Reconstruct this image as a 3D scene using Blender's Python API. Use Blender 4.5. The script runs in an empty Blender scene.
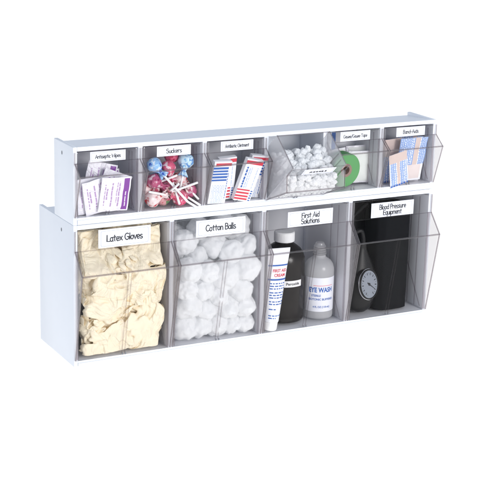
import bpy, bmesh, math, random
import numpy as np
from mathutils import Vector, Matrix, Euler, noise

S = 0.001                      # the scene is laid out in millimetres
random.seed(11)
scene = bpy.context.scene
col = scene.collection
R = math.radians

# ------------------------------------------------------------------ materials
def new_mat(name):
    m = bpy.data.materials.new(name)
    m.use_nodes = True
    nt = m.node_tree
    nt.nodes.clear()
    out = nt.nodes.new('ShaderNodeOutputMaterial')
    return m, nt, out

def N(nt, t, **kw):
    n = nt.nodes.new(t)
    for k, v in kw.items():
        setattr(n, k, v)
    return n

def plain(name, rgb, rough=0.5, bump=0.0, bscale=400.0, vary=0.0, spec=0.5, sss=0.0, sssr=(1, .8, .6), sssc=.004, coat=0.0, vscale=60.0, metal=0.0):
    m, nt, out = new_mat(name)
    b = N(nt, 'ShaderNodeBsdfPrincipled')
    b.inputs['Base Color'].default_value = (*rgb, 1)
    b.inputs['Roughness'].default_value = rough
    b.inputs['Specular IOR Level'].default_value = spec
    b.inputs['Metallic'].default_value = metal
    b.inputs['Coat Weight'].default_value = coat
    if sss:
        b.inputs['Subsurface Weight'].default_value = sss
        b.inputs['Subsurface Radius'].default_value = sssr
        b.inputs['Subsurface Scale'].default_value = sssc
    tc = N(nt, 'ShaderNodeTexCoord')
    if vary:
        nz = N(nt, 'ShaderNodeTexNoise')
        nz.inputs['Scale'].default_value = vscale
        nz.inputs['Detail'].default_value = 4
        nt.links.new(tc.outputs['Object'], nz.inputs['Vector'])
        mx = N(nt, 'ShaderNodeMix', data_type='RGBA')
        mx.inputs[6].default_value = (*[c * (1 - vary) for c in rgb], 1)
        mx.inputs[7].default_value = (*[min(1, c * (1 + vary)) for c in rgb], 1)
        nt.links.new(nz.outputs['Fac'], mx.inputs[0])
        nt.links.new(mx.outputs[2], b.inputs['Base Color'])
    if bump:
        nb = N(nt, 'ShaderNodeTexNoise')
        nb.inputs['Scale'].default_value = bscale
        nb.inputs['Detail'].default_value = 5
        nt.links.new(tc.outputs['Object'], nb.inputs['Vector'])
        bp = N(nt, 'ShaderNodeBump')
        bp.inputs['Strength'].default_value = bump
        bp.inputs['Distance'].default_value = 0.0008
        nt.links.new(nb.outputs['Fac'], bp.inputs['Height'])
        nt.links.new(bp.outputs['Normal'], b.inputs['Normal'])
    nt.links.new(b.outputs['BSDF'], out.inputs['Surface'])
    return m

def clear(name, tint, ior=1.5, rough=0.03, boost=1.0, haze=0.0):
    """Clear moulded plastic: light passes, tinted at each surface; the rest is Fresnel reflection."""
    m, nt, out = new_mat(name)
    tr = N(nt, 'ShaderNodeBsdfTransparent')
    tr.inputs['Color'].default_value = (*tint, 1)
    gl = N(nt, 'ShaderNodeBsdfGlossy')
    gl.inputs['Roughness'].default_value = rough
    ge = N(nt, 'ShaderNodeNewGeometry')
    dt = N(nt, 'ShaderNodeVectorMath', operation='DOT_PRODUCT')
    nt.links.new(ge.outputs['Normal'], dt.inputs[0]); nt.links.new(ge.outputs['Incoming'], dt.inputs[1])
    ab = N(nt, 'ShaderNodeMath', operation='ABSOLUTE'); nt.links.new(dt.outputs['Value'], ab.inputs[0])
    on = N(nt, 'ShaderNodeMath', operation='SUBTRACT', use_clamp=True); on.inputs[0].default_value = 1; nt.links.new(ab.outputs[0], on.inputs[1])
    pw = N(nt, 'ShaderNodeMath', operation='POWER'); pw.inputs[1].default_value = 5; nt.links.new(on.outputs[0], pw.inputs[0])
    fr = N(nt, 'ShaderNodeMath', operation='MULTIPLY_ADD'); fr.inputs[1].default_value = .96; fr.inputs[2].default_value = .04
    nt.links.new(pw.outputs[0], fr.inputs[0])
    tc = N(nt, 'ShaderNodeTexCoord')
    nz = N(nt, 'ShaderNodeTexNoise')
    nz.inputs['Scale'].default_value = 22
    nz.inputs['Detail'].default_value = 2
    nt.links.new(tc.outputs['Object'], nz.inputs['Vector'])
    bp = N(nt, 'ShaderNodeBump')
    bp.inputs['Strength'].default_value = 0.08
    bp.inputs['Distance'].default_value = 0.002
    nt.links.new(nz.outputs['Fac'], bp.inputs['Height'])
    nt.links.new(bp.outputs['Normal'], gl.inputs['Normal'])
    mu = N(nt, 'ShaderNodeMath', operation='MULTIPLY')
    mu.inputs[1].default_value = boost
    nt.links.new(fr.outputs[0], mu.inputs[0])
    mx = N(nt, 'ShaderNodeMixShader')
    nt.links.new(mu.outputs[0], mx.inputs[0])
    nt.links.new(tr.outputs[0], mx.inputs[1])
    nt.links.new(gl.outputs[0], mx.inputs[2])
    last = mx
    if haze:
        df = N(nt, 'ShaderNodeBsdfDiffuse')
        df.inputs['Color'].default_value = (.8, .8, .82, 1)
        m2 = N(nt, 'ShaderNodeMixShader')
        m2.inputs[0].default_value = haze
        nt.links.new(mx.outputs[0], m2.inputs[1])
        nt.links.new(df.outputs[0], m2.inputs[2])
        last = m2
    nt.links.new(last.outputs[0], out.inputs['Surface'])
    return m

def wrapper_mat(name, a, b, c, scale=140.0, seed=0.0):
    """Printed sweet wrapper: white film with coloured blots."""
    m, nt, out = new_mat(name)
    bs = N(nt, 'ShaderNodeBsdfPrincipled')
    bs.inputs['Roughness'].default_value = 0.3
    tc = N(nt, 'ShaderNodeTexCoord')
    mp = N(nt, 'ShaderNodeMapping')
    mp.inputs['Location'].default_value = (seed, seed * .7, -seed)
    nt.links.new(tc.outputs['Object'], mp.inputs['Vector'])
    vo = N(nt, 'ShaderNodeTexVoronoi')
    vo.inputs['Scale'].default_value = scale
    nt.links.new(mp.outputs['Vector'], vo.inputs['Vector'])
    cr = N(nt, 'ShaderNodeValToRGB')
    cr.color_ramp.interpolation = 'CONSTANT'
    e = cr.color_ramp.elements
    e[0].position, e[0].color = 0, (*a, 1)
    e[1].position, e[1].color = .33, (*b, 1)
    x = e.new(.62); x.color = (*c, 1)
    nt.links.new(vo.outputs['Distance'], cr.inputs['Fac'])
    nz = N(nt, 'ShaderNodeTexNoise')
    nz.inputs['Scale'].default_value = scale * 1.2
    nt.links.new(mp.outputs['Vector'], nz.inputs['Vector'])
    cr2 = N(nt, 'ShaderNodeValToRGB')
    cr2.color_ramp.elements[0].position = .45
    cr2.color_ramp.elements[1].position = .58
    nt.links.new(nz.outputs['Fac'], cr2.inputs['Fac'])
    mx = N(nt, 'ShaderNodeMix', data_type='RGBA')
    mx.inputs[7].default_value = (*b, 1)
    nt.links.new(cr2.outputs['Color'], mx.inputs[0])
    nt.links.new(cr.outputs['Color'], mx.inputs[6])
    nt.links.new(mx.outputs[2], bs.inputs['Base Color'])
    bp = N(nt, 'ShaderNodeBump')
    bp.inputs['Strength'].default_value = .5
    bp.inputs['Distance'].default_value = .001
    nt.links.new(nz.outputs['Fac'], bp.inputs['Height'])
    nt.links.new(bp.outputs['Normal'], bs.inputs['Normal'])
    nt.links.new(bs.outputs[0], out.inputs['Surface'])
    return m

M = {}
M['white'] = plain('white_plastic', (.78, .81, .86), .38, bump=.06, bscale=900, vary=.015)
M['hole_paint'] = plain('dark_hole_paint', (.16, .17, .19), .6)
M['clear'] = clear('clear_plastic', (.968, .962, .960), boost=.16)
M['side'] = clear('clear_plastic_side', (.966, .958, .956), boost=.3, haze=.13)
M['hazy'] = clear('hazy_plastic_side', (.95, .945, .94), boost=.4, haze=.34)
M['frost'] = clear('frosted_bottle_plastic', (.86, .87, .88), boost=1.0, rough=.2, haze=.42)
M['neck'] = clear('frosted_neck_plastic', (.80, .80, .80), boost=1.5, rough=.15, haze=.24)
M['rib'] = clear('clear_plastic_rib', (.85, .83, .84), boost=.6)
M['edge'] = clear('clear_plastic_edge', (.72, .69, .70), rough=.16, boost=2.6)
M['card'] = plain('label_card', (.76, .77, .83), .45)
M['card_line'] = plain('label_card_line', (.36, .38, .50), .5)
M['ink'] = plain('black_ink', (.02, .02, .025), .6)
M['paper'] = plain('white_packet_foil', (.80, .79, .84), .35, bump=.15, bscale=160)
M['purple'] = plain('purple_print', (.22, .05, .33), .4)
M['lilac'] = plain('lilac_print', (.44, .30, .52), .4)
M['boxwhite'] = plain('white_carton', (.82, .83, .86), .4)
M['blue'] = plain('blue_print', (.03, .12, .42), .4)
M['ltblue'] = plain('pale_blue_print', (.42, .52, .74), .4)
M['red'] = plain('red_print', (.62, .04, .07), .4)
M['pinkred'] = plain('light_red_print', (.72, .14, .18), .4)
M['stick'] = plain('paper_stick', (.86, .86, .86), .55)
def cotton_mat():
    """loose white fibre: half of the light goes through"""
    m, nt, out = new_mat('cotton')
    d = N(nt, 'ShaderNodeBsdfDiffuse'); d.inputs['Color'].default_value = (.955, .96, .965, 1)
    t = N(nt, 'ShaderNodeBsdfTranslucent'); t.inputs['Color'].default_value = (.955, .96, .965, 1)
    mx = N(nt, 'ShaderNodeMixShader'); mx.inputs[0].default_value = .42
    nt.links.new(d.outputs[0], mx.inputs[1]); nt.links.new(t.outputs[0], mx.inputs[2]); nt.links.new(mx.outputs[0], out.inputs['Surface'])
    return m
M['cotton'] = cotton_mat()
M['cottonbit'] = M['cotton']
M['latex'] = plain('latex', (.86, .77, .59), .5, bump=.3, bscale=260, vary=.08, sss=.08, sssr=(1.0, .62, .25), vscale=70)
def wrinkle(m, scale, dist, strength):
    """fine creases: ridged noise as bump"""
    nt = m.node_tree
    b = next(n for n in nt.nodes if n.type == 'BSDF_PRINCIPLED')
    old = next(n for n in nt.nodes if n.type == 'BUMP')
    tc = next(n for n in nt.nodes if n.type == 'TEX_COORD')
    nz = N(nt, 'ShaderNodeTexNoise'); nz.inputs['Scale'].default_value = scale; nz.inputs['Detail'].default_value = 3; nz.inputs['Distortion'].default_value = 1.2
    nt.links.new(tc.outputs['Object'], nz.inputs['Vector'])
    sb = N(nt, 'ShaderNodeMath', operation='SUBTRACT'); sb.inputs[1].default_value = .5; nt.links.new(nz.outputs['Fac'], sb.inputs[0])
    ab = N(nt, 'ShaderNodeMath', operation='ABSOLUTE'); nt.links.new(sb.outputs[0], ab.inputs[0])
    mn = N(nt, 'ShaderNodeMath', operation='MINIMUM'); mn.inputs[1].default_value = .09; nt.links.new(ab.outputs[0], mn.inputs[0])
    ml = N(nt, 'ShaderNodeMath', operation='MULTIPLY'); ml.inputs[1].default_value = 11; nt.links.new(mn.outputs[0], ml.inputs[0])
    bp = N(nt, 'ShaderNodeBump'); bp.inputs['Strength'].default_value = strength; bp.inputs['Distance'].default_value = dist
    nt.links.new(ml.outputs[0], bp.inputs['Height']); nt.links.new(old.outputs['Normal'], bp.inputs['Normal'])
    nt.links.new(bp.outputs['Normal'], b.inputs['Normal'])
wrinkle(M['latex'], 28, .0021, .55)
wrinkle(M['paper'], 45, .0010, .5)
M['green'] = plain('green_tape', (.09, .31, .10), .45, bump=.1, bscale=500, vary=.06)
M['core'] = plain('cardboard_core', (.26, .17, .14), .7)
M['gauze'] = plain('gauze', (.80, .82, .80), .9, bump=.6, bscale=1200)
M['pouch'] = clear('clear_pouch_film', (.93, .94, .93), rough=.12, haze=.22)
M['bluetan'] = plain('blue_wrapper_print', (.25, .37, .66), .4, bump=.1, bscale=300, vary=.3, vscale=900)
M['tan'] = plain('tan_plaster', (.62, .50, .46), .6, bump=.2, bscale=900)
M['paletan'] = plain('pale_tan_pad', (.72, .63, .61), .6, bump=.2, bscale=900)
M['bottle'] = plain('dark_bottle_plastic', (.008, .006, .005), .25, spec=.35)
M['cap'] = plain('white_cap', (.80, .80, .80), .4)
M['tubewhite'] = plain('white_tube', (.82, .84, .88), .35)
M['cuff'] = plain('black_nylon', (.004, .0045, .006), .85, spec=.15, bump=.12, bscale=1500)
M['rubber'] = plain('black_rubber', (.005, .005, .0055), .42, spec=.3)
M['dial'] = plain('dial_face', (.22, .245, .285), .3)
M['chrome'] = plain('chrome_bezel', (.75, .75, .77), .18, metal=1.0)
M['wrapblue'] = wrapper_mat('blue_sweet_wrapper', (.02, .08, .48), (.28, .50, .80), (.72, .80, .88), 150, .3)
M['wraplightblue'] = wrapper_mat('light_blue_sweet_wrapper', (.18, .45, .74), (.55, .74, .86), (.10, .28, .62), 130, 1.3)
M['wrappink'] = wrapper_mat('pink_sweet_wrapper', (.48, .008, .07), (.62, .10, .19), (.80, .62, .66), 150, 2.1)
M['wrapred'] = wrapper_mat('red_sweet_wrapper', (.45, .006, .015), (.80, .66, .66), (.55, .012, .03), 120, 3.7)
M['wrappurple'] = wrapper_mat('purple_sweet_wrapper', (.24, .012, .08), (.44, .08, .18), (.66, .50, .56), 160, 4.2)
M['wrapgreen'] = wrapper_mat('red_green_sweet_wrapper', (.48, .05, .08), (.62, .30, .32), (.12, .24, .10), 130, 5.2)

# ------------------------------------------------------------------ mesh helpers
class MB:
    """Collects faces (mm) with material slots; build() links ONE mesh object."""
    def __init__(self):
        self.v, self.f, self.m = [], [], []
    def add(self, verts, faces, mi=0):
        o = len(self.v)
        self.v += [tuple(p) for p in verts]
        self.f += [tuple(i + o for i in f) for f in faces]
        self.m += [mi] * len(faces)
    def box(self, x0, x1, y0, y1, z0, z1, mi=0, bev=0.0):
        bm = bmesh.new()
        bmesh.ops.create_cube(bm, size=1)
        for v in bm.verts:
            v.co = Vector(((x0 + x1) / 2 + v.co.x * (x1 - x0), (y0 + y1) / 2 + v.co.y * (y1 - y0), (z0 + z1) / 2 + v.co.z * (z1 - z0)))
        if bev:
            bmesh.ops.bevel(bm, geom=bm.edges[:], offset=bev, segments=2, profile=.5, affect='EDGES')
        self.from_bm(bm, mi)
    def from_bm(self, bm, mi=0, mat=None):
        bm.verts.index_update()
        vs = [(mat @ v.co if mat else v.co.copy()) for v in bm.verts]
        self.add(vs, [[v.index for v in f.verts] for f in bm.faces], mi)
        bm.free()
    def prism_x(self, poly, x0, x1, mi=0, cap=None):
        """polygon in (y, z), counter-clockwise or not, extruded along x"""
        n = len(poly)
        vs = [(x0, p[0], p[1]) for p in poly] + [(x1, p[0], p[1]) for p in poly]
        self.add(vs, [(i, (i + 1) % n, n + (i + 1) % n, n + i) for i in range(n)], mi)
        self.add(vs, [tuple(range(n))[::-1], tuple(range(n, 2 * n))], mi if cap is None else cap)
    def tube(self, pts, r, seg=8, mi=0, cap=True):
        pts = [Vector(p) for p in pts]
        rs = r if isinstance(r, (list, tuple)) else [r] * len(pts)
        rings = []
        up = Vector((.31, .17, .93)).normalized()
        for i, p in enumerate(pts):
            a = pts[max(i - 1, 0)]; b = pts[min(i + 1, len(pts) - 1)]
            t = (b - a).normalized()
            u = t.cross(up)
            if u.length < .05: u = t.cross(Vector((1, 0, 0)))
            u.normalize(); w = t.cross(u)
            rings.append([p + (u * math.cos(k * 2 * math.pi / seg) + w * math.sin(k * 2 * math.pi / seg)) * rs[i] for k in range(seg)])
        vs = [q for ring in rings for q in ring]
        fs = []
        for i in range(len(pts) - 1):
            for k in range(seg):
                fs.append((i * seg + k, i * seg + (k + 1) % seg, (i + 1) * seg + (k + 1) % seg, (i + 1) * seg + k))
        if cap:
            fs.append(tuple(range(seg))[::-1]); fs.append(tuple(range((len(pts) - 1) * seg, len(pts) * seg)))
        self.add(vs, fs, mi)
    def lathe(self, prof, seg=48, mi=0, c=(0, 0, 0)):
        vs, fs = [], []
        for r, z in prof:
            for k in range(seg):
                a = 2 * math.pi * k / seg
                vs.append((c[0] + r * math.cos(a), c[1] + r * math.sin(a), c[2] + z))
        for i in range(len(prof) - 1):
            for k in range(seg):
                fs.append((i * seg + k, i * seg + (k + 1) % seg, (i + 1) * seg + (k + 1) % seg, (i + 1) * seg + k))
        if prof[0][0] > 0: fs.append(tuple(range(seg))[::-1])
        if prof[-1][0] > 0: fs.append(tuple(range((len(prof) - 1) * seg, len(prof) * seg)))
        self.add(vs, fs, mi)
    def build(self, name, mats, parent=None, smooth=False, loc=(0, 0, 0), rot=None, angle=40):
        me = bpy.data.meshes.new(name)
        me.from_pydata([(x * S, y * S, z * S) for x, y, z in self.v], [], self.f)
        for mm in (mats if isinstance(mats, (list, tuple)) else [mats]):
            me.materials.append(M[mm] if isinstance(mm, str) else mm)
        me.polygons.foreach_set('material_index', self.m)
        bm = bmesh.new(); bm.from_mesh(me)
        bmesh.ops.remove_doubles(bm, verts=bm.verts[:], dist=1e-7)
        bmesh.ops.recalc_face_normals(bm, faces=bm.faces[:])
        bm.to_mesh(me); bm.free()
        if smooth:
            me.polygons.foreach_set('use_smooth', [True] * len(me.polygons))
            if angle < 180:
                me.set_sharp_from_angle(angle=R(angle))
        o = bpy.data.objects.new(name, me)
        col.objects.link(o)
        o.location = [c * S for c in loc]
        if rot is not None: o.rotation_euler = rot
        if parent is not None: o.parent = parent
        return o

def empty(name, loc=(0, 0, 0), rot=(0, 0, 0)):
    o = bpy.data.objects.new(name, None)
    o.empty_display_size = .02
    o.location = [c * S for c in loc]
    o.rotation_euler = rot
    col.objects.link(o)
    return o

def tag(o, label, cat, group=None, kind=None):
    o['label'] = label
    o['category'] = cat
    if group: o['group'] = group
    if kind: o['kind'] = kind
    return o

def copy_tree(o, parent=None):
    c = o.copy()
    col.objects.link(c)
    c.parent = parent
    for ch in o.children:
        copy_tree(ch, c)
    return c

# ------------------------------------------------------------------ handwritten lettering (stroke font)
def arc(cx, cy, rx, ry, a0, a1, n=14):
    return [(cx + rx * math.cos(R(a0 + (a1 - a0) * i / n)), cy + ry * math.sin(R(a0 + (a1 - a0) * i / n))) for i in range(n + 1)]

G = {   # width, strokes; baseline 0, x-height 5, capitals 8
 'A': (6.4, [[(.3, 0), (3.2, 8), (6.0, 0)], [(1.3, 2.8), (5.0, 3.0)]]),
 'B': (5.4, [[(.6, 0), (.6, 8)], [(.6, 8)] + arc(2.2, 6.1, 2.3, 1.9, 90, -90) + [(.6, 4.2)], arc(2.4, 2.1, 2.7, 2.1, 90, -90) + [(.6, 0)]]),
 'C': (6.0, [arc(3.5, 4, 3.1, 4.0, 48, 312)]),
 'E': (5.2, [[(4.8, 7.9), (.7, 7.7), (.6, .1), (4.9, .2)], [(.7, 4.2), (4.4, 4.3)]]),
 'F': (5.0, [[(4.8, 7.9), (.7, 7.7), (.6, 0)], [(.7, 4.3), (4.1, 4.4)]]),
 'G': (6.8, [arc(3.6, 4, 3.2, 4.0, 50, 300) + [(6.1, 1.2), (6.2, 3.6), (3.8, 3.6)]]),
 'L': (4.8, [[(.6, 8), (.5, .2), (4.6, .1)]]),
 'O': (7.4, [arc(3.7, 4, 3.2, 4.0, 80, 440, 22)]),
 'P': (5.0, [[(.6, 0), (.7, 7.8)] + arc(2.0, 5.8, 2.6, 2.1, 90, -90) + [(.7, 3.7)]]),
 'S': (5.6, [arc(2.9, 6.0, 2.2, 2.0, 40, 230, 10) + arc(2.7, 2.1, 2.5, 2.1, 70, -150, 12)]),
 'T': (6.2, [[(.2, 7.8), (5.9, 7.9)], [(3.0, 7.8), (2.9, 0)]]),
 'W': (8.8, [[(.3, 8), (2.4, .1), (4.4, 6.2), (6.5, .1), (8.5, 8)]]),
 'a': (4.9, [arc(2.3, 2.4, 1.9, 2.4, 50, 360 - 40), [(4.1, 4.9), (4.0, 1.2), (4.6, 0)]]),
 'b': (4.8, [[(.6, 8), (.6, .1)], arc(2.4, 2.4, 1.9, 2.4, 150, -150)]),
 'c': (4.3, [arc(2.4, 2.4, 2.0, 2.4, 50, 310)]),
 'd': (4.9, [arc(2.3, 2.4, 1.9, 2.4, 40, 320), [(4.2, 8), (4.2, 0)]]),
 'e': (4.7, [[(.6, 2.3), (4.1, 2.6)] + arc(2.4, 2.5, 1.9, 2.5, 5, 310)]),
 'i': (1.9, [[(.9, 4.8), (.9, 0)], [(.9, 7.0), (.95, 7.25)]]),
 'k': (4.7, [[(.6, 8), (.6, 0)], [(3.9, 4.9), (.7, 2.3), (4.2, 0)]]),
 'l': (1.8, [[(.8, 8), (.8, 0)]]),
 'm': (7.0, [[(.5, 4.9), (.6, 0)], [(.6, 2.8)] + arc(2.1, 3.2, 1.4, 1.7, 150, 0, 8) + [(3.5, 0)], [(3.5, 2.8)] + arc(4.9, 3.2, 1.4, 1.7, 150, 0, 8) + [(6.4, 0)]]),
 'n': (4.8, [[(.5, 4.9), (.6, 0)], [(.6, 2.6)] + arc(2.4, 2.9, 1.7, 2.0, 150, 0, 8) + [(4.2, 0)]]),
 'o': (4.7, [arc(2.3, 2.4, 1.9, 2.4, 80, 440, 18)]),
 'p': (4.8, [[(.6, 4.9), (.5, -3)], arc(2.4, 2.5, 1.9, 2.4, 150, -150)]),
 'q': (4.8, [arc(2.3, 2.5, 1.9, 2.4, 40, 320), [(4.1, 4.9), (4.2, -3)]]),
 'r': (4.0, [[(.6, 4.9), (.7, 0)], [(.7, 2.8)] + arc(2.3, 3.0, 1.6, 1.9, 150, 40, 7)]),
 's': (4.2, [arc(2.2, 3.7, 1.5, 1.2, 40, 240, 8) + arc(2.0, 1.2, 1.8, 1.2, 60, -150, 9)]),
 't': (4.2, [[(1.9, 7.2), (1.9, 1.0), (2.4, .1)], [(.3, 4.9), (3.8, 5.0)]]),
 'u': (4.8, [[(.5, 4.9)] + arc(2.2, 1.7, 1.7, 1.7, 180, 350, 9) + [(4.0, 4.9)], [(4.0, 4.9), (4.2, 0)]]),
 'v': (4.5, [[(.3, 4.9), (2.2, 0), (4.2, 4.9)]]),
 'x': (4.8, [[(.5, 4.9), (4.3, 0)], [(4.2, 4.9), (.4, 0)]]),
 'z': (4.6, [[(.5, 4.7), (4.0, 4.8), (.5, .2), (4.3, .2)]]),
 '-': (3.6, [[(.4, 3.1), (3.1, 3.2)]]),
 '/': (4.4, [[(.2, -1), (4.1, 8.3)]]),
 ' ': (2.9, []),
}

def write(mb, text, cx, cz, y, size, wt=.55, mi=0, xs=1.0):
    """text centred on (cx, cz) in the x-z plane at depth y; size = capital height in mm"""
    k = size / 8
    w = sum(G[c][0] for c in text) * k * xs
    x = cx - w / 2
    rr = random.Random(text)
    lay = 0
    for c in text:
        gw, st = G[c]
        jz = rr.uniform(-.15, .15) * k
        for s in st:
            pts = [Vector((x + px * k * xs, cz - size / 2 + pz * k + jz)) for px, pz in s]
            hw = wt * k
            yy = y - .01 * (lay % 4); lay += 1
            L, Rr = [], []
            for i, p in enumerate(pts):
                a = pts[max(i - 1, 0)]; b = pts[min(i + 1, len(pts) - 1)]
                t = b - a
                if t.length < 1e-6: t = Vector((0, 1))
                t.normalize()
                n = Vector((-t.y, t.x)) * hw
                if 0 < i < len(pts) - 1:
                    t1 = (p - a).normalized(); t2 = (b - p).normalized()
                    cs = max(.45, math.sqrt(max(0, (1 + t1.dot(t2)) / 2)))
                    n /= cs
                L.append(p + n); Rr.append(p - n)
            vs = [(q.x, yy, q.y) for q in L] + [(q.x, yy, q.y) for q in Rr]
            m = len(pts)
            mb.add(vs, [(i, i + 1, m + i + 1, m + i) for i in range(m - 1)], mi)
            for j, q in enumerate((pts[0], pts[-1])):
                mb.add([(q.x + hw * math.cos(a * math.pi / 4), yy - .004 * (j + 1), q.y + hw * math.sin(a * math.pi / 4)) for a in range(8)], [tuple(range(8))], mi)
        x += gw * k * xs

def font_text(mb, body, size, place, mi=0, bold=0.0, sx=1.0):
    """upright printed type; place maps (x, z) in mm to a point"""
    cu = bpy.data.curves.new('type', 'FONT')
    cu.body = body
    cu.size = size
    cu.align_x = 'CENTER'
    cu.align_y = 'CENTER'
    cu.resolution_u = 3
    cu.offset = bold
    ob = bpy.data.objects.new('type', cu)
    col.objects.link(ob)
    dg = bpy.context.evaluated_depsgraph_get()
    me = bpy.data.meshes.new_from_object(ob.evaluated_get(dg))
    bm = bmesh.new(); bm.from_mesh(me)
    bmesh.ops.triangulate(bm, faces=bm.faces[:])
    bmesh.ops.subdivide_edges(bm, edges=[e for e in bm.edges if e.calc_length() > 2.0], cuts=2)
    bm.verts.index_update()
    mb.add([place(v.co.x * sx, v.co.y) for v in bm.verts], [[v.index for v in f.verts] for f in bm.faces], mi)
    bm.free()
    bpy.data.objects.remove(ob)
    bpy.data.curves.remove(cu)
    bpy.data.meshes.remove(me)

# ------------------------------------------------------------------ the two white cabinets
W = 600.0
def cabinet(name, z0, z1, depth, pitch, base_t, top_t, label):
    root = tag(empty(name, (0, 0, z0)), label, 'storage cabinet', 'stacked white cabinets')
    h = z1 - z0
    # side panels rise a little above the sunken lid towards the back
    for x0, x1 in ((0, 6), (W - 6, W)):
        b = MB()
        b.box(x0, x1, 0, depth, 0, h, bev=.8)
        b.build('side_panel', 'white', root, smooth=True)
        xs = x0 - .15 if x0 == 0 else x1 + .15
        s = MB()
        ring = [(r * math.cos(a * math.pi / 8), r * math.sin(a * math.pi / 8)) for r in (1.9,) for a in range(16)]
        yy, zz = (41, 301 - 206.4) if z0 > 100 else (45, 190.3)
        s.add([(xs, yy + p, zz + q * 1.5) for p, q in ring], [tuple(range(16))])  # flat dark disc: the shade inside the hole is painted as its colour
        s.build('painted_screw_hole', 'hole_paint', root)
    b = MB(); b.box(6.1, W - 6.1, .15, depth - 4, .05, base_t, bev=.6)
    b.box(6.1, W - 6.1, -1.2, .1, .9, base_t - 3.6, bev=.4)          # moulded ledge along the sill
    b.build('base_panel', 'white', root, smooth=True)
    b = MB()
    b.prism_x([(.1, h - top_t), (depth - 4, h - top_t), (depth - 4, h - 5.0), (5, h - .25), (.1, h - .25)], 6.1, W - 6.1)
    b.build('top_panel', 'white', root)
    b = MB(); b.box(6.1, W - 6.1, depth - 3.8, depth - .2, .1, h - 5.2, bev=.3)
    b.build('back_panel', 'white', root)
    n = round(W / pitch)
    for k in range(1, n):
        d = MB(); d.box(pitch * k - 3.6, pitch * k + 3.6, .2, depth - 4, base_t + .05, h - top_t - .05, bev=.5)
        d.build('divider', 'white', root, smooth=True)
    return root

cabinet('lower_cabinet', 0, 206.2, 134.5, 150, 9.0, 6.6, 'deeper white plastic cabinet with four wide openings under the shallow one')
cabinet('upper_cabinet', 206.5, 316, 72, 100, 10.5, 6.0, 'shallower white plastic cabinet with six small openings on top of the other')

# ------------------------------------------------------------------ clear tip-out bins
def make_bin(name, pitch, Lp, Kp, Tz, depth, wall, hb, rim, seam_to):
    """local origin: bottom front hinge line, centre of the bin. Lp, Kp = (y, z) of lip and shoulder."""
    root = empty(name)
    hw = pitch / 2 - 1.6
    prof = [(-2.6, 0), Lp, Kp, (Kp[0], Tz)]
    t = wall
    b = MB()
    inner = [(p[0] + t, p[1]) for p in prof]
    vs, fs, em = [], [], []
    for p, q in zip(prof, inner):
        vs += [(-hw, *p), (hw, *p), (-hw, *q), (hw, *q)]
    n = len(prof)
    for i in range(n - 1):
        o = 4 * i
        b.add(vs, [(o, o + 1, o + 5, o + 4), (o + 2, o + 6, o + 7, o + 3)], 0)
        b.add(vs, [(o, o + 4, o + 6, o + 2), (o + 1, o + 3, o + 7, o + 5)], 1)
    b.add(vs, [(0, 2, 3, 1), (4 * n - 4, 4 * n - 3, 4 * n - 1, 4 * n - 2)], 1)
    b.tube([(-hw, Lp[0] - .1, Lp[1]), (hw, Lp[0] - .1, Lp[1])], rim, mi=1)
    b.tube([(-hw, Kp[0] - .1, Kp[1]), (hw, Kp[0] - .1, Kp[1])], rim * .45, mi=2)
    b.build('front_panel', ['clear', 'edge', 'rib'], root)
    bw = pitch / 2 - 5.2
    for s in (-1, 1):
        w = MB()
        xo, xi = s * hw, s * (hw - t)
        w.prism_x([(-.7, .6), (Lp[0] + t + .1, Lp[1]), (-.7, Kp[1] - .5)], min(xo, xi), max(xo, xi))
        w.box(min(xi, s * (bw - t)), max(xi, s * (bw - t)), -.55, -.1, .6, Kp[1], 2)      # flange closing the wedge against the bin body
        w.prism_x([(.25, .6), (depth, .6), (depth, hb), (.25, Tz - 1)], min(s * bw, s * (bw - t)), max(s * bw, s * (bw - t)))
        w.tube([(xo, prof[0][0], .6), (xo, Lp[0], Lp[1]), (xo, Kp[0], Kp[1])], rim * .95, mi=1)
        w.tube([(xo, Kp[0], Kp[1]), (xo, Kp[0], Tz)], rim * .6, mi=1)
        xr = s * (bw - t - .5)
        for yy in (depth * .17, depth * .34):
            w.box(min(xr, xr - s * .9), max(xr, xr - s * .9), yy, yy + 1.3, 2.2, Tz - 6 - yy * .1, 2)
        w.tube([(xr, 6, 4), (xr, depth * .43, Tz * .40)], .8, 6, mi=2)                    # slanting stiffener on the wall
        w.tube([(s * (bw - t / 2), .4, Tz - 1), (s * (bw - t / 2), depth - .2, hb)], .9, 6, mi=1)
        w.build('side_wall', ['side', 'edge', 'rib'], root)
    b = MB(); b.box(-bw + t + .05, bw - t - .05, depth - t, depth - .05, t + .65, hb)
    b.tube([(-bw, depth - t / 2, hb), (bw, depth - t / 2, hb)], .9, 6, mi=1)
    b.build('back_wall', ['clear', 'edge'], root)
    b = MB(); b.box(-bw + t + .05, bw - t - .05, -.4, depth - .05, .6, .6 + t)
    b.build('bin_floor', ['clear'], root)
    b = MB()
    ztop = seam_to
    y_at = lambda z: np.interp(z, [p[1] for p in prof[:3]], [p[0] for p in prof[:3]]) + t
    for x in (-2.6, 2.0):
        z0, z1 = (1, ztop)
        b.add([(x, y_at(z0) + .1, z0), (x + .9, y_at(z0) + .1, z0), (x + .9, y_at(z0) + 1.5, z0), (x, y_at(z0) + 1.5, z0),
               (x, y_at(z1) + .1, z1), (x + .9, y_at(z1) + .1, z1), (x + .9, y_at(z1) + 1.5, z1), (x, y_at(z1) + 1.5, z1)],
              [(0, 1, 5, 4), (1, 2, 6, 5), (2, 3, 7, 6), (3, 0, 4, 7), (4, 5, 6, 7), (0, 3, 2, 1)], 0)
        b.box(x - .4, x + 1.3, -3.6, -2.75, .2, 3.4, 1)
    b.build('divider_slot', ['rib', 'hole_paint'], root)
    return root

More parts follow.
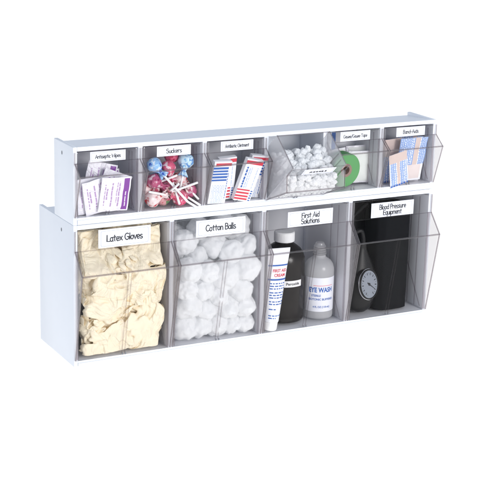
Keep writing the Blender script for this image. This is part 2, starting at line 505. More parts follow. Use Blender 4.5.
def label_card(root, x0, x1, z0, z1, y, lines, size, xs=1.0, wt=.55, tilt=0.0):
    c = MB()
    c.box(x0, x1, y - .9, y, z0, z1, bev=.25)
    i = 2.2 if z1 - z0 > 18 else 1.3
    # printed rounded frame line
    rx0, rx1, rz0, rz1, rr = x0 + i * 1.6, x1 - i * 1.6, z0 + i, z1 - i, i
    path = []
    for cx, cz, a in ((rx1 - rr, rz1 - rr, 0), (rx0 + rr, rz1 - rr, 90), (rx0 + rr, rz0 + rr, 180), (rx1 - rr, rz0 + rr, 270)):
        path += [(cx + rr * math.cos(R(a + q)), cz + rr * math.sin(R(a + q))) for q in (0, 30, 60, 90)]
    vs = []
    mx, mz = (x0 + x1) / 2, (z0 + z1) / 2
    for px, pz in path:
        vs += [(px, y - .96, pz), (px + (.45 if px < mx else -.45), y - .96, pz + (.45 if pz < mz else -.45))]
    n = len(path)
    c.add(vs, [(2 * k, 2 * ((k + 1) % n), 2 * ((k + 1) % n) + 1, 2 * k + 1) for k in range(n)], 1)
    lab = c.build('label', ['card', 'card_line'], root)
    if lines == []:
        t = MB()
        q = random.Random(2)
        x = x0 + 11
        while x < x1 - 12:                       # writing that cannot be read from where it is seen
            w_ = q.uniform(2, 4)
            t.tube([(x + w_ * i / 6, y - 1.0, mz + (2.0 if i % 2 else -2.0) * q.uniform(.6, 1.1)) for i in range(7)], .35, 5)
            x += w_ + q.uniform(.8, 2.4)
        t.build('lettering', 'ink', lab)
    if lines:
        t = MB()
        step = size * 1.18
        for k, s in enumerate(lines):
            write(t, s, mx, mz + (len(lines) - 1) * step / 2 - k * step, y - 1.02, size, wt, 0, xs)
        t.build('lettering', 'ink', lab)
    return lab

LZ = 9.6
big = make_bin('tip_out_bin', 150, (-28, 130), (-2.6, 159.5), 188.5, 118, 2.0, 176, 1.3, 129)
UZ = 217.3
small = make_bin('tip_out_bin', 100, (-22, 61), (-2.6, 76), 91.5, 62, 1.6, 78, 1.1, 7)
lower = [big] + [copy_tree(big) for _ in range(3)]
upper = [small] + [copy_tree(small) for _ in range(5)]
low_txt = [('large clear tip-out bin labelled Latex Gloves, full of cream gloves', ['Latex Gloves'], 9.2, (-39.5, 40, 161.5, 188), .90),
           ('large clear tip-out bin labelled Cotton Balls, full of white balls', ['Cotton Balls'], 8.8, (-38.5, 41.5, 161.5, 186), .90),
           ('large clear tip-out bin labelled First Aid Solutions, holding bottles', ['First Aid', 'Solutions'], 7.6, (-37, 41, 161, 184.5), .92),
           ('large clear tip-out bin labelled Blood Pressure Equipment, dark inside', ['Blood Pressure', 'Equipment'], 7.4, (-40, 38, 161, 184), .88)]
for k, o in enumerate(lower):
    o.location = ((150 * k + 75) * S, 0, LZ * S)
    lb, lines, sz, (x0, x1, z0, z1), xs = low_txt[k]
    tag(o, lb, 'tip-out bin', 'large clear bins in the bottom row')
    label_card(o, x0, x1, z0, z1, -3.1, lines, sz, xs, .66)
up_txt = [('small clear tip-out bin labelled Antiseptic Wipes, holding white purple packets', ['Antiseptic Wipes'], 5.0),
          ('small clear tip-out bin labelled Suckers, full of wrapped lollipops', ['Suckers'], 6.0),
          ('small clear tip-out bin labelled Antibiotic Ointment, holding striped cartons', ['Antibiotic Ointment'], 4.8),
          ('small clear tip-out bin tilted open and heaped with white cotton bits', [], 5),
          ('small clear tip-out bin labelled Gauze Tape, holding a green roll', ['Gauze/Gauze Tape'], 4.8),
          ('small clear tip-out bin holding blue and tan wrapped plasters', ['Band-Aids'], 5.6)]
for k, o in enumerate(upper):
    o.location = ((100 * k + 50) * S, 0, UZ * S)
    lb, lines, sz = up_txt[k]
    tag(o, lb, 'tip-out bin', 'small clear bins in the top row')
    xs = .88 if lines and len(lines[0]) > 10 else 1.0
    if lines and len(lines[0]) > 17: xs = .80
    label_card(o, -26.5, 26, 77.0, 91.3, -3.0, lines, sz, xs, .66)
OPEN = R(50)
upper[3].rotation_euler = (OPEN, 0, 0)
for ch in upper[3].children:
    if ch.name.startswith('side_wall'):            # the walls of the open bin get a stronger milky haze
        ch.data = ch.data.copy()
        ch.data.materials[0] = M['hazy']
        ch['label'] = 'milky side wall'

# ------------------------------------------------------------------ printed flat packs
def printed(name, w, h, th, pattern, mats, res=.75, puff=0.0, wob=0.0, seed=0, parent=None, crimp=0.0):
    """a flat pack standing in the x-z plane, centred; pattern(u, v) in mm -> material slot on the front"""
    nx, nz = max(2, int(w / res)), max(2, int(h / res))
    b = MB()
    vs = []
    off = Vector((seed * 7.1, seed * 3.3, 0))
    def pt(i, j, s):
        u, v = w * i / nx, h * j / nz
        x, z = u - w / 2, v - h / 2
        e = min(u, w - u, v, h - v)
        k = 1.0
        if puff: k = .25 + puff * min(1, e / (min(w, h) * .35)) ** .7
        y = s * th / 2 * k
        if wob:
            y += wob * noise.noise(Vector((x * .05, z * .05, 0)) + off) * 2 + wob * .5 * noise.noise(Vector((x * .15, z * .15, 5)) + off)
            x += wob * .3 * noise.noise(Vector((z * .09, 3, 0)) + off)
        return (x, y, z)
    for s in (-1, 1):
        for j in range(nz + 1):
            for i in range(nx + 1):
                vs.append(pt(i, j, s))
    ro = nx + 1
    half = ro * (nz + 1)
    groups = {}
    for j in range(nz):
        for i in range(nx):
            mi = pattern(w * (i + .5) / nx, h * (j + .5) / nz)
            groups.setdefault(mi, []).append((j * ro + i, j * ro + i + 1, (j + 1) * ro + i + 1, (j + 1) * ro + i))
            groups.setdefault(0, []).append((half + j * ro + i, half + (j + 1) * ro + i, half + (j + 1) * ro + i + 1, half + j * ro + i + 1))
    side = []
    for i in range(nx):
        side.append((i, half + i, half + i + 1, i + 1)); a = nz * ro + i; side.append((a, a + 1, half + a + 1, half + a))
    for j in range(nz):
        a = j * ro; side.append((a, a + ro, half + a + ro, half + a)); a = j * ro + nx; side.append((a, half + a, half + a + ro, a + ro))
    groups.setdefault(0, []).extend(side)
    first = True
    o = len(b.v)
    b.v += vs
    for mi, fs in groups.items():
        b.f += fs; b.m += [mi] * len(fs)
    return b.build(name, mats, parent, smooth=bool(puff or wob), angle=50)

def place(o, x, y, z, roll=0, lean=0, yaw=0):
    """roll turns in the picture plane (positive leans the top to the left), lean tips the top forward, yaw turns about the vertical"""
    o.location = (x * S, y * S, z * S)
    m = Matrix.Rotation(R(yaw), 3, 'Z') @ Matrix.Rotation(R(lean), 3, 'X') @ Matrix.Rotation(R(-roll), 3, 'Y')
    o.rotation_euler = m.to_euler()
    return o

def dashes(seed, pitch, lo=2.0, hi=6.0):
    """a lookup of printed words along a line: True where ink falls"""
    rr = random.Random(seed)
    cuts = []
    p = 0
    while p < 120:
        a = rr.uniform(lo, hi); cuts.append((p, p + a)); p += a + rr.uniform(.7, 1.5)
    return lambda t: any(a <= t < b for a, b in cuts)

def wipes_pattern(band):
    d = [dashes(band * 10 + k, 1, 3, 9) for k in range(6)]
    def f(u, v):
        if 2 < v < 50:
            if 33.5 < u < 42: 
                return 3 if (36.9 < u < 38.4 and 6 < v < 30 and d[0](v)) else 1
            for k, (a, b, v0, v1) in enumerate(((26.5, 28.3, 8, 46), (23.2, 24.6, 14, 46), (15.5, 18.0, 8, 44), (8.6, 10.8, 18, 36), (5.9, 7.0, 10, 42))):
                if a < u < b and v0 < v < v1 and d[k](v): return 2
        return 0
    return f

def wipe(label, x, y, z, roll, lean, yaw, seed):
    o = printed('antiseptic_wipe', 44, 52, 4.0, wipes_pattern(seed), ['paper', 'purple', 'lilac', 'paper'], .7, .8, 1.0, seed)
    tag(o, label, 'wipe packet', 'antiseptic wipe packets')
    place(o, x, y, z, roll, lean, yaw)
    return o
wipe('white wipe packet with broad purple edge band, frontmost in the bin', 58.5, -7.0, 247.5, -2, 14, 0, 1)
wipe('white wipe packet leaning left, half covered by the frontmost packet', 37, -1.5, 246, 12, 13, 0, 2)
wipe('white wipe packet tucked at the far left against the bin wall', 30, 5.0, 246, 5, 8, 0, 3)
wipe('white wipe packet lying crooked at the top left behind the others', 46, 17, 262, -14, -4, 0, 4)
wipe('white wipe packet whose corner peaks just above the frontmost packet', 62, 10, 250, -22, 4, 0, 5)
wipe('hidden white wipe packet standing deepest at the right of the bin', 62, 28, 246, 8, -4, 0, 6)

# ------------------------------------------------------------------ lollipops
def lollipop(label, c, tail, mat, r=12.0, stick=52.0, seed=0):
    """candy centre c, stick pointing towards tail (mm)"""
    c, tail = Vector(c), Vector(tail)
    d = (tail - c).normalized()
    root = empty('lollipop', c)
    root.rotation_euler = d.to_track_quat('Z', 'Y').to_euler()
    tag(root, label, 'lollipop', 'wrapped lollipops in the sucker bin')
    bm = bmesh.new()
    bmesh.ops.create_icosphere(bm, subdivisions=4, radius=r)
    off = Vector((seed * 5.7, seed * 2.9, seed))
    for v in bm.verts:
        p = v.co.copy()
        a = math.atan2(p.y, p.x)
        k = max(0, p.z / r)
        v.co *= 1 + .10 * noise.noise(p * .16 + off) + .07 * k * math.sin(a * 9 + 3 * noise.noise(p * .1 + off)) + .05 * (.3 - abs(noise.noise(p * .30 + off))) + .03 * noise.noise(p * .7 + off)
        v.co.z *= .94
    b = MB(); b.from_bm(bm)
    b.build('candy', mat, root, smooth=True, angle=180)
    # gathered wrapper neck and flared skirt round the stick
    sk = MB()
    prof = [(r * .62, r * .72), (r * .36, r * 1.0), (2.9, r * 1.2), (2.6, r * 1.35), (4.2, r * 1.6), (6.2, r * 1.95)]
    vs, fs = [], []
    seg = 40
    for q, (pr, pz) in enumerate(prof):
        for k in range(seg):
            a = 2 * math.pi * k / seg
            f = 1 + (.10 + .05 * q) * math.sin(a * 8 + seed) + .1 * noise.noise(Vector((math.cos(a) * 2, math.sin(a) * 2, pz * .1)) + off)
            vs.append((pr * f * math.cos(a), pr * f * math.sin(a), pz + (1.4 * math.sin(a * 5 + seed) if q == 5 else 0)))
    for q in range(len(prof) - 1):
        for k in range(seg):
            fs.append((q * seg + k, q * seg + (k + 1) % seg, (q + 1) * seg + (k + 1) % seg, (q + 1) * seg + k))
    sk.add(vs, fs)
    wr = sk.build('wrapper_skirt', mat, root, smooth=True, angle=180)
    so = wr.modifiers.new('thick', 'SOLIDIFY'); so.thickness = .25 * S
    st = MB(); st.tube([(0, 0, r * .5), (0, 0, r + stick - .6), (0, 0, r + stick)], [1.65, 1.65, 1.4], 14)
    st.build('stick', 'stick', root, smooth=True)
    return root
lol = [
 ('blue and white wrapped lollipop at the upper left, stick slanting down right', (124, 6, 281), (172, -15, 223), 'wrapblue', 10.8, 60),
 ('pink wrapped lollipop at the top middle of the heap', (148, 12, 274), (158, -9, 222), 'wrappink', 10.8, 44),
 ('light blue wrapped lollipop at the upper right beside the label', (176, 12, 282), (162, 2, 240), 'wraplightblue', 11.5, 40),
 ('purple wrapped lollipop at the left under the blue one', (125, 9, 257), (190, -6, 214), 'wrappurple', 11, 64),
 ('red spotted white lollipop in the bottom left corner', (121, 6, 232), (186, -9, 254), 'wrapred', 11.5, 58),
 ('red and green wrapped lollipop at the bottom, left of centre', (141, 14, 230), (150, -10, 251), 'wrapgreen', 11, 30),
 ('pink wrapped lollipop at the bottom right of the heap', (164, 4, 231), (108, -8, 247), 'wrappink', 11.5, 46),
 ('dark pink lollipop in the middle of the heap', (146, 17, 251), (196, -8, 216), 'wrappurple', 10.5, 50),
 ('pink and white lollipop right of the middle with a stick to the right', (168, 16, 255), (194, 0, 224), 'wrapred', 10.5, 30),
 ('purple lollipop at the far right behind the crossing sticks', (184, 14, 237), (150, 0, 225), 'wrappurple', 10.5, 24),
 ('red spotted lollipop at the left wall above the corner one', (114, 18, 246), (150, 2, 262), 'wrapred', 10.5, 40),
 ('pink lollipop behind the two blue ones near the bin top', (160, 26, 288), (150, 40, 240), 'wrappink', 11, 34),
 ('pale blue lollipop half hidden behind the purple one', (136, 24, 266), (180, 34, 226), 'wraplightblue', 10.5, 40),
 ('pink lollipop wedged in the gap just above the red spotted corner one', (133, 20, 244), (170, 40, 262), 'wrappink', 10, 30),
 ('red wrapped lollipop buried at the back of the heap', (180, 30, 240), (120, 20, 245), 'wrapred', 12, 64),
]
for i, (lb, c, t, m, r, L) in enumerate(lol):
    lollipop(lb, c, t, m, r, L, i + 1)

# ------------------------------------------------------------------ ointment cartons
def stripes_blue(seed):
    d = [dashes(seed * 7 + k, 1, 2, 5) for k in range(14)]
    def f(u, v):
        if 59 < v < 63.5 and u > 3: return 2
        for k in range(5):
            if 54.0 - k * 4.6 < v < 56.6 - k * 4.6 + .3 and u < 24: return 1
        if v < 30 and 2 < u < 23:
            k = int(v / 2.2)
            if (v / 2.2) % 1 > .5 and d[k % 14](u): return 3
        if u > 24.5 and 6 < v < 50 and d[1](v) and u < 26: return 1
        return 0
    return f
def stripes_red(seed):
    d = [dashes(seed * 13 + k, 1, 2, 6) for k in range(14)]
    def f(u, v):
        if 58 < v < 64: return 2
        if v < 19:
            return 2 if (v % 4.8) > 2.0 and u < 22 else (1 if u > 23.5 and (v % 3.6) > 1.6 and u < 27 else 0)
        if 21 < v < 54:
            if 4 < u < 6.8 and d[0](v): return 1
            if 9 < u < 10.4 and d[2](v): return 3
            if 12.4 < u < 13.4 and d[3](v): return 3
            if 22 < u < 23.2 and d[4](v): return 3
        return 0
    return f
def carton(label, pat, x, y, z, roll, lean, yaw, seed):
    o = printed('ointment_carton', 28, 66, 7.5, pat(seed), ['boxwhite', 'blue', 'red', 'ltblue', 'pinkred'], .55)
    tag(o, label, 'ointment carton', 'ointment cartons')
    place(o, x, y, z, roll, lean, yaw)
carton('white ointment carton with blue stripes, frontmost at the left', stripes_blue, 220, -6.5, 251.5, -3, 13, 0, 1)
carton('white ointment carton with red bands behind the blue striped one', stripes_red, 236, 4.5, 253.5, 2, 12, 0, 2)
carton('white ointment carton with red bands, leaning at the right front', stripes_red, 267, -6.0, 250.5, -13, 13, 0, 3)
carton('white ointment carton with blue stripes behind the right front one', stripes_blue, 284, 5.5, 252.5, -8, 12, 0, 4)

# ------------------------------------------------------------------ cotton bits heaped in the open bin
def lump(r, seed, sub, amp, stretch=1.0, fine=.0):
    bm = bmesh.new()
    bmesh.ops.create_icosphere(bm, subdivisions=sub, radius=r)
    off = Vector((seed * 9.3, seed * 4.1, seed * 2.2))
    for v in bm.verts:
        p = v.co / r
        v.co *= 1 + amp * noise.noise(p * 1.3 + off) + amp * .6 * noise.noise(p * 2.9 + off) + fine * noise.noise(p * 9 + off) + fine * noise.noise(p * 19 + off)
        v.co.z *= stretch
    return bm

def relax(P, rad, clamp, grav, iters=260, seed=1, pack=.93):
    rng = np.random.default_rng(seed)
    for it in range(iters):
        g = 0.9 if it < iters * .75 else .25
        P += grav * g
        P += rng.normal(0, .25 * (1 - it / iters), P.shape)
        for _ in range(3):
            D = P[:, None, :] - P[None, :, :]
            dist = np.sqrt((D ** 2).sum(2)) + 1e-6
            need = (rad[:, None] + rad[None, :]) * pack
            ov = np.clip(need - dist, 0, None); np.fill_diagonal(ov, 0)
            P += (D / dist[:, :, None] * (ov * .35)[:, :, None]).sum(1)
            P = clamp(P, rad)
    return P

bit_meshes = []
for k in range(5):
    b = MB(); b.from_bm(lump(4.9, 30 + k, 4, .38, 1.2, .05))
    o = b.build('cotton_bit', 'cottonbit', smooth=True, angle=180)
    bit_meshes.append(o.data)
    bpy.data.objects.remove(o)
NB = 640
rng = np.random.default_rng(5)
co, so = math.cos(OPEN), math.sin(OPEN)
rad = np.full(NB, 4.55) * rng.uniform(.82, 1.15, NB)
# in the bin's own frame: x across, y deep, z along the front panel
P = np.stack([rng.uniform(-38, 38, NB), rng.uniform(0, 55, NB), rng.uniform(6, 86, NB)], 1)
gl = np.array([0, -math.sin(R(16)), -math.cos(R(16))])      # the heap settled while the bin stood steeper
def clamp_bits(P, rad):
    P[:, 0] = np.clip(P[:, 0], -42.5 + rad, 42.5 - rad)
    z = P[:, 2]
    yf = np.interp(z, [0, 61, 76, 95], [-1, -20.3, -1, -1]) + rad * 1.05
    P[:, 1] = np.clip(P[:, 1], yf, 60 - rad)
    P[:, 2] = np.clip(z, 2.4 + rad, 96)
    return P
P = relax(P, rad, clamp_bits, gl * .5, 90, 3)
height = P @ -gl + rng.uniform(0, 2, NB)
top = set(np.argsort(-height)[:290].tolist())
rest = MB()
for i in range(NB):
    x, y, z = P[i]
    wp = Vector((350 + x, y * co - z * so, UZ + y * so + z * co))
    e_ = Euler((rng.uniform(0, 6), rng.uniform(0, 6), rng.uniform(0, 6)))
    sc_ = rad[i] / 4.55
    if i not in top:
        bm = lump(4.9 * sc_, i % 7, 2, .36, 1.15, .04)
        rest.from_bm(bm, 0, Matrix.Translation(wp) @ e_.to_matrix().to_4x4())
        continue
    o = bpy.data.objects.new('cotton_bit', bit_meshes[i % 5])
    col.objects.link(o)
    o.location = wp * S
    o.rotation_euler = e_
    o.scale = (sc_, sc_, sc_)
    tag(o, 'small white cotton bit heaped in the tilted open bin', 'cotton bit', 'cotton bits in the open bin')
tag(rest.build('cotton_filling', 'cottonbit', smooth=True, angle=180), 'mass of white cotton bits filling the bottom of the tilted open bin', 'cotton bits', kind='stuff')

# ------------------------------------------------------------------ green tape and gauze
t = MB()
prof = [(10.5, -9), (25.6, -9), (26.2, -8.4), (26.2, 8.4), (25.6, 9), (10.5, 9), (10.5, -9)]
t.lathe(prof, 72)
root = tag(empty('tape_roll', (440, 12, 248.5)), 'green roll of tape with a brown core standing on its edge', 'tape roll')
root.rotation_euler = (R(90 + 5), 0, R(6))
t.build('tape', 'green', root, smooth=True, angle=35)
c = MB(); c.lathe([(6.4, -8.6), (9.2, -9.3), (10.4, -9.3), (10.4, 9.3), (9.2, 9.3), (6.4, 8.6), (6.4, -8.6)], 48)
c.build('core', 'core', root, smooth=True, angle=35)

def gauze_pad(label, x, y, z, roll, lean, yaw, w=42, h=50, th=7, seed=1):
    o = printed('gauze_pad', w, h, th, lambda u, v: 1 if (3 < u < w - 3 and 3 < v < h - 3) else 0, ['paper', 'gauze'], 1.2, .8, 1.2, seed)
    tag(o, label, 'gauze pad', 'gauze pads behind the tape')
    place(o, x, y, z, roll, lean, yaw)
gauze_pad('white gauze pad standing at the right of the green tape', 477, 26, 246, -3, 2, 0, seed=1)
gauze_pad('white gauze pad leaning behind the green tape at the left', 437, 30, 250, 6, -3, 0, seed=2)
gauze_pad('white gauze pad turned against the right wall of its bin', 487, 40, 248, 2, -4, -8, h=56, seed=3)
g = printed('gauze_box', 34, 80, 12, lambda u, v: 1 if u > 27 else 0, ['boxwhite', 'blue'], 1.0)
tag(g, 'narrow white box with a dark blue edge beside the Gauze Tape label', 'box')
place(g, 425, 45, 260, 0, 0, 0)

# ------------------------------------------------------------------ wrapped plasters
def plaster_pat(w, h, kind):
    d = [dashes(int(w * h) + k, 1, 1.5, 4) for k in range(20)]
    def f(u, v):
        c = g(u, v)
        if c == 2 and (u % 3.2) > 2.2 and d[int(u / 3.2) % 20](v): return 0
        return c
    def g(u, v):
        a, b = w * .40, w * .58
        if kind == 0:
            if v < 3.2: return 3 if (u % 4.6) > 1.0 else 1
            if v >= 42: return 1
            if v < 42:
                if 1.2 < u < a or b < u < w - 1.2: return 2
                if a <= u <= b: return 1
            return 0
        if v > 27:
            if u < w * .56 or u > w * .74: return 2
            return 1
        return 4 if 4 < u < w - 4 and v > 3 else 0
    return f
def plaster(label, w, h, kind, x, y, z, roll, lean, seed):
    o = printed('wrapped_plaster', w, h, 2.2, plaster_pat(w, h, kind), ['boxwhite', 'tan', 'bluetan', 'blue', 'paletan'], .75, .6, .7, seed)
    tag(o, label, 'wrapped plaster', 'wrapped plasters')
    place(o, x, y, z, roll, lean)
plaster('blue and tan wrapped plaster tilted at the lower left, frontmost', 32, 58, 0, 528, -8, 245, 15, 14, 1)
plaster('wide blue wrapped plaster with a large tan pad, standing at the right', 50, 72, 1, 557, 3, 256, 0, 13, 2)
plaster('blue and tan wrapped plaster standing behind at the left wall', 34, 70, 0, 529, 14, 254, 4, 6, 3)
plaster('wide blue wrapped plaster deepest in its bin behind the others', 48, 70, 1, 566, 22, 253, -4, 2, 4)

# ------------------------------------------------------------------ latex gloves
def glove_grid(c=5.0):
    """hand outline on a grid: two sheets joined along the outline, open at the cuff"""
    def inside(x, z):
        if abs(x) < 40 - 4 * math.exp(-((z + 25) / 25) ** 2) and -85 <= z < 22: return True
        if abs(x) <= 41 and 20 <= z < 62: return True
        for fx, l, sl in ((-31, 62, -.16), (-10.5, 76, -.05), (10.5, 72, .05), (31, 56, .16)):
            if 58 <= z < 62 + l and abs(x - fx - sl * (z - 62)) < 8.6: return True
        px, pz = x - 36, z - 8
        u = px * .68 + pz * .73; v = -px * .73 + pz * .68
        return -8 <= u < 66 and abs(v) < 10.5
    nx, nz = int(210 / c), int(240 / c)
    cells = [(i, j) for j in range(nz) for i in range(nx) if inside(-100 + (i + .5) * c, -90 + (j + .5) * c)]
    cs = set(cells)
    idx = {}; pts = []; bnd = {}
    for i, j in cells:
        for p in ((i, j), (i + 1, j), (i + 1, j + 1), (i, j + 1)):
            if p not in idx: idx[p] = len(pts); pts.append([-100 + p[0] * c, -90 + p[1] * c])
    jmin = min(j for i, j in cells)
    edges = {}
    for i, j in cells:
        q = [(i, j), (i + 1, j), (i + 1, j + 1), (i, j + 1)]
        for k in range(4): 
            e = tuple(sorted((idx[q[k]], idx[q[(k + 1) % 4]]))); edges[e] = edges.get(e, 0) + 1
    be = [e for e, n in edges.items() if n == 1]
    nb = {}
    for a, b in be: nb.setdefault(a, []).append(b); nb.setdefault(b, []).append(a)
    P = np.array(pts)
    cuff = {idx[p] for p in idx if p[1] == jmin}
    for _ in range(4):
        Q = P.copy()
        for a, l in nb.items():
            if len(l) == 2 and a not in cuff: Q[a] = P[a] * .4 + (P[l[0]] + P[l[1]]) * .3
        P = Q
    n = len(P)
    border = set(nb)
    inner = cuff - {a for a in cuff if any(b not in cuff for b in nb.get(a, []))}
    # back sheet shares the outline vertices except along the cuff opening
    mp = {}
    V = [(x, -1.5 if k not in border or k in inner else 0, z) for k, (x, z) in enumerate(P)]
    for k in range(n):
        if k in border and k not in inner: mp[k] = k
        else: mp[k] = len(V); V.append((P[k][0], 1.5, P[k][1]))
    F = []
    for i, j in cells:
        q = [idx[(i, j)], idx[(i + 1, j)], idx[(i + 1, j + 1)], idx[(i, j + 1)]]
        F.append(tuple(q)); F.append(tuple(mp[k] for k in q[::-1]))
    return np.array(V, float), F
GV, GF = glove_grid(6.5)
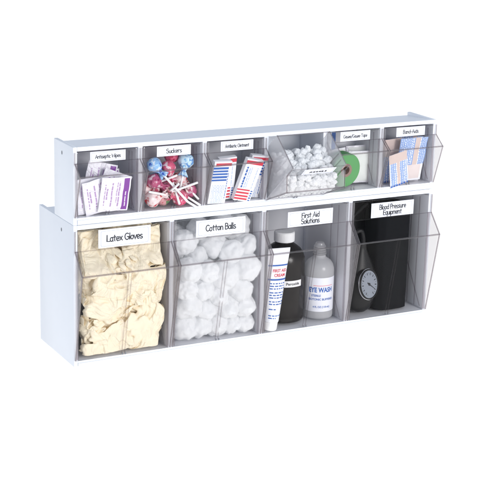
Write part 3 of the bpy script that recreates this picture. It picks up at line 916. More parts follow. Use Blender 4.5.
# outlines of eight crushed gloves: per glove the x, y and z of each vertex as steps of 0.4 mm from the vertex before
CRUSHED = [
-47,6,-4,-9,25,-4,13,-1,11,-4,12,-1,12,-6,12,-2,12,-1,11,-1,13,-7,19,-8,15,-7,12,0,-120,-11,23,10,12,8,12,7,12,11,11,5,13,2,-118,-11,24,12,11,11,6,13,
5,12,10,14,7,5,-120,-11,25,11,10,10,12,6,10,8,12,8,9,-110,-9,22,10,10,11,10,11,7,9,9,8,12,-109,-5,19,12,8,7,12,11,8,3,10,11,13,-92,-15,25,4,10,11,11,
9,5,10,10,13,-96,-10,22,10,5,10,11,10,9,7,11,13,-100,-6,17,9,10,9,11,11,11,10,8,12,-94,-14,16,11,8,10,12,11,12,9,13,4,-97,-10,21,6,8,11,11,13,11,12,
11,13,-112,-10,22,9,12,7,11,12,12,10,12,18,-130,4,-10,21,10,8,9,12,11,13,9,10,11,13,12,4,-136,-9,18,14,12,11,4,13,14,8,13,12,5,12,13,3,-143,-11,25,6,
11,9,14,8,14,11,11,15,9,2,10,8,6,-149,-10,24,10,11,10,4,11,13,9,15,10,10,10,11,7,-147,-6,16,11,10,11,15,7,11,11,12,14,12,3,9,1,5,-7,-132,-13,23,7,13,
12,11,8,11,13,8,13,11,19,-2,-3,-8,6,-5,-128,-9,22,12,6,11,10,12,11,11,10,13,10,14,3,0,-4,-4,-6,-2,-121,-8,20,12,12,8,11,10,9,12,10,11,12,9,1,2,-6,3,
-8,3,-122,-9,22,10,12,10,10,12,7,9,10,9,11,8,-2,5,2,4,-1,1,-129,-8,21,13,10,12,6,7,14,4,6,14,15,3,3,-2,6,-118,-10,19,13,13,10,6,13,-12,21,16,-8,24,
-109,1,12,14,13,10,-4,19,-9,19,17,-11,20,12,0,-111,-8,17,10,17,9,3,13,-7,18,15,-6,18,10,-106,-13,21,21,-13,20,9,8,-1,17,13,-9,22,10,-103,-16,27,13,
-13,21,11,6,-5,15,11,6,12,13,-117,1,-8,20,13,15,-14,21,9,1,-1,13,10,19,-6,21,-114,-8,19,14,7,-7,17,12,1,-6,19,11,13,-6,23,-112,-7,20,12,5,-7,20,7,3,
-6,18,13,11,4,10,8,-1,-109,-2,20,0,10,-7,15,10,3,0,7,15,25,-1,1,6,-96,-3,7,24,-6,10,13,-1,3,2,9,-28,-6,13,9,4,1,2,1,-23,-9,15,3,-30,-1,14,-1,14,-1,12,
-3,10,0,8,3,9,-1,8,5,6,-1,6,6,6,0,10,0,-110,14,11,12,9,12,9,5,11,12,8,3,-102,11,9,12,12,10,2,8,11,8,9,-95,11,12,8,10,10,9,12,2,12,13,-96,10,10,11,10,
10,11,2,7,12,11,-83,11,10,8,11,12,6,8,6,10,-81,12,11,6,11,11,10,9,9,6,-83,12,10,5,11,11,11,8,10,12,-87,10,5,10,12,9,8,11,12,12,-91,12,4,13,7,9,12,10,
12,13,-93,10,12,1,12,12,12,11,12,13,-97,9,10,9,7,12,13,12,13,13,-113,10,13,6,10,12,9,13,13,13,13,7,-123,12,12,11,10,6,12,11,13,13,14,13,10,-136,14,9,
10,12,4,12,10,13,16,13,13,6,12,-142,9,13,10,7,13,8,14,13,12,11,9,15,8,-141,9,10,10,10,5,15,10,15,8,13,12,16,5,-3,-140,13,11,10,10,12,4,14,12,11,12,16,
13,-4,-133,13,11,10,5,11,11,9,15,12,13,11,5,-9,-116,10,6,12,13,12,10,6,11,11,14,12,-4,0,-114,4,13,12,9,12,10,11,11,11,11,10,4,-124,10,12,11,12,27,33,
-105,12,13,12,10,25,31,-103,14,13,11,12,20,29,12,-104,35,7,23,20,13,-93,22,11,27,19,12,-89,22,7,26,10,26,-105,14,18,12,20,11,25,-99,13,18,9,18,9,30,
-96,12,11,11,17,11,31,3,-95,17,9,26,7,-36,4,26,1,-34,15,7,-7,-2,12,-9,-1,-9,7,-4,-7,-2,4,-5,-5,-1,-3,10,-8,12,-7,10,-2,4,-1,9,-2,9,-5,-9,11,-8,-7,-4,
-4,5,-10,-1,2,5,6,4,8,-10,9,-10,-2,5,-3,-10,5,-1,2,-3,-2,12,2,0,7,-4,-4,-7,-3,3,-10,4,3,2,-6,8,9,9,-6,-8,-5,-2,-5,3,-7,4,5,-9,6,27,0,-10,0,-8,-9,-1,2,
-7,10,-6,-4,6,24,6,-12,-11,-6,-3,2,-6,9,2,-7,2,20,10,-11,-6,-10,-5,-2,-1,3,9,-3,4,8,15,-21,4,-8,-1,-2,-2,-4,4,10,4,6,2,-14,-3,9,-2,-2,-3,-2,-1,1,13,0,
14,-19,-10,9,3,-1,1,-2,-1,-3,7,-3,17,-18,-5,-2,1,1,-1,2,5,4,-4,9,-9,7,-10,-5,6,4,-3,3,0,-9,8,-8,0,2,-2,-1,9,-7,-4,-1,5,10,4,-2,-10,-2,6,-9,-4,3,-2,-2,
11,-11,12,1,2,-4,0,1,5,-3,3,-6,-9,0,-2,-1,-1,8,-9,7,1,3,9,1,-9,10,2,-10,-2,-2,3,-11,1,14,-9,4,2,1,4,6,-3,-8,4,4,-4,-1,3,-11,-9,-2,9,6,-13,10,-2,1,0,7,
-1,7,-8,1,5,13,-5,-15,-12,-4,-1,6,9,-6,-1,10,3,-1,-3,9,-9,10,-1,1,8,-12,6,-22,4,-4,8,-9,10,-6,1,1,8,4,1,-7,8,-6,6,9,-2,-14,1,2,3,-3,7,-22,9,-10,7,-3,
2,4,3,7,-6,3,8,5,-5,-2,-5,5,12,-7,2,-29,11,-12,1,8,0,18,-5,-4,16,-3,-10,10,-5,8,-5,2,-23,8,-18,3,3,5,12,3,5,0,-3,14,-14,-19,13,-16,2,0,8,9,9,5,3,-7,8,
-10,-1,3,-26,10,0,-1,-2,6,8,4,8,-7,-6,4,-6,1,-12,8,-6,1,4,6,8,-11,7,-5,-5,5,-6,-1,-1,9,-13,8,3,5,3,-14,6,-9,-8,-1,12,-3,2,-7,10,-11,-2,20,4,-10,2,-13,
5,-7,-6,13,-16,15,-10,11,-12,-2,24,13,-20,-2,-15,9,-7,-4,16,-15,12,-14,13,-15,-2,26,13,-21,-3,-9,6,-7,-3,17,-13,9,-4,-1,-9,12,-14,0,24,11,-20,-5,-4,
14,-20,0,14,0,-5,2,-3,3,-10,31,6,-15,-5,-11,8,-16,-2,35,1,-13,4,-16,4,-6,-4,24,0,3,-3,18,1,1,0,1,-3,0,-8,0,-3,-6,7,-4,-5,-4,9,-2,-1,3,0,4,-4,6,0,3,-1,
-2,1,5,-2,-6,-7,-4,-2,5,1,4,4,11,-1,-2,-5,-11,-7,-4,6,3,10,8,2,-7,-4,-4,-4,-2,-8,1,1,18,8,-7,-1,3,-5,0,-11,-6,-1,0,29,-6,4,-9,4,1,-10,-5,-6,-6,33,0,
-4,-8,2,3,-1,-6,-7,-7,27,1,-5,-9,5,2,-1,-7,-3,-1,11,7,-10,-4,1,8,-7,-2,1,2,5,3,-10,1,7,-6,-2,6,2,-2,2,-6,-4,11,1,-1,0,0,-6,4,-3,-7,6,8,-10,-1,1,-1,1,
4,-2,-7,0,13,3,-8,6,0,-2,-1,-4,-11,6,4,4,1,-4,10,2,-8,-5,-4,-1,0,-7,3,0,9,-3,0,12,-5,-4,1,0,0,-5,-11,-1,0,9,-2,2,10,-3,8,-3,2,1,-3,-10,-1,-6,-4,3,9,3,
-1,8,-3,10,0,-11,-3,-1,1,-7,-12,12,2,-5,4,1,7,11,-7,0,-1,0,0,-21,-8,14,-3,4,5,7,3,2,6,1,-1,-1,-5,-26,-3,6,7,7,5,-3,-3,2,11,-1,2,2,-2,-23,4,-3,9,2,0,
-6,6,-3,2,2,1,5,3,-5,-10,8,-4,-5,-4,15,8,-11,-1,7,-5,-2,7,5,-5,-1,2,1,-1,5,-2,1,-8,-3,10,2,-7,1,-6,5,6,-7,-8,-2,3,3,11,-16,-2,-8,9,-3,18,-5,-16,-3,-4,
5,-4,20,-6,-15,-1,-7,11,-8,16,-6,-9,-2,5,-7,2,12,-7,2,-12,21,-12,-3,-10,18,-1,-91,-12,7,0,0,6,-4,6,0,-1,-2,6,-2,3,-10,6,-5,1,0,-3,3,5,0,1,7,1,12,-7,
-17,-3,10,-2,3,1,0,0,-3,-3,-4,11,4,11,-19,-2,8,0,2,-3,2,-1,-8,1,2,1,14,-2,-6,-3,4,4,0,-1,1,-2,-4,-1,0,1,10,0,-5,7,4,0,-3,-4,-1,-3,0,2,-1,1,14,-9,12,
-1,1,-2,-3,-2,-3,-3,2,1,0,14,0,4,1,-2,-2,-1,-3,-2,-2,2,1,11,0,5,-3,2,-1,0,-1,-4,0,0,-1,9,0,-1,5,1,-3,1,1,0,-4,1,-2,4,1,4,-1,0,-4,-2,-1,2,8,-3,1,2,-4,
7,1,-1,-3,-3,-2,-4,6,9,-7,5,-2,7,1,-3,-6,1,-3,-1,7,4,-2,-3,2,2,5,-3,3,-3,-2,-3,0,2,6,-1,7,-7,9,-10,4,4,-1,-1,-4,-2,-1,1,4,4,1,11,5,-7,7,-19,4,-4,3,0,
-2,-2,-6,0,7,7,3,8,10,4,-6,7,-27,3,-2,-2,1,-3,-1,-3,0,7,5,3,11,9,-4,9,-27,-1,-2,1,-2,-2,-2,-1,-2,6,7,5,8,11,-3,5,5,-1,-27,-1,-3,2,-2,-3,-6,-3,4,6,7,5,
9,11,7,-4,-1,5,5,-35,3,-5,-3,2,-4,-3,-2,1,6,4,5,11,7,20,-7,-4,9,-2,-1,-30,3,-5,-3,-2,-2,-3,-5,2,6,6,7,2,12,2,6,-2,7,1,-1,-23,3,-6,-1,-3,-7,-4,-2,1,7,
7,-2,9,4,7,-4,5,-2,8,-1,-10,3,-5,-3,-1,-7,1,2,-8,5,6,-4,17,-7,6,2,-4,0,4,1,-3,-3,-3,-1,-7,5,-4,7,0,10,3,-4,6,-1,-2,-4,-7,-2,3,-3,4,2,10,1,5,-2,-5,-9,
-1,3,7,-8,1,2,-4,4,-5,10,9,-1,-5,-5,2,-3,3,0,-6,7,-15,11,-6,4,8,8,-2,-5,3,-3,3,3,-8,6,-8,1,4,-6,-6,15,-1,4,3,-5,5,-7,3,7,-15,9,-7,0,-10,8,-16,27,2,3,
-5,0,3,-2,3,-13,1,0,6,-21,3,-13,38,3,-6,3,-8,6,-8,9,-8,1,2,3,-32,4,-13,3,-8,56,3,-4,-8,-2,8,-10,10,-5,-6,-1,-2,-27,8,-14,-6,59,-6,5,-11,7,-4,3,-2,-3,
1,-6,12,5,-6,0,0,-3,-4,-1,14,0,-3,-2,-167,8,-6,9,-9,7,-4,0,-6,8,-5,-2,-3,6,-1,0,1,9,2,-6,5,8,-1,8,-15,-5,5,-1,-4,-3,2,2,-5,2,7,15,-15,3,1,-2,0,-1,-4,
-2,1,4,7,-1,0,6,-4,-4,-4,4,-2,0,1,2,10,1,2,-1,-5,-4,-4,4,3,0,1,15,1,-4,-4,-4,-3,1,-2,7,0,16,-1,-1,-4,-3,-3,-2,-2,0,7,16,0,-1,-4,-1,-1,-2,-2,-1,-1,17,
4,-5,0,-1,0,-2,1,-1,-4,16,2,-5,0,-5,4,1,-3,-1,0,16,-5,0,-8,4,2,-4,3,-1,1,11,-5,3,-7,1,1,-1,0,3,2,6,0,0,-5,0,1,-3,-1,4,3,4,2,3,1,-6,-1,-7,2,2,0,3,1,6,
3,6,-5,-6,2,-8,-2,3,-4,6,6,1,3,6,6,5,-18,1,-6,-2,0,-2,0,1,0,9,7,5,2,10,-17,-5,-1,-4,-4,1,1,-2,3,7,8,8,0,12,5,-30,2,-4,-6,0,-4,2,2,2,9,6,0,29,4,-34,-3,
-1,-6,-6,3,2,-5,4,4,5,10,21,-4,-18,-3,-9,-2,-2,-3,-1,5,2,6,5,8,9,8,-17,-8,-1,-3,-5,-2,-1,-3,5,8,7,9,13,-16,-2,0,-3,-5,-7,14,8,1,-2,-4,-6,0,10,7,4,-2,
-7,-7,4,9,5,1,-7,-3,7,6,5,-4,-7,2,5,-1,5,2,-6,6,-2,-3,2,11,-1,-5,7,-5,-4,-12,20,4,-1,-2,-11,6,-20,31,2,-7,-6,-2,6,-29,-9,43,-1,-4,-1,4,3,-1,-1,0,5,1,
120,-4,0,-4,-2,-3,-9,2,-12,2,-12,2,-3,-3,-9,2,-10,2,-5,-4,-6,3,-5,1,-14,7,-16,7,83,3,-11,-10,-8,-11,-7,-7,-2,-9,-5,-2,-7,-7,76,9,-16,-8,-10,-11,2,-10,
-7,-9,-7,1,-2,-5,70,7,-16,-10,-9,-4,-4,-11,-8,-6,-6,-3,4,58,9,-15,-10,-9,-1,-8,-8,-7,-9,-5,-6,6,58,7,-14,-9,-8,-2,-9,-9,-7,-4,-7,-8,2,56,6,-14,-9,-4,
-8,-9,-6,-7,-8,-7,2,58,5,-12,-9,-5,-6,-8,-9,-7,-7,-7,1,58,4,-10,-9,-5,-5,-8,-8,-8,-8,-7,5,53,2,-9,-8,-5,-6,-7,-6,-3,-12,-9,7,49,9,-16,-7,-5,-3,-1,-9,
-10,-9,-6,7,43,12,-19,-1,-10,1,-4,-8,-11,-11,-8,10,55,-6,4,-10,-4,-4,0,-9,-1,-5,-10,-13,-10,3,3,2,47,4,-10,-4,1,-6,2,-8,-7,-10,-10,-10,0,5,-1,-7,54,4,
-4,-2,-7,-5,0,-1,-10,-10,-13,-9,1,8,-10,1,-6,59,3,-6,-1,-2,-4,-7,-1,-7,-12,-14,-9,6,4,-10,-6,62,-1,-4,-2,-1,-5,0,-9,-4,-11,-14,-3,-2,2,-12,-7,10,4,52,
2,-2,-5,-2,-3,-2,-7,-8,-8,-9,-11,-1,1,-3,-5,6,12,0,36,6,-6,-1,-6,1,-6,-3,-11,-8,-7,-5,-6,-1,5,-4,3,2,12,-8,33,6,-7,0,0,-4,0,-8,-10,-9,-6,-7,-6,3,10,0,
-7,0,7,-4,37,1,-8,0,0,0,1,-8,-8,-11,-8,4,-9,3,0,8,-5,-6,4,0,34,3,-8,-3,-1,0,0,-2,-9,-2,-2,-14,0,1,-3,0,2,30,7,-12,-4,-2,1,1,-7,7,-10,-8,8,-6,16,15,
-20,-4,0,-2,6,-3,14,-10,-14,8,-14,2,3,17,17,-28,-5,3,-1,5,11,1,-12,-8,5,-9,7,20,14,-29,-13,3,-3,6,26,5,-16,-16,10,-11,6,21,14,-25,-21,9,-9,2,40,1,-16,
-8,-5,-3,3,36,-1,4,-13,-19,-11,4,-11,2,33,9,-14,-10,-11,7,-9,41,1,-17,-5,-13,8,-11,-5,34,9,-15,-8,-14,0,-8,38,4,-17,-3,-9,8,-11,-2,34,8,-17,-6,-25,0,
-1,-7,-1,45,-1,-14,-4,-12,10,-7,-7,47,4,-15,-5,-37,3,-6,-1,36,4,-5,-23,8,-12,-4,54,5,-16,-4,-34,11,-16,-2,51,9,-10,-6,-35,5,-14,0,176,-2,-8,-3,-2,-7,
-2,-4,-6,-5,-3,-7,-4,-6,-4,-7,-3,-5,-4,-3,-3,-6,-6,1,91,-8,-8,-10,-11,-10,-10,-9,-10,-7,-9,7,80,-9,-8,-10,-11,-11,-9,-8,-9,-9,4,74,-9,-7,-11,-11,-11,
-7,-10,-9,1,8,60,-9,-6,-11,-11,-8,-9,-11,-5,8,6,46,-9,-11,-9,-11,-4,-7,-9,7,-1,50,-10,-9,-11,-3,-6,-2,-10,-7,0,51,-6,-12,2,-3,-4,-6,-8,-8,-11,52,-6,
-3,-8,-6,0,-8,-7,-9,-7,48,-8,-2,-8,-3,-4,-4,-4,-10,-7,42,-7,-2,-7,-5,-2,-3,-6,-9,-3,36,-3,-5,-5,-6,1,-7,-5,3,-9,33,-5,-3,-1,-4,-6,-2,-1,-3,-4,-5,-12,
38,-4,-1,-4,-3,-5,1,-4,-4,-4,-2,-9,-6,46,-9,-5,-3,-2,3,-4,-3,-4,-6,-6,-9,-2,-10,55,-6,-1,-1,-7,-3,-3,-3,-5,-6,-6,-4,-7,-10,56,-4,-3,-3,-5,-4,1,-3,-5,
-9,-9,-1,-9,-2,-7,55,0,-3,-6,1,-2,-3,-6,-5,-10,-1,-8,-7,3,38,0,-1,-5,1,-4,-2,-7,-2,-10,-4,-7,-2,4,30,-2,-1,0,-2,-4,-2,2,-9,-5,-10,-7,2,-9,38,-1,-3,0,
-1,5,-2,-2,-10,-5,-5,-9,-12,36,-1,-1,-2,2,-3,-14,12,-4,3,-2,-1,-4,-1,9,-8,-3,-1,1,7,-7,-9,14,-15,2,17,-10,-8,16,-25,8,22,-12,-2,15,-23,-5,26,-5,-7,20,
-17,2,-11,23,-9,-12,22,-15,5,-8,22,-9,-26,28,-5,-1,-6,23,-6,-33,-9,38,-12,-7,35,-6,-25,-7,43,-9,-29,-14,1,-3,-5,11,-14,7,-10,11,-10,9,-7,8,-8,-3,2,-8,
-1,8,-4,1,1,7,2,-7,5,2,4,5,-10,11,-15,4,6,0,-8,-10,11,3,-8,8,-6,5,3,8,-15,7,-1,-1,-11,5,-5,8,1,-6,17,-7,-6,10,-6,1,4,-11,-9,0,8,-5,0,3,11,-5,7,0,2,-4,
-12,-5,5,-5,8,1,0,7,-6,7,-4,7,-5,-12,2,-4,4,-6,2,5,10,-9,5,5,-5,-10,5,-3,-5,0,1,4,11,-11,7,3,-2,-9,6,-7,-3,1,0,2,11,-11,10,0,-1,-8,8,-3,-3,-4,-1,2,11,
-12,13,-8,6,-9,8,3,0,-3,-4,0,9,-15,10,-10,9,-1,-8,2,0,1,7,-7,14,-10,4,-12,3,5,1,-10,0,0,3,7,14,-15,-4,5,0,-2,-8,0,6,4,-1,1,4,-1,10,7,-6,-20,6,-7,1,3,
-9,1,8,-5,2,3,9,4,-3,9,-2,-19,8,-1,1,-5,-5,-3,1,8,2,-2,1,7,7,-5,0,1,-7,1,-5,6,0,-5,-9,-5,7,2,5,4,11,2,-9,0,-12,11,-5,4,-5,0,-5,-8,-1,6,2,8,14,1,-6,
-10,2,-3,-6,14,-16,6,6,-10,4,-5,-7,0,8,8,13,4,-7,-6,-13,7,-6,2,9,-12,-3,8,4,-8,3,-9,-1,3,10,11,6,-13,7,-15,-7,6,3,2,-2,-4,-1,-2,8,3,-9,1,-6,6,4,11,10,
-30,4,0,-5,10,0,-7,1,3,-5,-2,5,10,-5,-8,3,2,9,7,9,-22,-1,-9,5,2,1,0,-8,1,0,-2,5,17,-5,-8,13,1,-6,19,-6,-26,8,-10,5,-3,-3,-1,0,4,15,-4,7,-1,-7,13,5,
-25,8,-12,-2,2,2,11,6,3,-1,-6,10,-3,10,-1,-15,3,-3,-4,-12,4,13,6,0,0,-4,10,-2,10,-15,-3,3,-19,12,-7,10,13,-5,4,-8,3,7,10,-18,1,0,-8,1,2,7,0,7,-6,-3,0,
6,15,-18,6,-7,0,0,-3,-11,15,9,-4,5,-13,4,5,-1,13,-5,-14,6,-4,-15,-5,19,13,-4,5,-14,-1,8,3,1,2,-3,0,-7,-17,-4,16,10,1,8,-13,-9,6,5,-5,10,-6,0,-3,8,-4,
-11,-9,20,10,-8,8,-15,-10,13,4,-10,0,8,-4,9,-17,-4,10,15,-14,9,-7,-8,-4,0,7,10,-5,0,-6,1,-1,-2,3,4,-2,7,-7,8,3,-6,3,7,-6,6,-3,0,-1,3,-1,1,0,-2,1,-6,
-4,1,-4,-7,16,-8,8,6,0,-4,-1,-2,-1,3,-7,-9,13,-7,9,6,0,-3,4,-1,0,-4,-11,4,-4,10,3,1,1,-6,1,4,-9,-4,-3,1,11,2,2,-6,6,-1,-5,-6,-6,5,7,5,-4,3,-7,-2,-3,
-6,-4,9,4,8,-2,-6,-6,-2,-5,-1,-5,13,9,1,-4,-7,-4,-7,-1,-4,0,16,10,-7,-1,-1,-8,-4,-5,0,7,9,5,-6,4,-8,2,1,-2,-3,-8,15,3,-8,1,0,9,1,-9,2,-3,5,-5,4,1,0,
-4,2,6,3,-2,-11,8,-4,-6,0,-1,12,4,4,2,-2,-1,-19,8,-6,2,0,-3,3,6,5,4,8,-8,-11,-2,-3,1,2,-1,3,5,5,5,3,3,-10,-7,-7,5,1,0,1,1,-3,-2,4,5,6,7,-7,-8,-6,5,2,
-1,-2,-5,0,6,7,4,2,0,-9,3,-12,-7,13,-8,0,6,3,1,4,-3,8,2,-9,-4,-17,-2,17,-5,-8,5,4,7,-1,6,-2,7,-3,-5,-33,2,19,3,-10,-3,7,9,2,-3,8,-3,1,5,-30,1,5,3,1,
-10,6,4,1,0,8,11,4,-7,-24,-2,7,-4,0,-7,9,26,-30,4,-9,0,0,9,21,-21,-4,-5,-1,4,11,17,1,-20,-12,3,20,8,-1,-15,-9,5,19,2,4,-14,-14,9,19,-7,7,-10,0,-15,12,
16,-5,5,-6,2,-16,9,10,-5,5,-2,-8,-8,12,5,-7,2,-1,-4,-11,10,6,-11,-3,9,-1,-8,2,7,18,10,-8,1,11,-5,8,1,5,3,1,7,6,-8,9,-3,3,3,7,-6,9,-1,10,-3,8,-1,-6,3,
-68,0,9,7,7,8,5,1,4,7,4,7,5,-1,-68,-4,11,8,8,7,5,2,9,2,7,8,7,-3,-76,-4,13,8,9,5,8,7,3,9,10,5,-2,-79,-6,14,10,8,6,9,8,9,5,9,9,-6,-89,3,13,7,8,7,10,9,
10,9,8,6,-2,-79,-14,18,9,7,10,8,10,10,9,7,1,-81,-11,14,8,8,9,8,9,10,10,9,1,-82,-8,11,9,7,8,11,9,8,10,9,-1,-81,-2,10,6,7,8,10,12,10,5,8,-1,-78,-5,14,3,
12,8,13,9,7,0,9,-3,-68,-11,15,12,5,10,9,9,8,6,6,1,-83,3,-9,16,9,5,12,4,12,9,7,4,6,-1,7,7,-93,-7,16,10,9,5,12,5,11,6,6,0,8,11,4,4,-101,-9,18,11,6,9,10,
11,3,7,5,7,8,2,8,6,3,-101,-13,23,7,11,10,3,11,6,4,0,7,6,11,1,11,-102,-7,17,11,8,12,8,5,14,6,-1,9,2,14,0,0,6,-6,-97,-2,14,9,10,6,12,6,10,11,5,2,5,22,
-2,-3,-9,1,-2,-95,-8,21,12,6,11,7,10,2,12,10,6,2,15,6,3,-5,-6,1,-1,-103,-13,24,13,12,6,12,0,8,5,10,9,6,4,22,-8,1,-9,1,-2,-101,-11,21,12,13,11,1,8,3,4,
8,7,4,7,33,-1,-7,-7,-1,-2,-104,-7,14,13,13,12,-9,7,11,9,7,3,1,8,38,-5,-3,-115,-11,18,12,14,13,-6,12,-7,15,9,0,2,-81,-2,15,13,14,12,2,5,-1,13,1,2,5,1,
-5,-75,-1,11,4,19,13,4,6,9,0,1,3,2,3,-68,2,3,19,-10,22,7,10,5,5,-11,8,-1,3,-68,2,4,19,-8,18,7,13,7,-12,-9,4,13,1,-60,-3,10,-8,2,20,7,1,5,16,6,-11,-9,
16,-14,18,-55,13,-17,11,15,9,-9,5,17,5,-8,-8,12,-9,22,-56,9,-15,6,20,2,-5,-2,21,6,-8,-4,12,-6,17,4,1,-59,6,-5,-3,17,8,-13,6,27,-8,4,-3,11,-5,9,7,-57,
1,-1,23,2,-13,2,28,-6,9,-2,-16,2,-16,-1,23,1,8,0,-16,-1,-8,-4,78,-5,9,-5,7,1,7,-3,10,-4,11,-6,9,-5,10,-5,9,-4,10,-3,7,-3,2,-3,-58,6,5,5,6,6,5,6,4,9,0,
2,-61,7,4,5,7,6,8,7,8,3,2,-67,8,5,6,7,8,9,7,5,5,8,-77,9,4,8,7,9,8,6,9,6,7,-75,6,7,8,9,10,11,5,6,10,-81,7,5,8,12,9,13,6,9,10,-86,6,6,12,11,13,10,10,8,
4,-86,3,10,11,11,10,10,9,8,7,-87,7,10,9,10,11,12,11,8,2,-84,9,8,10,11,8,12,8,9,10,-89,9,9,10,9,13,10,10,12,8,-94,5,9,9,11,10,6,11,10,14,12,-5,-89,5,6,
9,10,11,10,10,11,10,10,6,1,-106,5,10,10,11,8,11,11,10,12,12,0,12,0,-115,9,12,11,9,10,11,10,11,10,8,11,6,-6,-114,12,11,10,8,13,10,9,11,9,10,7,8,4,-4,
-117,12,10,7,12,11,11,11,7,9,7,9,19,-14,-110,11,10,9,12,8,12,8,13,2,13,6,6,8,-120,14,8,11,11,7,13,12,2,13,6,9,18,-8,-119,16,12,7,9,12,12,11,6,-1,10,4,
23,-117,12,10,12,9,26,11,-80,10,8,13,12,20,8,-67,0,11,13,11,26,-1,5,-68,25,14,26,-10,4,-52,21,7,25,-15,9,-47,19,4,21,-9,2,-36,-2,25,-4,15,-7,3,-29,-5,
17,0,14,-6,7,-33,1,9,2,14,-7,19,6,-44,9,1,11,1,-7,-1,8,8,-14,-4,-18,-8,7,9,-18,3,-13,7,-14,7,-14,3,-13,4,-13,5,-12,-1,-2,-6,-5,2,-15,5,-13,0,-2,-6,
110,8,-16,-7,-11,-6,-10,-9,-11,-14,-8,-1,-13,-9,113,9,-18,-9,-8,-12,-10,-11,-8,-9,-8,-8,-8,-5,106,10,-15,-9,-8,-11,-10,-11,-9,-6,-8,-8,-8,98,10,-20,
-5,-10,-6,-9,-10,-6,-8,-8,-10,-5,95,2,-16,-10,-4,-10,-6,-5,-7,-7,-8,-8,-6,71,12,-18,-9,-2,-9,-7,-5,-6,-5,-8,-7,68,10,-19,-4,-9,-6,-5,-3,-5,-9,-4,-7,
60,9,-13,-9,-2,-8,-1,-7,-9,-3,-6,-5,59,11,-20,-4,-9,0,-8,-6,-1,-4,-7,-5,54,10,-15,-7,-6,-6,-2,-5,-8,-5,2,-6,54,11,-20,-4,-7,-3,-6,-5,-8,-4,-4,3,62,3,
1,-12,-7,-4,-8,-8,-6,-5,-7,-1,-8,-2,-4,-1,75,6,-12,-7,-8,-5,-9,-5,-9,-6,-6,-2,2,-10,-1,-2,83,6,-12,-9,-8,-8,-7,-5,-8,-8,-6,-8,-4,4,-6,0,8,79,5,-12,-9,
-7,-9,-7,-8,-8,-6,-8,-4,-9,0,1,8,82,5,-12,-10,-7,-9,-8,-9,-6,-8,-8,-6,-2,1,-4,5,4,8,73,5,-11,-9,-8,-10,-8,-9,-6,-8,-7,-5,-4,1,1,-5,11,1,-6,81,6,-9,-8,
-14,-7,-7,-8,-8,-6,-6,-10,0,0,-4,2,-9,14,-3,-1,85,4,-15,-10,-4,-6,-11,-6,-6,-7,-10,-4,-8,1,-14,4,3,6,1,5,76,9,-13,-11,-11,-10,0,-3,-8,-11,-3,-13,-1,
-1,-10,-8,14,3,3,-2,81,9,-19,-5,-12,-8,-12,-2,-4,-22,0,5,-11,-1,-4,-4,7,82,10,-15,-9,-9,-11,-5,-16,9,-21,4,-7,-4,79,8,-16,-7,-11,-7,-6,-18,1,-11,2,-1,
-9,-5,6,80,5,-5,-8,-16,-9,-6,-23,-5,2,-5,-8,-3,-5,90,9,-14,-12,10,-19,-9,-39,-2,8,-5,-1,-8,-11,86,19,-24,5,1,-9,-10,-41,-3,6,-8,4,-14,-11,99,-6,5,-17,
-4,13,-4,1,-11,-47,3,1,-4,-16,7,-18,85,5,-17,-2,19,-5,5,-11,-43,2,-7,-1,-15,3,-19,87,2,-15,-3,11,0,8,-9,-37,4,-7,-4,-23,-1,-5,-10,0,88,-4,5,-8,0,-6,
14,-3,-30,4,-15,-4,-31,0,1,-7,77,-1,7,-5,-14,23,-2,-27,-1,-6,-4,23,-4,20,2,-28,-2,2,-4,17,-3,11,2,-107,5,-13,6,-6,-4,-7,2,-10,0,-9,-1,-6,-4,-6,-5,-5,
-4,-5,-4,-3,-7,-5,3,100,-8,-8,-12,-6,-13,-8,-13,-8,-10,-6,-8,107,-10,-9,-9,-11,-10,-8,-12,-9,-9,-6,97,-8,-12,-7,-11,-10,-10,-10,-8,-9,-7,93,-10,-6,-9,
-7,-11,-8,-9,-7,-7,-7,76,-10,-5,-6,-9,-7,-8,-6,-7,-8,64,-3,-5,-9,-6,-6,-7,-5,-9,-6,62,-3,-10,-6,-9,-6,-8,1,-9,-9,63,-5,-8,-9,-4,-7,-7,-4,-3,-12,64,-8,
-10,-6,-7,-5,-2,-6,-7,-4,57,-9,-7,-6,-6,-4,-3,-7,-5,-14,66,-10,-4,-7,-8,-3,-9,-6,-9,-8,74,-6,-3,-7,-9,-9,-4,-9,-6,-7,-8,0,75,-3,-6,-12,-10,-7,-7,-4,
-6,-10,-4,-1,-1,76,-4,-8,-8,-11,-8,-5,-4,-10,-7,-3,-3,-3,1,79,-5,-6,-11,-11,-7,-5,-8,-7,-10,-3,3,-2,-4,83,-6,-8,-9,-8,-11,-3,-10,-9,-6,-2,-2,-5,0,13,
74,-5,-8,-9,-13,-9,-8,-6,-8,-2,-2,-2,5,-8,81,-9,-6,-8,-10,-13,-5,-7,-6,-1,-9,1,-9,-4,88,-6,-8,-10,-10,-10,-1,-10,-2,-9,-7,-2,-13,6,87,-7,-10,-7,-12,
-9,-1,-9,-7,-6,-6,0,-9,88,-9,-7,-10,-13,-26,-8,77,-10,-10,-11,-10,-25,-10,82,-11,-11,-10,-9,-32,-6,-8,90,-32,-6,-40,-1,-8,94,-28,-9,-50,3,-6,86,-20,
-4,-56,5,-15,91,-13,-6,3,-55,-1,-17,82,-5,-9,2,-42,-7,-17,70,-3,-7,4,-31,-5,-34,-2,75,-3,6,-30,-4,32,3,-28,3,22,-1,10,-6,-4,9,-11,8,-5,1,1,-5,-2,7,-1,
-7,-2,5,1,-7,6,-3,7,-7,5,2,5,-9,13,-6,-6,9,-7,6,-1,-5,-4,-4,-6,-1,2,7,-2,7,0,7,-10,3,6,2,-3,-3,-8,-5,-4,3,15,-6,10,-4,-4,-4,7,4,-1,-1,-7,-10,6,4,5,1,
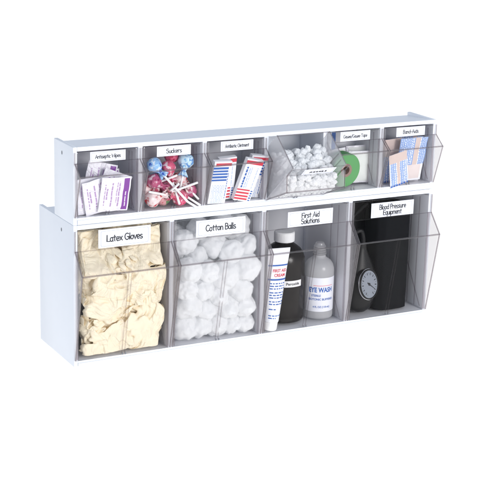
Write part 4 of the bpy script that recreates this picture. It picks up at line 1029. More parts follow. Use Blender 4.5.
2,0,-9,-2,7,3,-3,-11,2,0,0,10,-2,8,-3,-1,-12,-1,4,2,-9,0,-2,6,10,-4,7,-1,-2,-12,-2,-1,3,-9,9,2,9,0,-1,-5,5,0,-2,-5,-8,-6,4,10,5,-3,11,-6,-7,2,-6,4,-2,
-3,-4,5,11,-2,3,-11,0,-5,4,-6,-4,6,5,-2,12,-11,10,-10,-7,-1,-1,6,-8,0,2,13,8,-15,13,-19,2,7,-7,-3,7,0,-8,7,17,-8,-6,4,-7,-6,9,4,-3,-2,-9,-1,12,3,1,10,
2,-26,8,-8,4,0,10,0,-9,0,-1,-4,8,8,0,13,-4,-25,8,-9,2,2,7,6,-9,-3,-5,6,-4,8,6,4,11,2,-28,7,-7,3,0,7,2,-5,-6,-5,1,7,-6,5,8,15,-22,8,-7,4,-1,5,-4,-8,-3,
-2,7,-6,-3,5,4,13,8,3,-17,7,-9,3,3,-2,-7,-2,-5,6,-1,-10,9,21,-8,-6,5,7,-4,-2,7,-12,-4,-1,-1,4,-8,4,-4,-5,8,0,18,-16,3,-4,5,6,-7,7,9,-6,-1,-12,-2,-4,6,
-5,-3,6,-6,11,8,-20,4,5,-1,1,-2,19,4,-14,5,-3,-3,-5,-1,-3,4,-3,4,-4,8,-15,-1,7,1,4,2,8,5,-2,-10,-1,6,6,-3,-7,7,-5,-12,12,0,-19,-1,4,26,-4,-2,-1,-1,-4,
11,-5,7,-4,-15,10,-5,12,4,-6,-9,-5,8,1,6,9,-15,-15,12,-12,7,1,9,1,-1,-7,1,-3,3,16,6,-17,-18,11,-13,9,7,2,-6,-3,12,-15,3,19,14,-25,-13,13,-10,3,5,-5,1,
-2,15,-21,0,27,12,-17,-9,-8,0,-3,4,6,-13,15,0,-3,12,-24,-3,24,13,-20,-2,-12,11,-15,16,-13,12,1,4,11,-23,-3,18,12,-9,-5,-20,7,-6,6,-4,4,0,14,14,-18,-5,
9,12,-7,-11,-14,9,-14,7,-7,4,5,-2,2,26,8,-14,-5,2,10,-14,0,-11,3,-11,-2,0,5,-3,41,3,-11,-5,2,11,-20,-4,18,11,-5,-4,-2,5,-15,-6,21,5,-10,4,-4,7,2,-4,6,
-6,2,4,0,-8,1,6,0,-7,8,-6,6,-6,7,-7,5,-6,1,-4,3,4,-6,0,0,-1,4,-8,0,0,4,-9,12,-2,8,-6,7,0,-12,2,3,0,-10,7,4,-3,7,-3,-4,8,-4,-1,-7,1,-1,0,9,-5,8,0,-3,
-8,-1,-4,5,-1,2,10,0,-8,0,-7,-3,-1,8,-3,11,3,-8,-6,-2,-4,1,7,1,1,6,-5,4,-3,-1,-3,0,-1,-6,13,-4,-2,-2,-1,-2,-1,-3,1,4,9,3,-1,-5,4,-3,-10,6,1,-8,12,-6,
4,7,-6,-6,-4,2,3,2,-3,0,10,0,-1,-10,5,3,2,-2,-12,-4,13,3,-2,-5,7,-2,5,0,-9,5,-20,11,1,-1,-1,-1,6,10,-2,-7,-3,4,-3,-8,-4,0,1,3,10,7,-2,-6,-3,7,-10,-2,
5,-11,11,-4,3,4,-3,8,-8,2,7,-11,0,-2,-2,1,0,10,2,-6,6,-5,1,8,-3,-11,-9,-2,1,6,8,-3,8,0,3,-6,8,-3,8,-11,-10,-5,-7,3,15,5,-4,10,-8,7,-3,8,0,-11,-1,-6,
-19,4,24,-3,7,-6,7,-8,9,-4,6,-2,-4,-5,-29,1,33,1,-6,9,-5,-8,9,-2,0,2,3,-9,-29,33,-3,6,-2,-9,-1,11,-1,2,-8,-3,7,-12,9,5,0,-4,2,-6,3,-8,1,5,-4,2,6,-5,
-7,2,3,-7,16,-12,-7,-7,7,-1,22,-12,-8,-9,3,10,-9,27,-9,-20,0,-3,19,-11,22,-5,-28,5,-7,27,-8,17,-7,-24,-2,-2,29,-3,2,-2,16,-4,-4,-9,19,-14,101,-8,-1,4,
-13,1,-6,-3,-7,-1,-5,0,-6,1,-4,-4,-4,1,-14,5,-9,-3,2,-7,-1,-2,-12,4,78,4,-12,-8,-4,-11,-6,-7,-1,-5,-10,-12,-5,-7,76,5,-11,-6,-7,-5,-5,-7,-6,-7,-10,
-10,-12,3,72,3,-9,-6,-5,-6,-6,-6,-7,-5,-9,-9,-15,74,3,-9,-7,-3,-8,-6,-7,-2,-11,-10,-9,-10,75,0,-8,-5,-5,-4,-8,-10,-3,-11,-9,-9,-8,71,4,-15,-2,-6,-5,
-9,-10,-5,-8,-10,-10,71,5,-8,-11,-3,-8,-7,-5,-9,-9,-8,-11,74,-3,-6,-2,-10,-4,-10,-8,-6,-10,-10,-7,69,9,-10,-9,-2,-11,-1,-9,-11,-10,-12,-8,79,-4,-7,-2,
-8,-7,-9,-5,-8,-12,-8,-11,76,10,-17,-10,-4,-7,-7,-5,-11,-10,-12,-5,80,-4,12,-18,-6,-6,-6,-7,-8,-4,-9,-6,-11,-15,2,-10,97,10,-22,-9,-9,-4,-7,-4,-8,-8,
-10,-10,-10,-10,-3,-8,110,11,-23,-10,-10,-6,-6,-5,-7,-8,-8,-11,-10,-13,-11,1,-3,118,11,-23,-9,-11,-5,-10,-7,-6,-8,-9,-11,-10,-12,-10,-5,123,11,-22,-9,
-11,-8,-8,-5,-9,-10,-6,-9,-11,-10,-12,-10,8,-2,121,11,-23,-9,-11,-9,-6,-9,-8,-7,-11,-7,-9,-7,-5,-11,-2,-3,-5,128,11,-22,-9,-6,-12,-11,-6,-9,-10,-10,
-5,-14,1,-4,-2,-12,-1,-7,-4,129,10,-19,-9,-10,-12,-7,-10,-9,-11,0,-12,-2,-14,-6,3,-6,-6,-13,2,128,9,-18,-10,-6,-9,-13,-13,-11,2,-11,-1,-12,-3,-10,-4,
0,-7,-6,0,121,7,-18,-8,-9,-8,-13,-9,-12,-4,-8,-3,1,-6,-19,-2,-4,111,3,-14,-9,-8,-9,-13,-16,7,-14,-6,-4,-3,80,10,-20,-7,-8,-9,-13,-18,10,-16,-10,3,-6,
-4,-2,88,12,-29,-1,-7,-8,-12,-27,13,-14,-17,7,-8,1,88,12,-26,-11,3,-13,-12,-29,9,-12,-16,13,-10,-2,95,10,-20,-23,2,-11,-10,-32,8,-17,-13,3,4,0,114,-3,
2,-8,-11,-39,4,-9,-10,-22,2,-12,-17,5,-7,12,113,-7,1,-10,-51,3,-8,-9,-19,2,-14,-13,5,-6,9,107,12,-13,-9,-52,0,-6,-11,-14,2,-10,-5,-11,-3,7,0,1,119,7,
-22,-1,-62,5,-10,-11,-11,4,-10,-11,-5,3,-3,3,122,5,-10,-75,1,-7,-11,-11,3,-7,-10,34,1,-1,-13,-17,5,-2,-4,27,-2,4,-10,164,1,-4,-5,-6,-1,-2,-6,-3,-1,-2,
-5,-3,1,-8,0,-10,4,-13,4,-15,6,-5,-8,75,-8,-4,-5,-10,-5,-5,0,-10,-10,-11,-4,66,-6,-4,-8,-2,-8,-6,-5,-7,-10,-8,57,-6,-2,-6,-4,-6,-6,-7,-10,-8,-11,59,
-2,-5,-6,-4,-6,-8,-4,-12,-9,-11,60,-5,-4,-9,-1,-9,-6,-11,-11,-8,58,1,-10,1,-6,-10,-8,-11,-8,-13,65,-5,-2,-10,-5,-7,-6,-11,-11,-5,66,-11,-5,-4,-8,-5,
-9,-10,-11,-7,63,-8,-5,-6,-5,-9,-4,-9,-10,-8,59,-5,-8,-5,-6,-5,-9,-9,-10,-5,55,-6,-4,-7,-7,-4,-3,-9,-9,-11,68,-11,-3,-10,-7,0,-8,-7,-7,-10,-3,-14,79,
-7,-11,-4,-6,-9,-8,-3,-10,-1,-11,-13,-12,100,-13,-9,-9,-8,-2,-7,-10,-1,-9,-12,-8,-12,-11,105,-7,-13,-5,-5,-11,-6,-3,-10,-6,-7,-12,-13,-12,110,-12,-4,
-10,-9,-3,-11,-7,-5,-10,-5,-10,-12,-16,-6,118,-13,-7,-10,-4,-7,-7,-10,-5,-7,-8,-11,-25,-6,115,-9,-11,-7,-5,-4,-11,-6,-11,-6,-9,-9,-34,-5,126,-12,-9,
-9,-7,-4,-8,-8,-10,-10,-9,-10,-27,-7,125,-10,-11,-8,-6,-5,-12,-5,-12,-9,-10,-8,-23,115,-8,-11,-10,-1,-24,-31,80,-7,-6,-12,-8,-23,-30,82,-9,-8,-8,-7,
-25,-29,-2,86,-25,-10,-31,-25,-1,86,-24,-7,-38,-23,3,90,-29,-11,-41,-5,-10,105,-5,-41,-8,-40,-10,-4,114,-2,-57,-9,-35,-10,-2,119,-12,-60,-10,-29,-8,
-3,-5,123,-81,-6,-21,-10,33,-9,-19,-8,27,-3,-45,0,6,-3,-9,6,-10,2,-9,7,-11,7,-10,6,-14,6,-14,7,-10,2,-14,8,-12,0,-12,6,4,-3,73,1,-9,-2,-8,3,-6,-7,-7,
-8,-8,-12,-5,1,68,6,-9,-9,1,-5,0,-5,-8,-8,-10,-14,-1,-4,73,5,-13,-4,-5,2,-7,-6,-2,-10,-9,-12,-1,68,7,-15,-7,-1,-2,-4,-5,-8,-8,-11,-8,-5,80,-2,-12,-7,
-1,-3,-6,-4,-8,-9,-8,-8,-6,68,10,-18,0,-6,-4,-9,-7,-7,-6,-8,-5,68,5,-13,0,-6,-6,-6,-8,-7,-7,-6,-5,62,9,-12,0,-6,-6,-6,-7,-7,-6,-6,-6,60,9,-12,-1,-9,
-3,-4,-7,-7,-6,-9,-5,60,10,-12,-10,-1,-7,-10,-4,-5,-6,-6,-3,53,13,-15,-6,-8,-1,-9,-1,-6,-4,-7,-4,58,2,-1,-4,-4,-9,-4,-2,-8,-6,-5,-2,-1,-11,-8,3,66,4,
-13,-3,-7,-1,-6,-7,-3,-4,-3,-11,0,-4,-7,0,69,5,-14,-2,-7,-5,-2,-9,-6,3,-11,-6,2,-4,-8,-6,-5,75,10,-17,-1,-9,1,-6,-5,-6,-2,-5,-6,-9,3,-8,-17,81,10,-19,
-6,0,-3,0,-6,-4,-1,-8,-7,-11,0,-4,-5,-13,0,82,10,-18,-5,3,-5,-4,-2,-5,-6,-3,-10,-11,-4,-6,1,-1,-8,1,79,9,-16,-6,5,-5,-7,0,-5,-5,-6,-12,-7,-8,-14,0,5,
-1,-7,3,82,8,-12,-8,3,-5,-4,-7,2,-8,-8,-7,-9,-9,-18,-2,3,0,-5,-6,100,-5,-1,-8,1,-6,-1,-4,-7,-2,-8,-8,-10,-7,-31,6,-8,-8,3,-2,113,-2,-9,-4,-2,-2,1,0,
-10,-19,-3,1,-14,-6,-43,5,-5,112,6,-6,-7,-3,0,-2,-12,6,-19,-8,0,-12,60,8,-17,-3,5,-6,-3,-12,0,-7,-13,5,-7,-8,3,61,8,-8,-1,-13,0,0,-25,-2,-6,1,-5,2,-6,
60,7,-6,-12,7,-7,-1,-31,-5,-1,-3,-3,-1,2,60,8,-10,-7,6,-10,1,-30,-3,1,-1,2,-10,-4,63,-5,2,-7,1,-2,4,-7,5,-33,-1,2,-2,-19,9,-12,53,10,-10,2,-3,4,-1,4,
-29,0,-4,-2,-29,9,-16,70,1,-10,2,-4,0,4,4,-24,6,-18,-1,-31,11,-18,8,-8,74,12,-11,-5,-10,1,9,-2,-18,11,-21,-7,-23,6,-12,-4,80,0,-7,-17,2,5,7,-15,7,-22,
-6,21,3,-1,6,-10,6,-12,-7,23,0,-3,2,-107,8,-12,7,-7,0,-11,5,-11,1,-10,6,-13,5,-13,8,-14,6,-13,6,-7,8,-14,5,70,-1,-5,-11,-7,-5,-8,-4,-6,-7,-9,-1,66,-1,
-12,-2,-7,-4,-7,-7,-1,-8,-9,66,-9,-6,-1,-8,-9,-2,-6,-7,-2,-9,62,-11,-1,-8,-5,-7,0,-5,-7,-8,-7,56,-5,-6,-7,-5,-5,-7,0,-7,-8,58,-6,-7,-6,-5,-5,-5,-9,-6,
-6,63,-6,-8,-6,-7,-3,-5,-6,-6,-7,63,-9,-7,-7,-5,-2,-7,-5,-5,-5,58,-10,-7,-6,-3,-7,-2,-4,-6,-5,52,-6,-8,-5,-4,-6,-9,-3,-2,-4,52,-8,-8,-1,-6,-10,-5,-1,
-4,-3,51,-4,-5,-11,-5,-2,-5,-5,-1,-4,-5,-6,58,-5,-11,-4,-2,-4,-5,-5,-2,-4,-3,-8,-7,60,-2,-9,-3,-7,-4,0,-6,-2,-2,-5,-8,-9,-6,68,-2,-13,1,-7,-2,-2,-6,2,
-4,-6,-8,-10,-13,76,-8,-5,-6,-2,-5,2,-6,-2,-13,-7,-4,-4,-16,-6,88,-8,-5,-6,-5,-1,2,-6,-9,-9,-13,-2,-18,1,83,-6,-9,0,-7,1,-1,-5,-10,-9,-12,-5,-24,-2,
95,-7,-10,2,-6,-4,2,-10,-9,-9,-8,-5,-29,-2,100,-7,-10,1,-6,-1,0,-11,-4,-10,-7,-11,-43,108,0,-9,-8,2,-16,-19,58,-2,-10,-6,-3,-13,-14,55,-4,-8,-5,-4,
-23,-3,-10,61,-15,-1,-37,6,-8,61,-12,-4,-41,8,-4,59,-11,-3,-40,1,-1,57,-3,-3,-3,-36,-3,-15,58,0,-2,2,-31,-1,-26,63,-7,-5,3,-19,-8,-36,-7,77,-19,5,-15,
-12,22,-1,-8,-11,16,2,-3,9,-2,-6,1,2,0,-7,2,5,2,1,1,-6,0,6,-2,0,-1,-8,3,4,1,-7,4,-3,13,1,-13,-4,0,3,-2,9,2,-1,-8,-2,3,-8,4,12,-17,3,1,-5,9,0,8,-3,-7,
2,-5,-7,17,2,-17,1,-4,7,-1,11,-6,-1,1,-5,-3,-6,17,-17,4,-5,4,11,-2,7,-10,-5,-4,-3,4,15,-12,-3,-4,5,13,3,-4,0,-4,-4,-8,3,14,-17,10,-7,13,-3,-1,-5,-5,0,
-1,5,12,-15,13,-14,14,-4,-7,0,-2,5,1,2,12,-12,10,-19,13,-8,-5,0,2,3,6,5,13,-16,9,-22,10,2,-6,-5,1,5,3,10,13,-19,10,-27,4,8,4,-6,3,6,2,4,15,-29,15,-17,
-10,6,3,9,-5,2,8,3,18,-21,-9,9,-15,-8,8,-3,13,-4,8,0,-4,11,4,11,1,-25,5,-11,-4,-8,11,-3,11,0,-4,5,-2,11,7,10,-1,-35,10,-16,-6,9,-3,12,-6,0,3,-4,6,11,
8,2,2,-6,-14,4,-9,-8,-8,11,0,5,-9,0,10,-4,8,7,2,-5,-7,7,-5,-6,-11,2,9,-1,-10,9,2,2,-5,8,4,-4,2,-5,-1,9,-1,-7,-12,7,-5,4,-8,4,11,-8,-2,14,-9,0,3,0,6,
-8,9,1,-5,-11,5,1,-9,-2,8,4,2,-10,4,11,-5,6,1,2,0,-13,11,1,-3,-12,-4,6,-1,-8,2,2,9,-5,10,8,-4,8,-4,1,0,-16,14,-3,-1,-10,-1,-6,2,2,-10,3,6,11,2,18,-7,
8,-1,-8,3,-18,12,-15,3,-1,-8,18,-5,-12,14,-2,-6,16,-3,20,-5,3,-19,7,-18,-5,-2,3,16,-12,13,-18,9,4,9,-1,3,-11,-4,-7,4,8,-5,9,-19,19,-8,10,8,5,-18,14,
-19,-7,8,0,8,-6,7,-19,14,-13,22,12,-19,15,-29,11,-4,5,8,-7,8,-19,7,-16,26,13,-19,16,-29,12,0,4,7,-10,8,-15,-12,8,13,12,4,-8,10,-22,-10,11,-6,7,7,-10,
10,-14,-4,4,-11,25,6,7,-21,-11,6,-7,9,5,-6,6,-12,-6,9,-12,25,1,12,-16,-11,5,-7,7,3,-8,12,-13,-9,0,-1,12,8,0,12,6,-20,-4,5,-6,8,-4,-6,7,-12,-4,5,0,-2,
6,17,7,-8,-13,-7,16,3,-23,8,-12,-2,12,-7,18,6,-20,-1,-7,-3,17,-6,7,5,5,2,6,0,7,-8,4,3,2,-8,5,1,1,-7,2,0,0,5,-4,-5,1,5,4,-5,-13,8,3,-3,-1,3,8,0,-4,-8,
-1,6,-15,7,0,0,10,5,-1,-8,1,-6,4,-15,1,5,10,3,-2,5,-9,-5,4,2,-19,1,10,2,6,10,-8,-6,-4,-3,4,-7,1,9,11,4,-2,-6,-9,-4,-3,2,3,10,8,0,0,-6,-1,-4,-5,-1,3,
11,-2,-3,3,4,-6,-7,-8,10,6,2,-7,9,2,-8,-6,-7,4,8,-2,4,-6,13,-9,-3,-4,-1,6,7,0,-11,5,9,-8,7,-5,-4,-2,14,-12,4,0,5,0,0,-11,-3,8,-1,3,-7,-2,0,6,10,-4,
-12,0,6,6,-5,9,-6,-11,8,6,3,-6,-11,8,-2,5,7,-16,10,-9,-5,3,6,8,-12,3,4,4,1,1,-2,-6,-1,4,-9,6,2,0,-11,7,1,1,2,-1,-4,5,7,-9,3,-3,-8,3,-10,6,-1,4,0,1,-7,
-11,24,7,-9,0,-9,-4,4,-8,0,5,-1,-1,-12,5,22,9,-3,-13,1,-7,-5,-1,2,3,3,-10,4,7,10,8,-2,-12,0,0,-7,2,3,3,-2,-9,11,0,7,6,-2,-10,-9,-1,10,3,0,1,-9,2,10,
-5,9,-4,-7,-10,4,12,2,-1,-7,-6,5,-14,19,4,-8,-6,1,8,-14,10,8,-4,-7,0,-3,3,10,-10,4,2,-2,-6,12,-14,8,3,-1,-12,12,0,-11,5,5,0,-7,0,8,-12,-6,9,5,-9,-1,
14,-12,-9,4,8,-14,7,0,12,-13,-2,3,-9,0,8,-6,-8,7,13,104,-4,-1,12,-17,-4,-8,2,-13,3,-13,0,-13,1,-9,0,-8,-4,-10,4,-9,-2,-11,5,-10,-4,1,-8,114,12,-20,
-12,-9,-10,-11,-12,-9,-12,-11,-1,-13,-7,112,12,-23,-7,-10,-12,-12,-12,-10,-12,-9,-3,-14,8,99,11,-18,-10,-11,-8,-11,-13,-15,-10,-10,-5,1,94,10,-17,-9,
-6,-14,-12,-9,-11,-11,-11,-12,0,97,8,-15,-9,-3,-13,-12,-14,-12,-10,-9,-11,-3,91,8,-17,0,-12,-13,-10,-11,-13,-13,-11,-4,93,5,-15,-1,-11,-11,-12,-12,
-10,-12,-13,-2,88,7,-15,-2,-8,-13,-13,-11,-11,-11,-11,5,79,7,-6,-10,-10,-12,-13,-12,-10,-12,-2,-3,80,8,-7,-10,-12,-10,-5,-12,-12,-11,-13,2,89,8,-21,
-7,-9,-14,-5,-13,-12,-8,-9,-1,103,-1,8,-17,-12,-13,-12,-6,-12,-7,-12,-12,-6,-8,1,-6,108,15,-25,-12,-9,-9,-12,-5,-13,-12,-13,-2,-7,-8,-2,-11,127,8,-20,
-11,-11,-12,-8,-9,-12,-12,-7,-10,-5,-8,-9,-4,1,123,9,-20,-12,-9,-9,-12,-11,-9,-13,-5,-11,-4,-9,-8,4,113,8,-19,-11,-9,-13,-10,-11,-7,-9,-10,-11,-1,-10,
-8,10,4,3,95,7,-16,-11,-6,-12,-11,-12,-8,-11,-7,-6,-8,-22,2,13,11,-2,4,86,7,-14,-11,-4,-11,-10,-9,-11,-8,-12,-5,-8,-9,3,-3,8,7,2,0,81,6,-12,-11,-4,
-10,-11,-9,-8,-10,-10,-7,-10,-8,17,-3,8,6,-4,2,74,2,-9,-10,-7,-8,-10,-9,-9,-11,-10,-7,-2,-9,19,-2,9,-2,-1,-3,78,7,-16,-9,-12,-8,-6,-6,-7,-5,-8,-19,-4,
-4,15,1,6,71,10,-17,-8,-10,-10,-9,-13,4,-6,-25,17,-25,87,10,-11,-10,-8,-6,-4,-29,8,-9,-16,9,-22,0,2,92,-1,-14,-6,-7,-7,-7,-21,9,-13,-16,6,-15,-5,92,
-2,-7,-14,9,-19,-5,-23,9,-14,-16,8,-20,1,94,-2,-1,-21,10,-17,-10,-22,9,-18,-15,-5,4,-13,104,4,3,-3,-4,-30,10,-18,-9,-20,10,-21,-14,-2,-4,-11,120,1,0,
-4,-44,11,-18,-10,-17,10,-14,-12,-5,-8,-8,122,3,1,-4,-52,10,-19,-10,-8,4,-9,-12,-11,-11,1,-11,1,133,2,4,-5,-59,7,-15,-15,3,-2,-6,-10,-26,1,-8,-2,129,
6,0,-67,9,-14,-7,-4,-6,2,-10,27,8,-15,-5,-8,-1,-1,-1,27,-1,-11,-2,148,-2,-6,-4,-7,-3,-4,-6,-5,-3,-7,-5,-6,-3,-7,-5,-7,-4,-8,-1,-12,-2,-8,-4,110,-8,
-11,-5,-11,-12,-7,-13,-13,-9,-12,-14,111,-10,-3,-12,-6,-12,-13,-10,-14,-11,-11,98,-5,-10,-7,-11,-11,-13,-9,-12,-14,-12,97,-5,-5,-11,-11,-7,-12,-13,
-12,-12,-13,94,-11,-8,-4,-13,-13,-12,-12,-12,-11,96,-12,-4,-11,-13,-13,-11,-11,-13,-12,98,-11,-5,-12,-12,-14,-12,-11,-11,-9,93,-7,-12,-9,-10,-13,-8,
-12,-11,-11,90,-9,-11,-12,-5,-9,-12,-12,-12,-9,87,-11,-7,-11,-10,-8,-11,-12,-12,-11,89,-7,-10,-12,-10,-9,-11,-7,-12,-9,96,-13,-9,-7,-14,-12,-6,-11,-6,
-13,-10,-9,106,-13,-8,-8,-10,-12,-11,-11,-7,-10,-12,-9,-7,111,-10,-4,-12,-12,-11,-11,-3,-13,-12,-11,-9,-9,-12,129,-14,-6,-11,-11,-13,-12,-4,-11,-12,
-11,-10,-7,-8,125,-10,-9,-13,-13,-9,-13,-5,-12,-4,-10,-13,-14,-3,8,111,-9,-8,-12,-8,-12,-12,-7,-9,-8,-5,-12,-10,5,98,-7,-9,-5,-12,-10,-11,-11,-9,-9,
-5,-9,-2,4,88,-8,-9,-3,-10,-11,-10,-3,-9,-10,-11,-11,5,4,80,-9,-9,-2,-7,-10,-7,-5,-13,-9,-9,-9,4,76,-8,-6,-7,-4,-20,-25,70,-13,-1,-5,-11,-18,-22,67,
-9,1,-10,-8,-24,-18,-9,69,-8,-9,-30,-17,-7,73,-10,-10,-37,-14,-5,78,-15,-10,-37,-4,-21,100,-4,-28,-9,-33,-11,-19,110,-1,-42,-7,-31,-9,-26,122,1,-55,
-10,-26,-2,-25,-11,137,-66,-12,-17,-1,32,-15,-18,-1,25,-1,102,-7,7,4,-9,-3,3,-5,0,-3,-2,-6,-2,0,-13,7,-8,-6,-1,-7,0,2,-1,-4,-2,-5,-3,3,56,5,-12,-5,2,
-9,-7,0,-7,-14,-6,-1,-2,-8,57,6,-6,-5,-7,-5,-10,1,-7,-4,-4,-5,-13,5,52,3,-8,-4,-8,-7,-8,0,-7,-4,-2,-4,-11,57,-1,-6,-8,-2,-9,-10,1,-8,-1,-5,-1,-11,53,
5,-6,-11,-4,-1,-5,-11,-8,0,-7,0,0,44,0,-3,-14,-5,0,-5,-8,-8,-1,-5,-2,46,3,-8,-1,-13,-4,-7,-5,-7,-3,-5,1,47,-1,-7,-1,-5,-8,-12,-6,-4,-5,0,-3,47,-3,0,
-9,-5,-7,-6,-6,-8,-7,-2,1,43,-1,0,-7,-7,-7,-5,-6,-7,-7,-4,0,45,-3,1,-6,-6,-3,-7,-10,-8,-3,-6,-3,50,4,-6,-1,0,-4,-5,-7,-7,-6,-2,-8,-8,-5,5,-5,55,-10,
12,-9,-7,-4,-7,-3,-10,0,-6,-8,-8,-1,5,-8,61,-5,1,-2,-2,-7,-6,-10,-9,-4,-1,-6,-7,-6,-6,6,-7,64,-3,-1,-4,-3,-4,-7,-3,-5,-5,-6,-9,-8,-8,-8,3,64,-3,-2,-2,
-2,-8,-3,-5,-7,-3,-3,-8,-7,-8,-13,-5,10,-2,63,-2,1,-7,1,-6,-4,-7,-5,-1,-7,-7,-5,-5,-5,-13,-1,8,-3,61,0,-2,-2,-5,-2,-6,-6,-1,-6,-6,-7,-6,-4,-4,2,-9,3,
8,-3,49,1,-2,-5,-4,-2,-6,-5,-3,0,-9,-6,-6,-3,4,-2,2,0,5,2,29,2,-1,-5,-6,-1,0,-10,6,-7,-6,-10,-4,-4,17,0,0,10,-4,4,10,3,-2,-5,-4,-3,4,-5,-4,-14,-1,-6,
2,-3,25,-4,5,2,3,-3,4,-9,-5,6,-7,2,-12,-11,8,-8,25,0,0,-1,1,-9,6,-10,4,-8,-8,2,-12,4,-5,29,-1,-3,0,5,-8,4,-11,5,-6,-12,7,-14,-3,27,1,-2,3,-4,1,-1,-10,
4,-4,-12,11,-17,-4,25,4,-3,2,1,-2,-3,-9,3,-7,-10,-1,0,-6,27,-5,-1,2,2,1,1,0,-3,-9,1,-4,-11,-1,1,0,13,-1,4,0,2,3,-3,-2,-9,1,-2,-3,-9,-1,0,16,-4,5,0,3,
3,-3,-3,-5,-4,6,4,-21,3,-4,4,-6,16,-4,1,7,-2,3,-3,-1,8,-9,11,2,-18,-1,-8,-1,8,2,1,9,-5,3,-4,18,-11,11,1,-12,-10,14,-3,6,-1,6,2,-20,-5,9,2,188,-2,-7,
-1,-1,-7,-2,2,-1,-6,1,-8,1,-7,1,-8,-3,-2,-3,-4,1,-4,-3,-8,66,-9,-6,-7,-6,-5,-7,-4,-7,-6,-3,-10,61,-5,-7,-7,-4,-8,-8,-4,-6,-1,-6,50,-7,-6,-8,-5,-6,-6,
-5,-7,-1,-2,47,-8,-6,-7,-4,-10,-5,-5,-6,0,-1,38,-7,-6,-5,-3,-5,-10,3,-3,-11,42,0,-6,-6,-10,-4,-9,1,-4,-1,40,-7,-6,-7,-5,-10,-4,-3,0,-7,42,-2,-8,-10,
-4,-8,-5,1,-2,-3,36,-6,-2,-8,-9,-8,2,-6,-2,-5,36,2,-4,-6,-6,-8,-8,-2,-5,-2,36,0,-4,-7,-5,-9,-4,-6,-1,-6,35,0,1,-1,-5,-6,-10,-8,-4,-5,2,2,29,-1,4,-4,
-6,-4,-10,0,-4,-2,-1,-5,-6,42,-5,-3,1,-5,-5,-7,-8,2,-8,-2,-2,-6,-3,43,-4,3,-6,-2,-8,-2,-5,-6,-6,1,-3,-3,-9,49,-8,1,-5,-2,-7,-5,-5,-5,-2,-4,-5,2,-6,-7,
53,-5,-6,0,-6,1,-9,-8,3,-9,-6,-1,-10,-6,56,-7,2,-7,1,-7,-4,-1,-8,-8,-5,-4,-14,6,48,-2,-2,-5,-2,-3,4,-10,-9,-8,-6,-4,1,4,33,0,-4,1,-2,-3,-2,-8,-9,-7,1,
-5,16,12,1,-3,2,-4,-13,-14,21,1,-2,3,-3,-13,-13,16,1,4,-2,0,-12,-18,-2,20,3,0,-13,-15,-4,26,-2,-3,-10,-14,-4,24,-1,-4,-10,-4,-9,19,1,3,-5,-15,-1,-4,
13,2,2,-2,-16,-2,-2,9,3,3,-1,-12,-1,-2,-2,11,-1,-1,-3,5,-7,0,11,3,-12,0,9,-5,-7,10,-4,-6,0,-6,0,7,1,-1,8,4,-5,-2,-1,0,-7,6,2,-8,7,2,5,-1,6,-6,-12,9,
-14,4,8,5,0,-12,-1,-2,2,5,1,7,-12,7,-2,2,5,-7,5,-13,-2,-7,5,3,6,3,4,-2,-4,8,0,-1,-4,-13,2,-7,2,1,7,3,7,0,2,-7,2,-4,0,-9,3,-8,-2,9,9,6,-9,4,1,-10,-1,4,
-2,-7,2,-9,12,3,15,-16,3,2,-12,0,-1,6,-10,-4,12,13,1,-12,1,-1,3,-4,-7,0,5,-11,11,7,7,-5,-10,-4,3,2,1,2,-1,-11,10,4,9,-13,1,-7,0,-5,2,4,1,-5,12,3,8,
-18,-2,1,2,-1,-9,3,3,-4,14,-1,14,-25,-2,0,-1,-1,2,-2,-1,1,16,12,-8,2,-8,-3,-2,1,-3,-7,10,-1,-1,-7,4,11,4,-5,10,-17,1,0,2,-1,-1,-7,10,2,-5,-7,12,3,-1,
-7,9,-11,-6,0,0,-1,1,5,0,1,8,-9,1,11,6,-4,-15,8,-9,-3,-1,6,-5,9,6,1,0,-4,0,-6,4,11,-21,10,-3,1,-2,-4,6,-5,8,7,6,-1,-2,-4,-1,6,4,-3,-23,11,-11,9,3,-3,
-9,2,3,5,7,8,0,6,-8,7,0,-3,5,-32,14,-13,1,11,-11,-2,8,5,-3,1,8,7,6,4,-5,10,0,-9,4,-35,11,-5,-5,10,-9,-1,6,0,10,-5,1,8,8,12,0,6,-2,-9,7,-43,12,-4,-8,9,
-6,9,-2,3,-1,7,-4,7,8,3,8,5,1,-4,-1,-41,9,1,-7,-1,4,24,-1,-20,0,0,10,17,-5,9,-4,9,-43,6,3,2,-4,1,12,-11,16,-22,14,-6,22,-25,-3,-3,7,8,0,13,-19,17,-15,
9,-10,17,8,3,-39,1,16,2,5,0,11,-21,16,-26,15,-11,20,10,-35,-5,18,4,3,6,4,-13,14,-31,13,-14,25,10,-32,1,6,8,9,-5,3,-2,13,-24,-13,7,18,11,-35,2,-1,0,10,
6,9,-10,3,8,11,-22,-13,18,-16,28,-32,5,0,6,11,9,-18,2,10,12,-20,-15,11,-10,25,-21,1,-8,6,18,12,-20,-4,12,13,-22,-12,11,-7,11,14,-1,-32,8,-3,-4,27,10,
-18,-9,17,5,-13,-12,11,-7,11,1,-21,6,-11,26,10,-16,-10,25,1,-16,-7,11,5,-10,-8,17,2,-3,-9,-2,6,-6,-1,20,1,4,-6,-2,-3,1,8,-3,4,-1,1,-7,3,-6,0,-3,7,1,
-6,2,7,1,-1,-2,-4,5,-3,7,-5,-3,4,-7,5,-2,-2,4,4,-6,6,-5,0,1,4,-9,-3,1,6,5,1,-6,0,6,1,0,-6,-2,-12,10,7,-2,5,0,0,-1,1,-4,-6,-9,12,3,0,1,-5,0,5,-9,-6,-1,
9,-2,2,-2,0,6,-4,-4,2,-13,7,0,4,4,7,2,-1,-4,-13,-2,3,7,4,1,-4,3,-3,-5,4,-12,11,-1,-3,1,1,1,-4,0,8,-10,0,-4,-2,1,1,1,1,11,4,-11,-9,-3,-2,2,-1,5,10,-3,
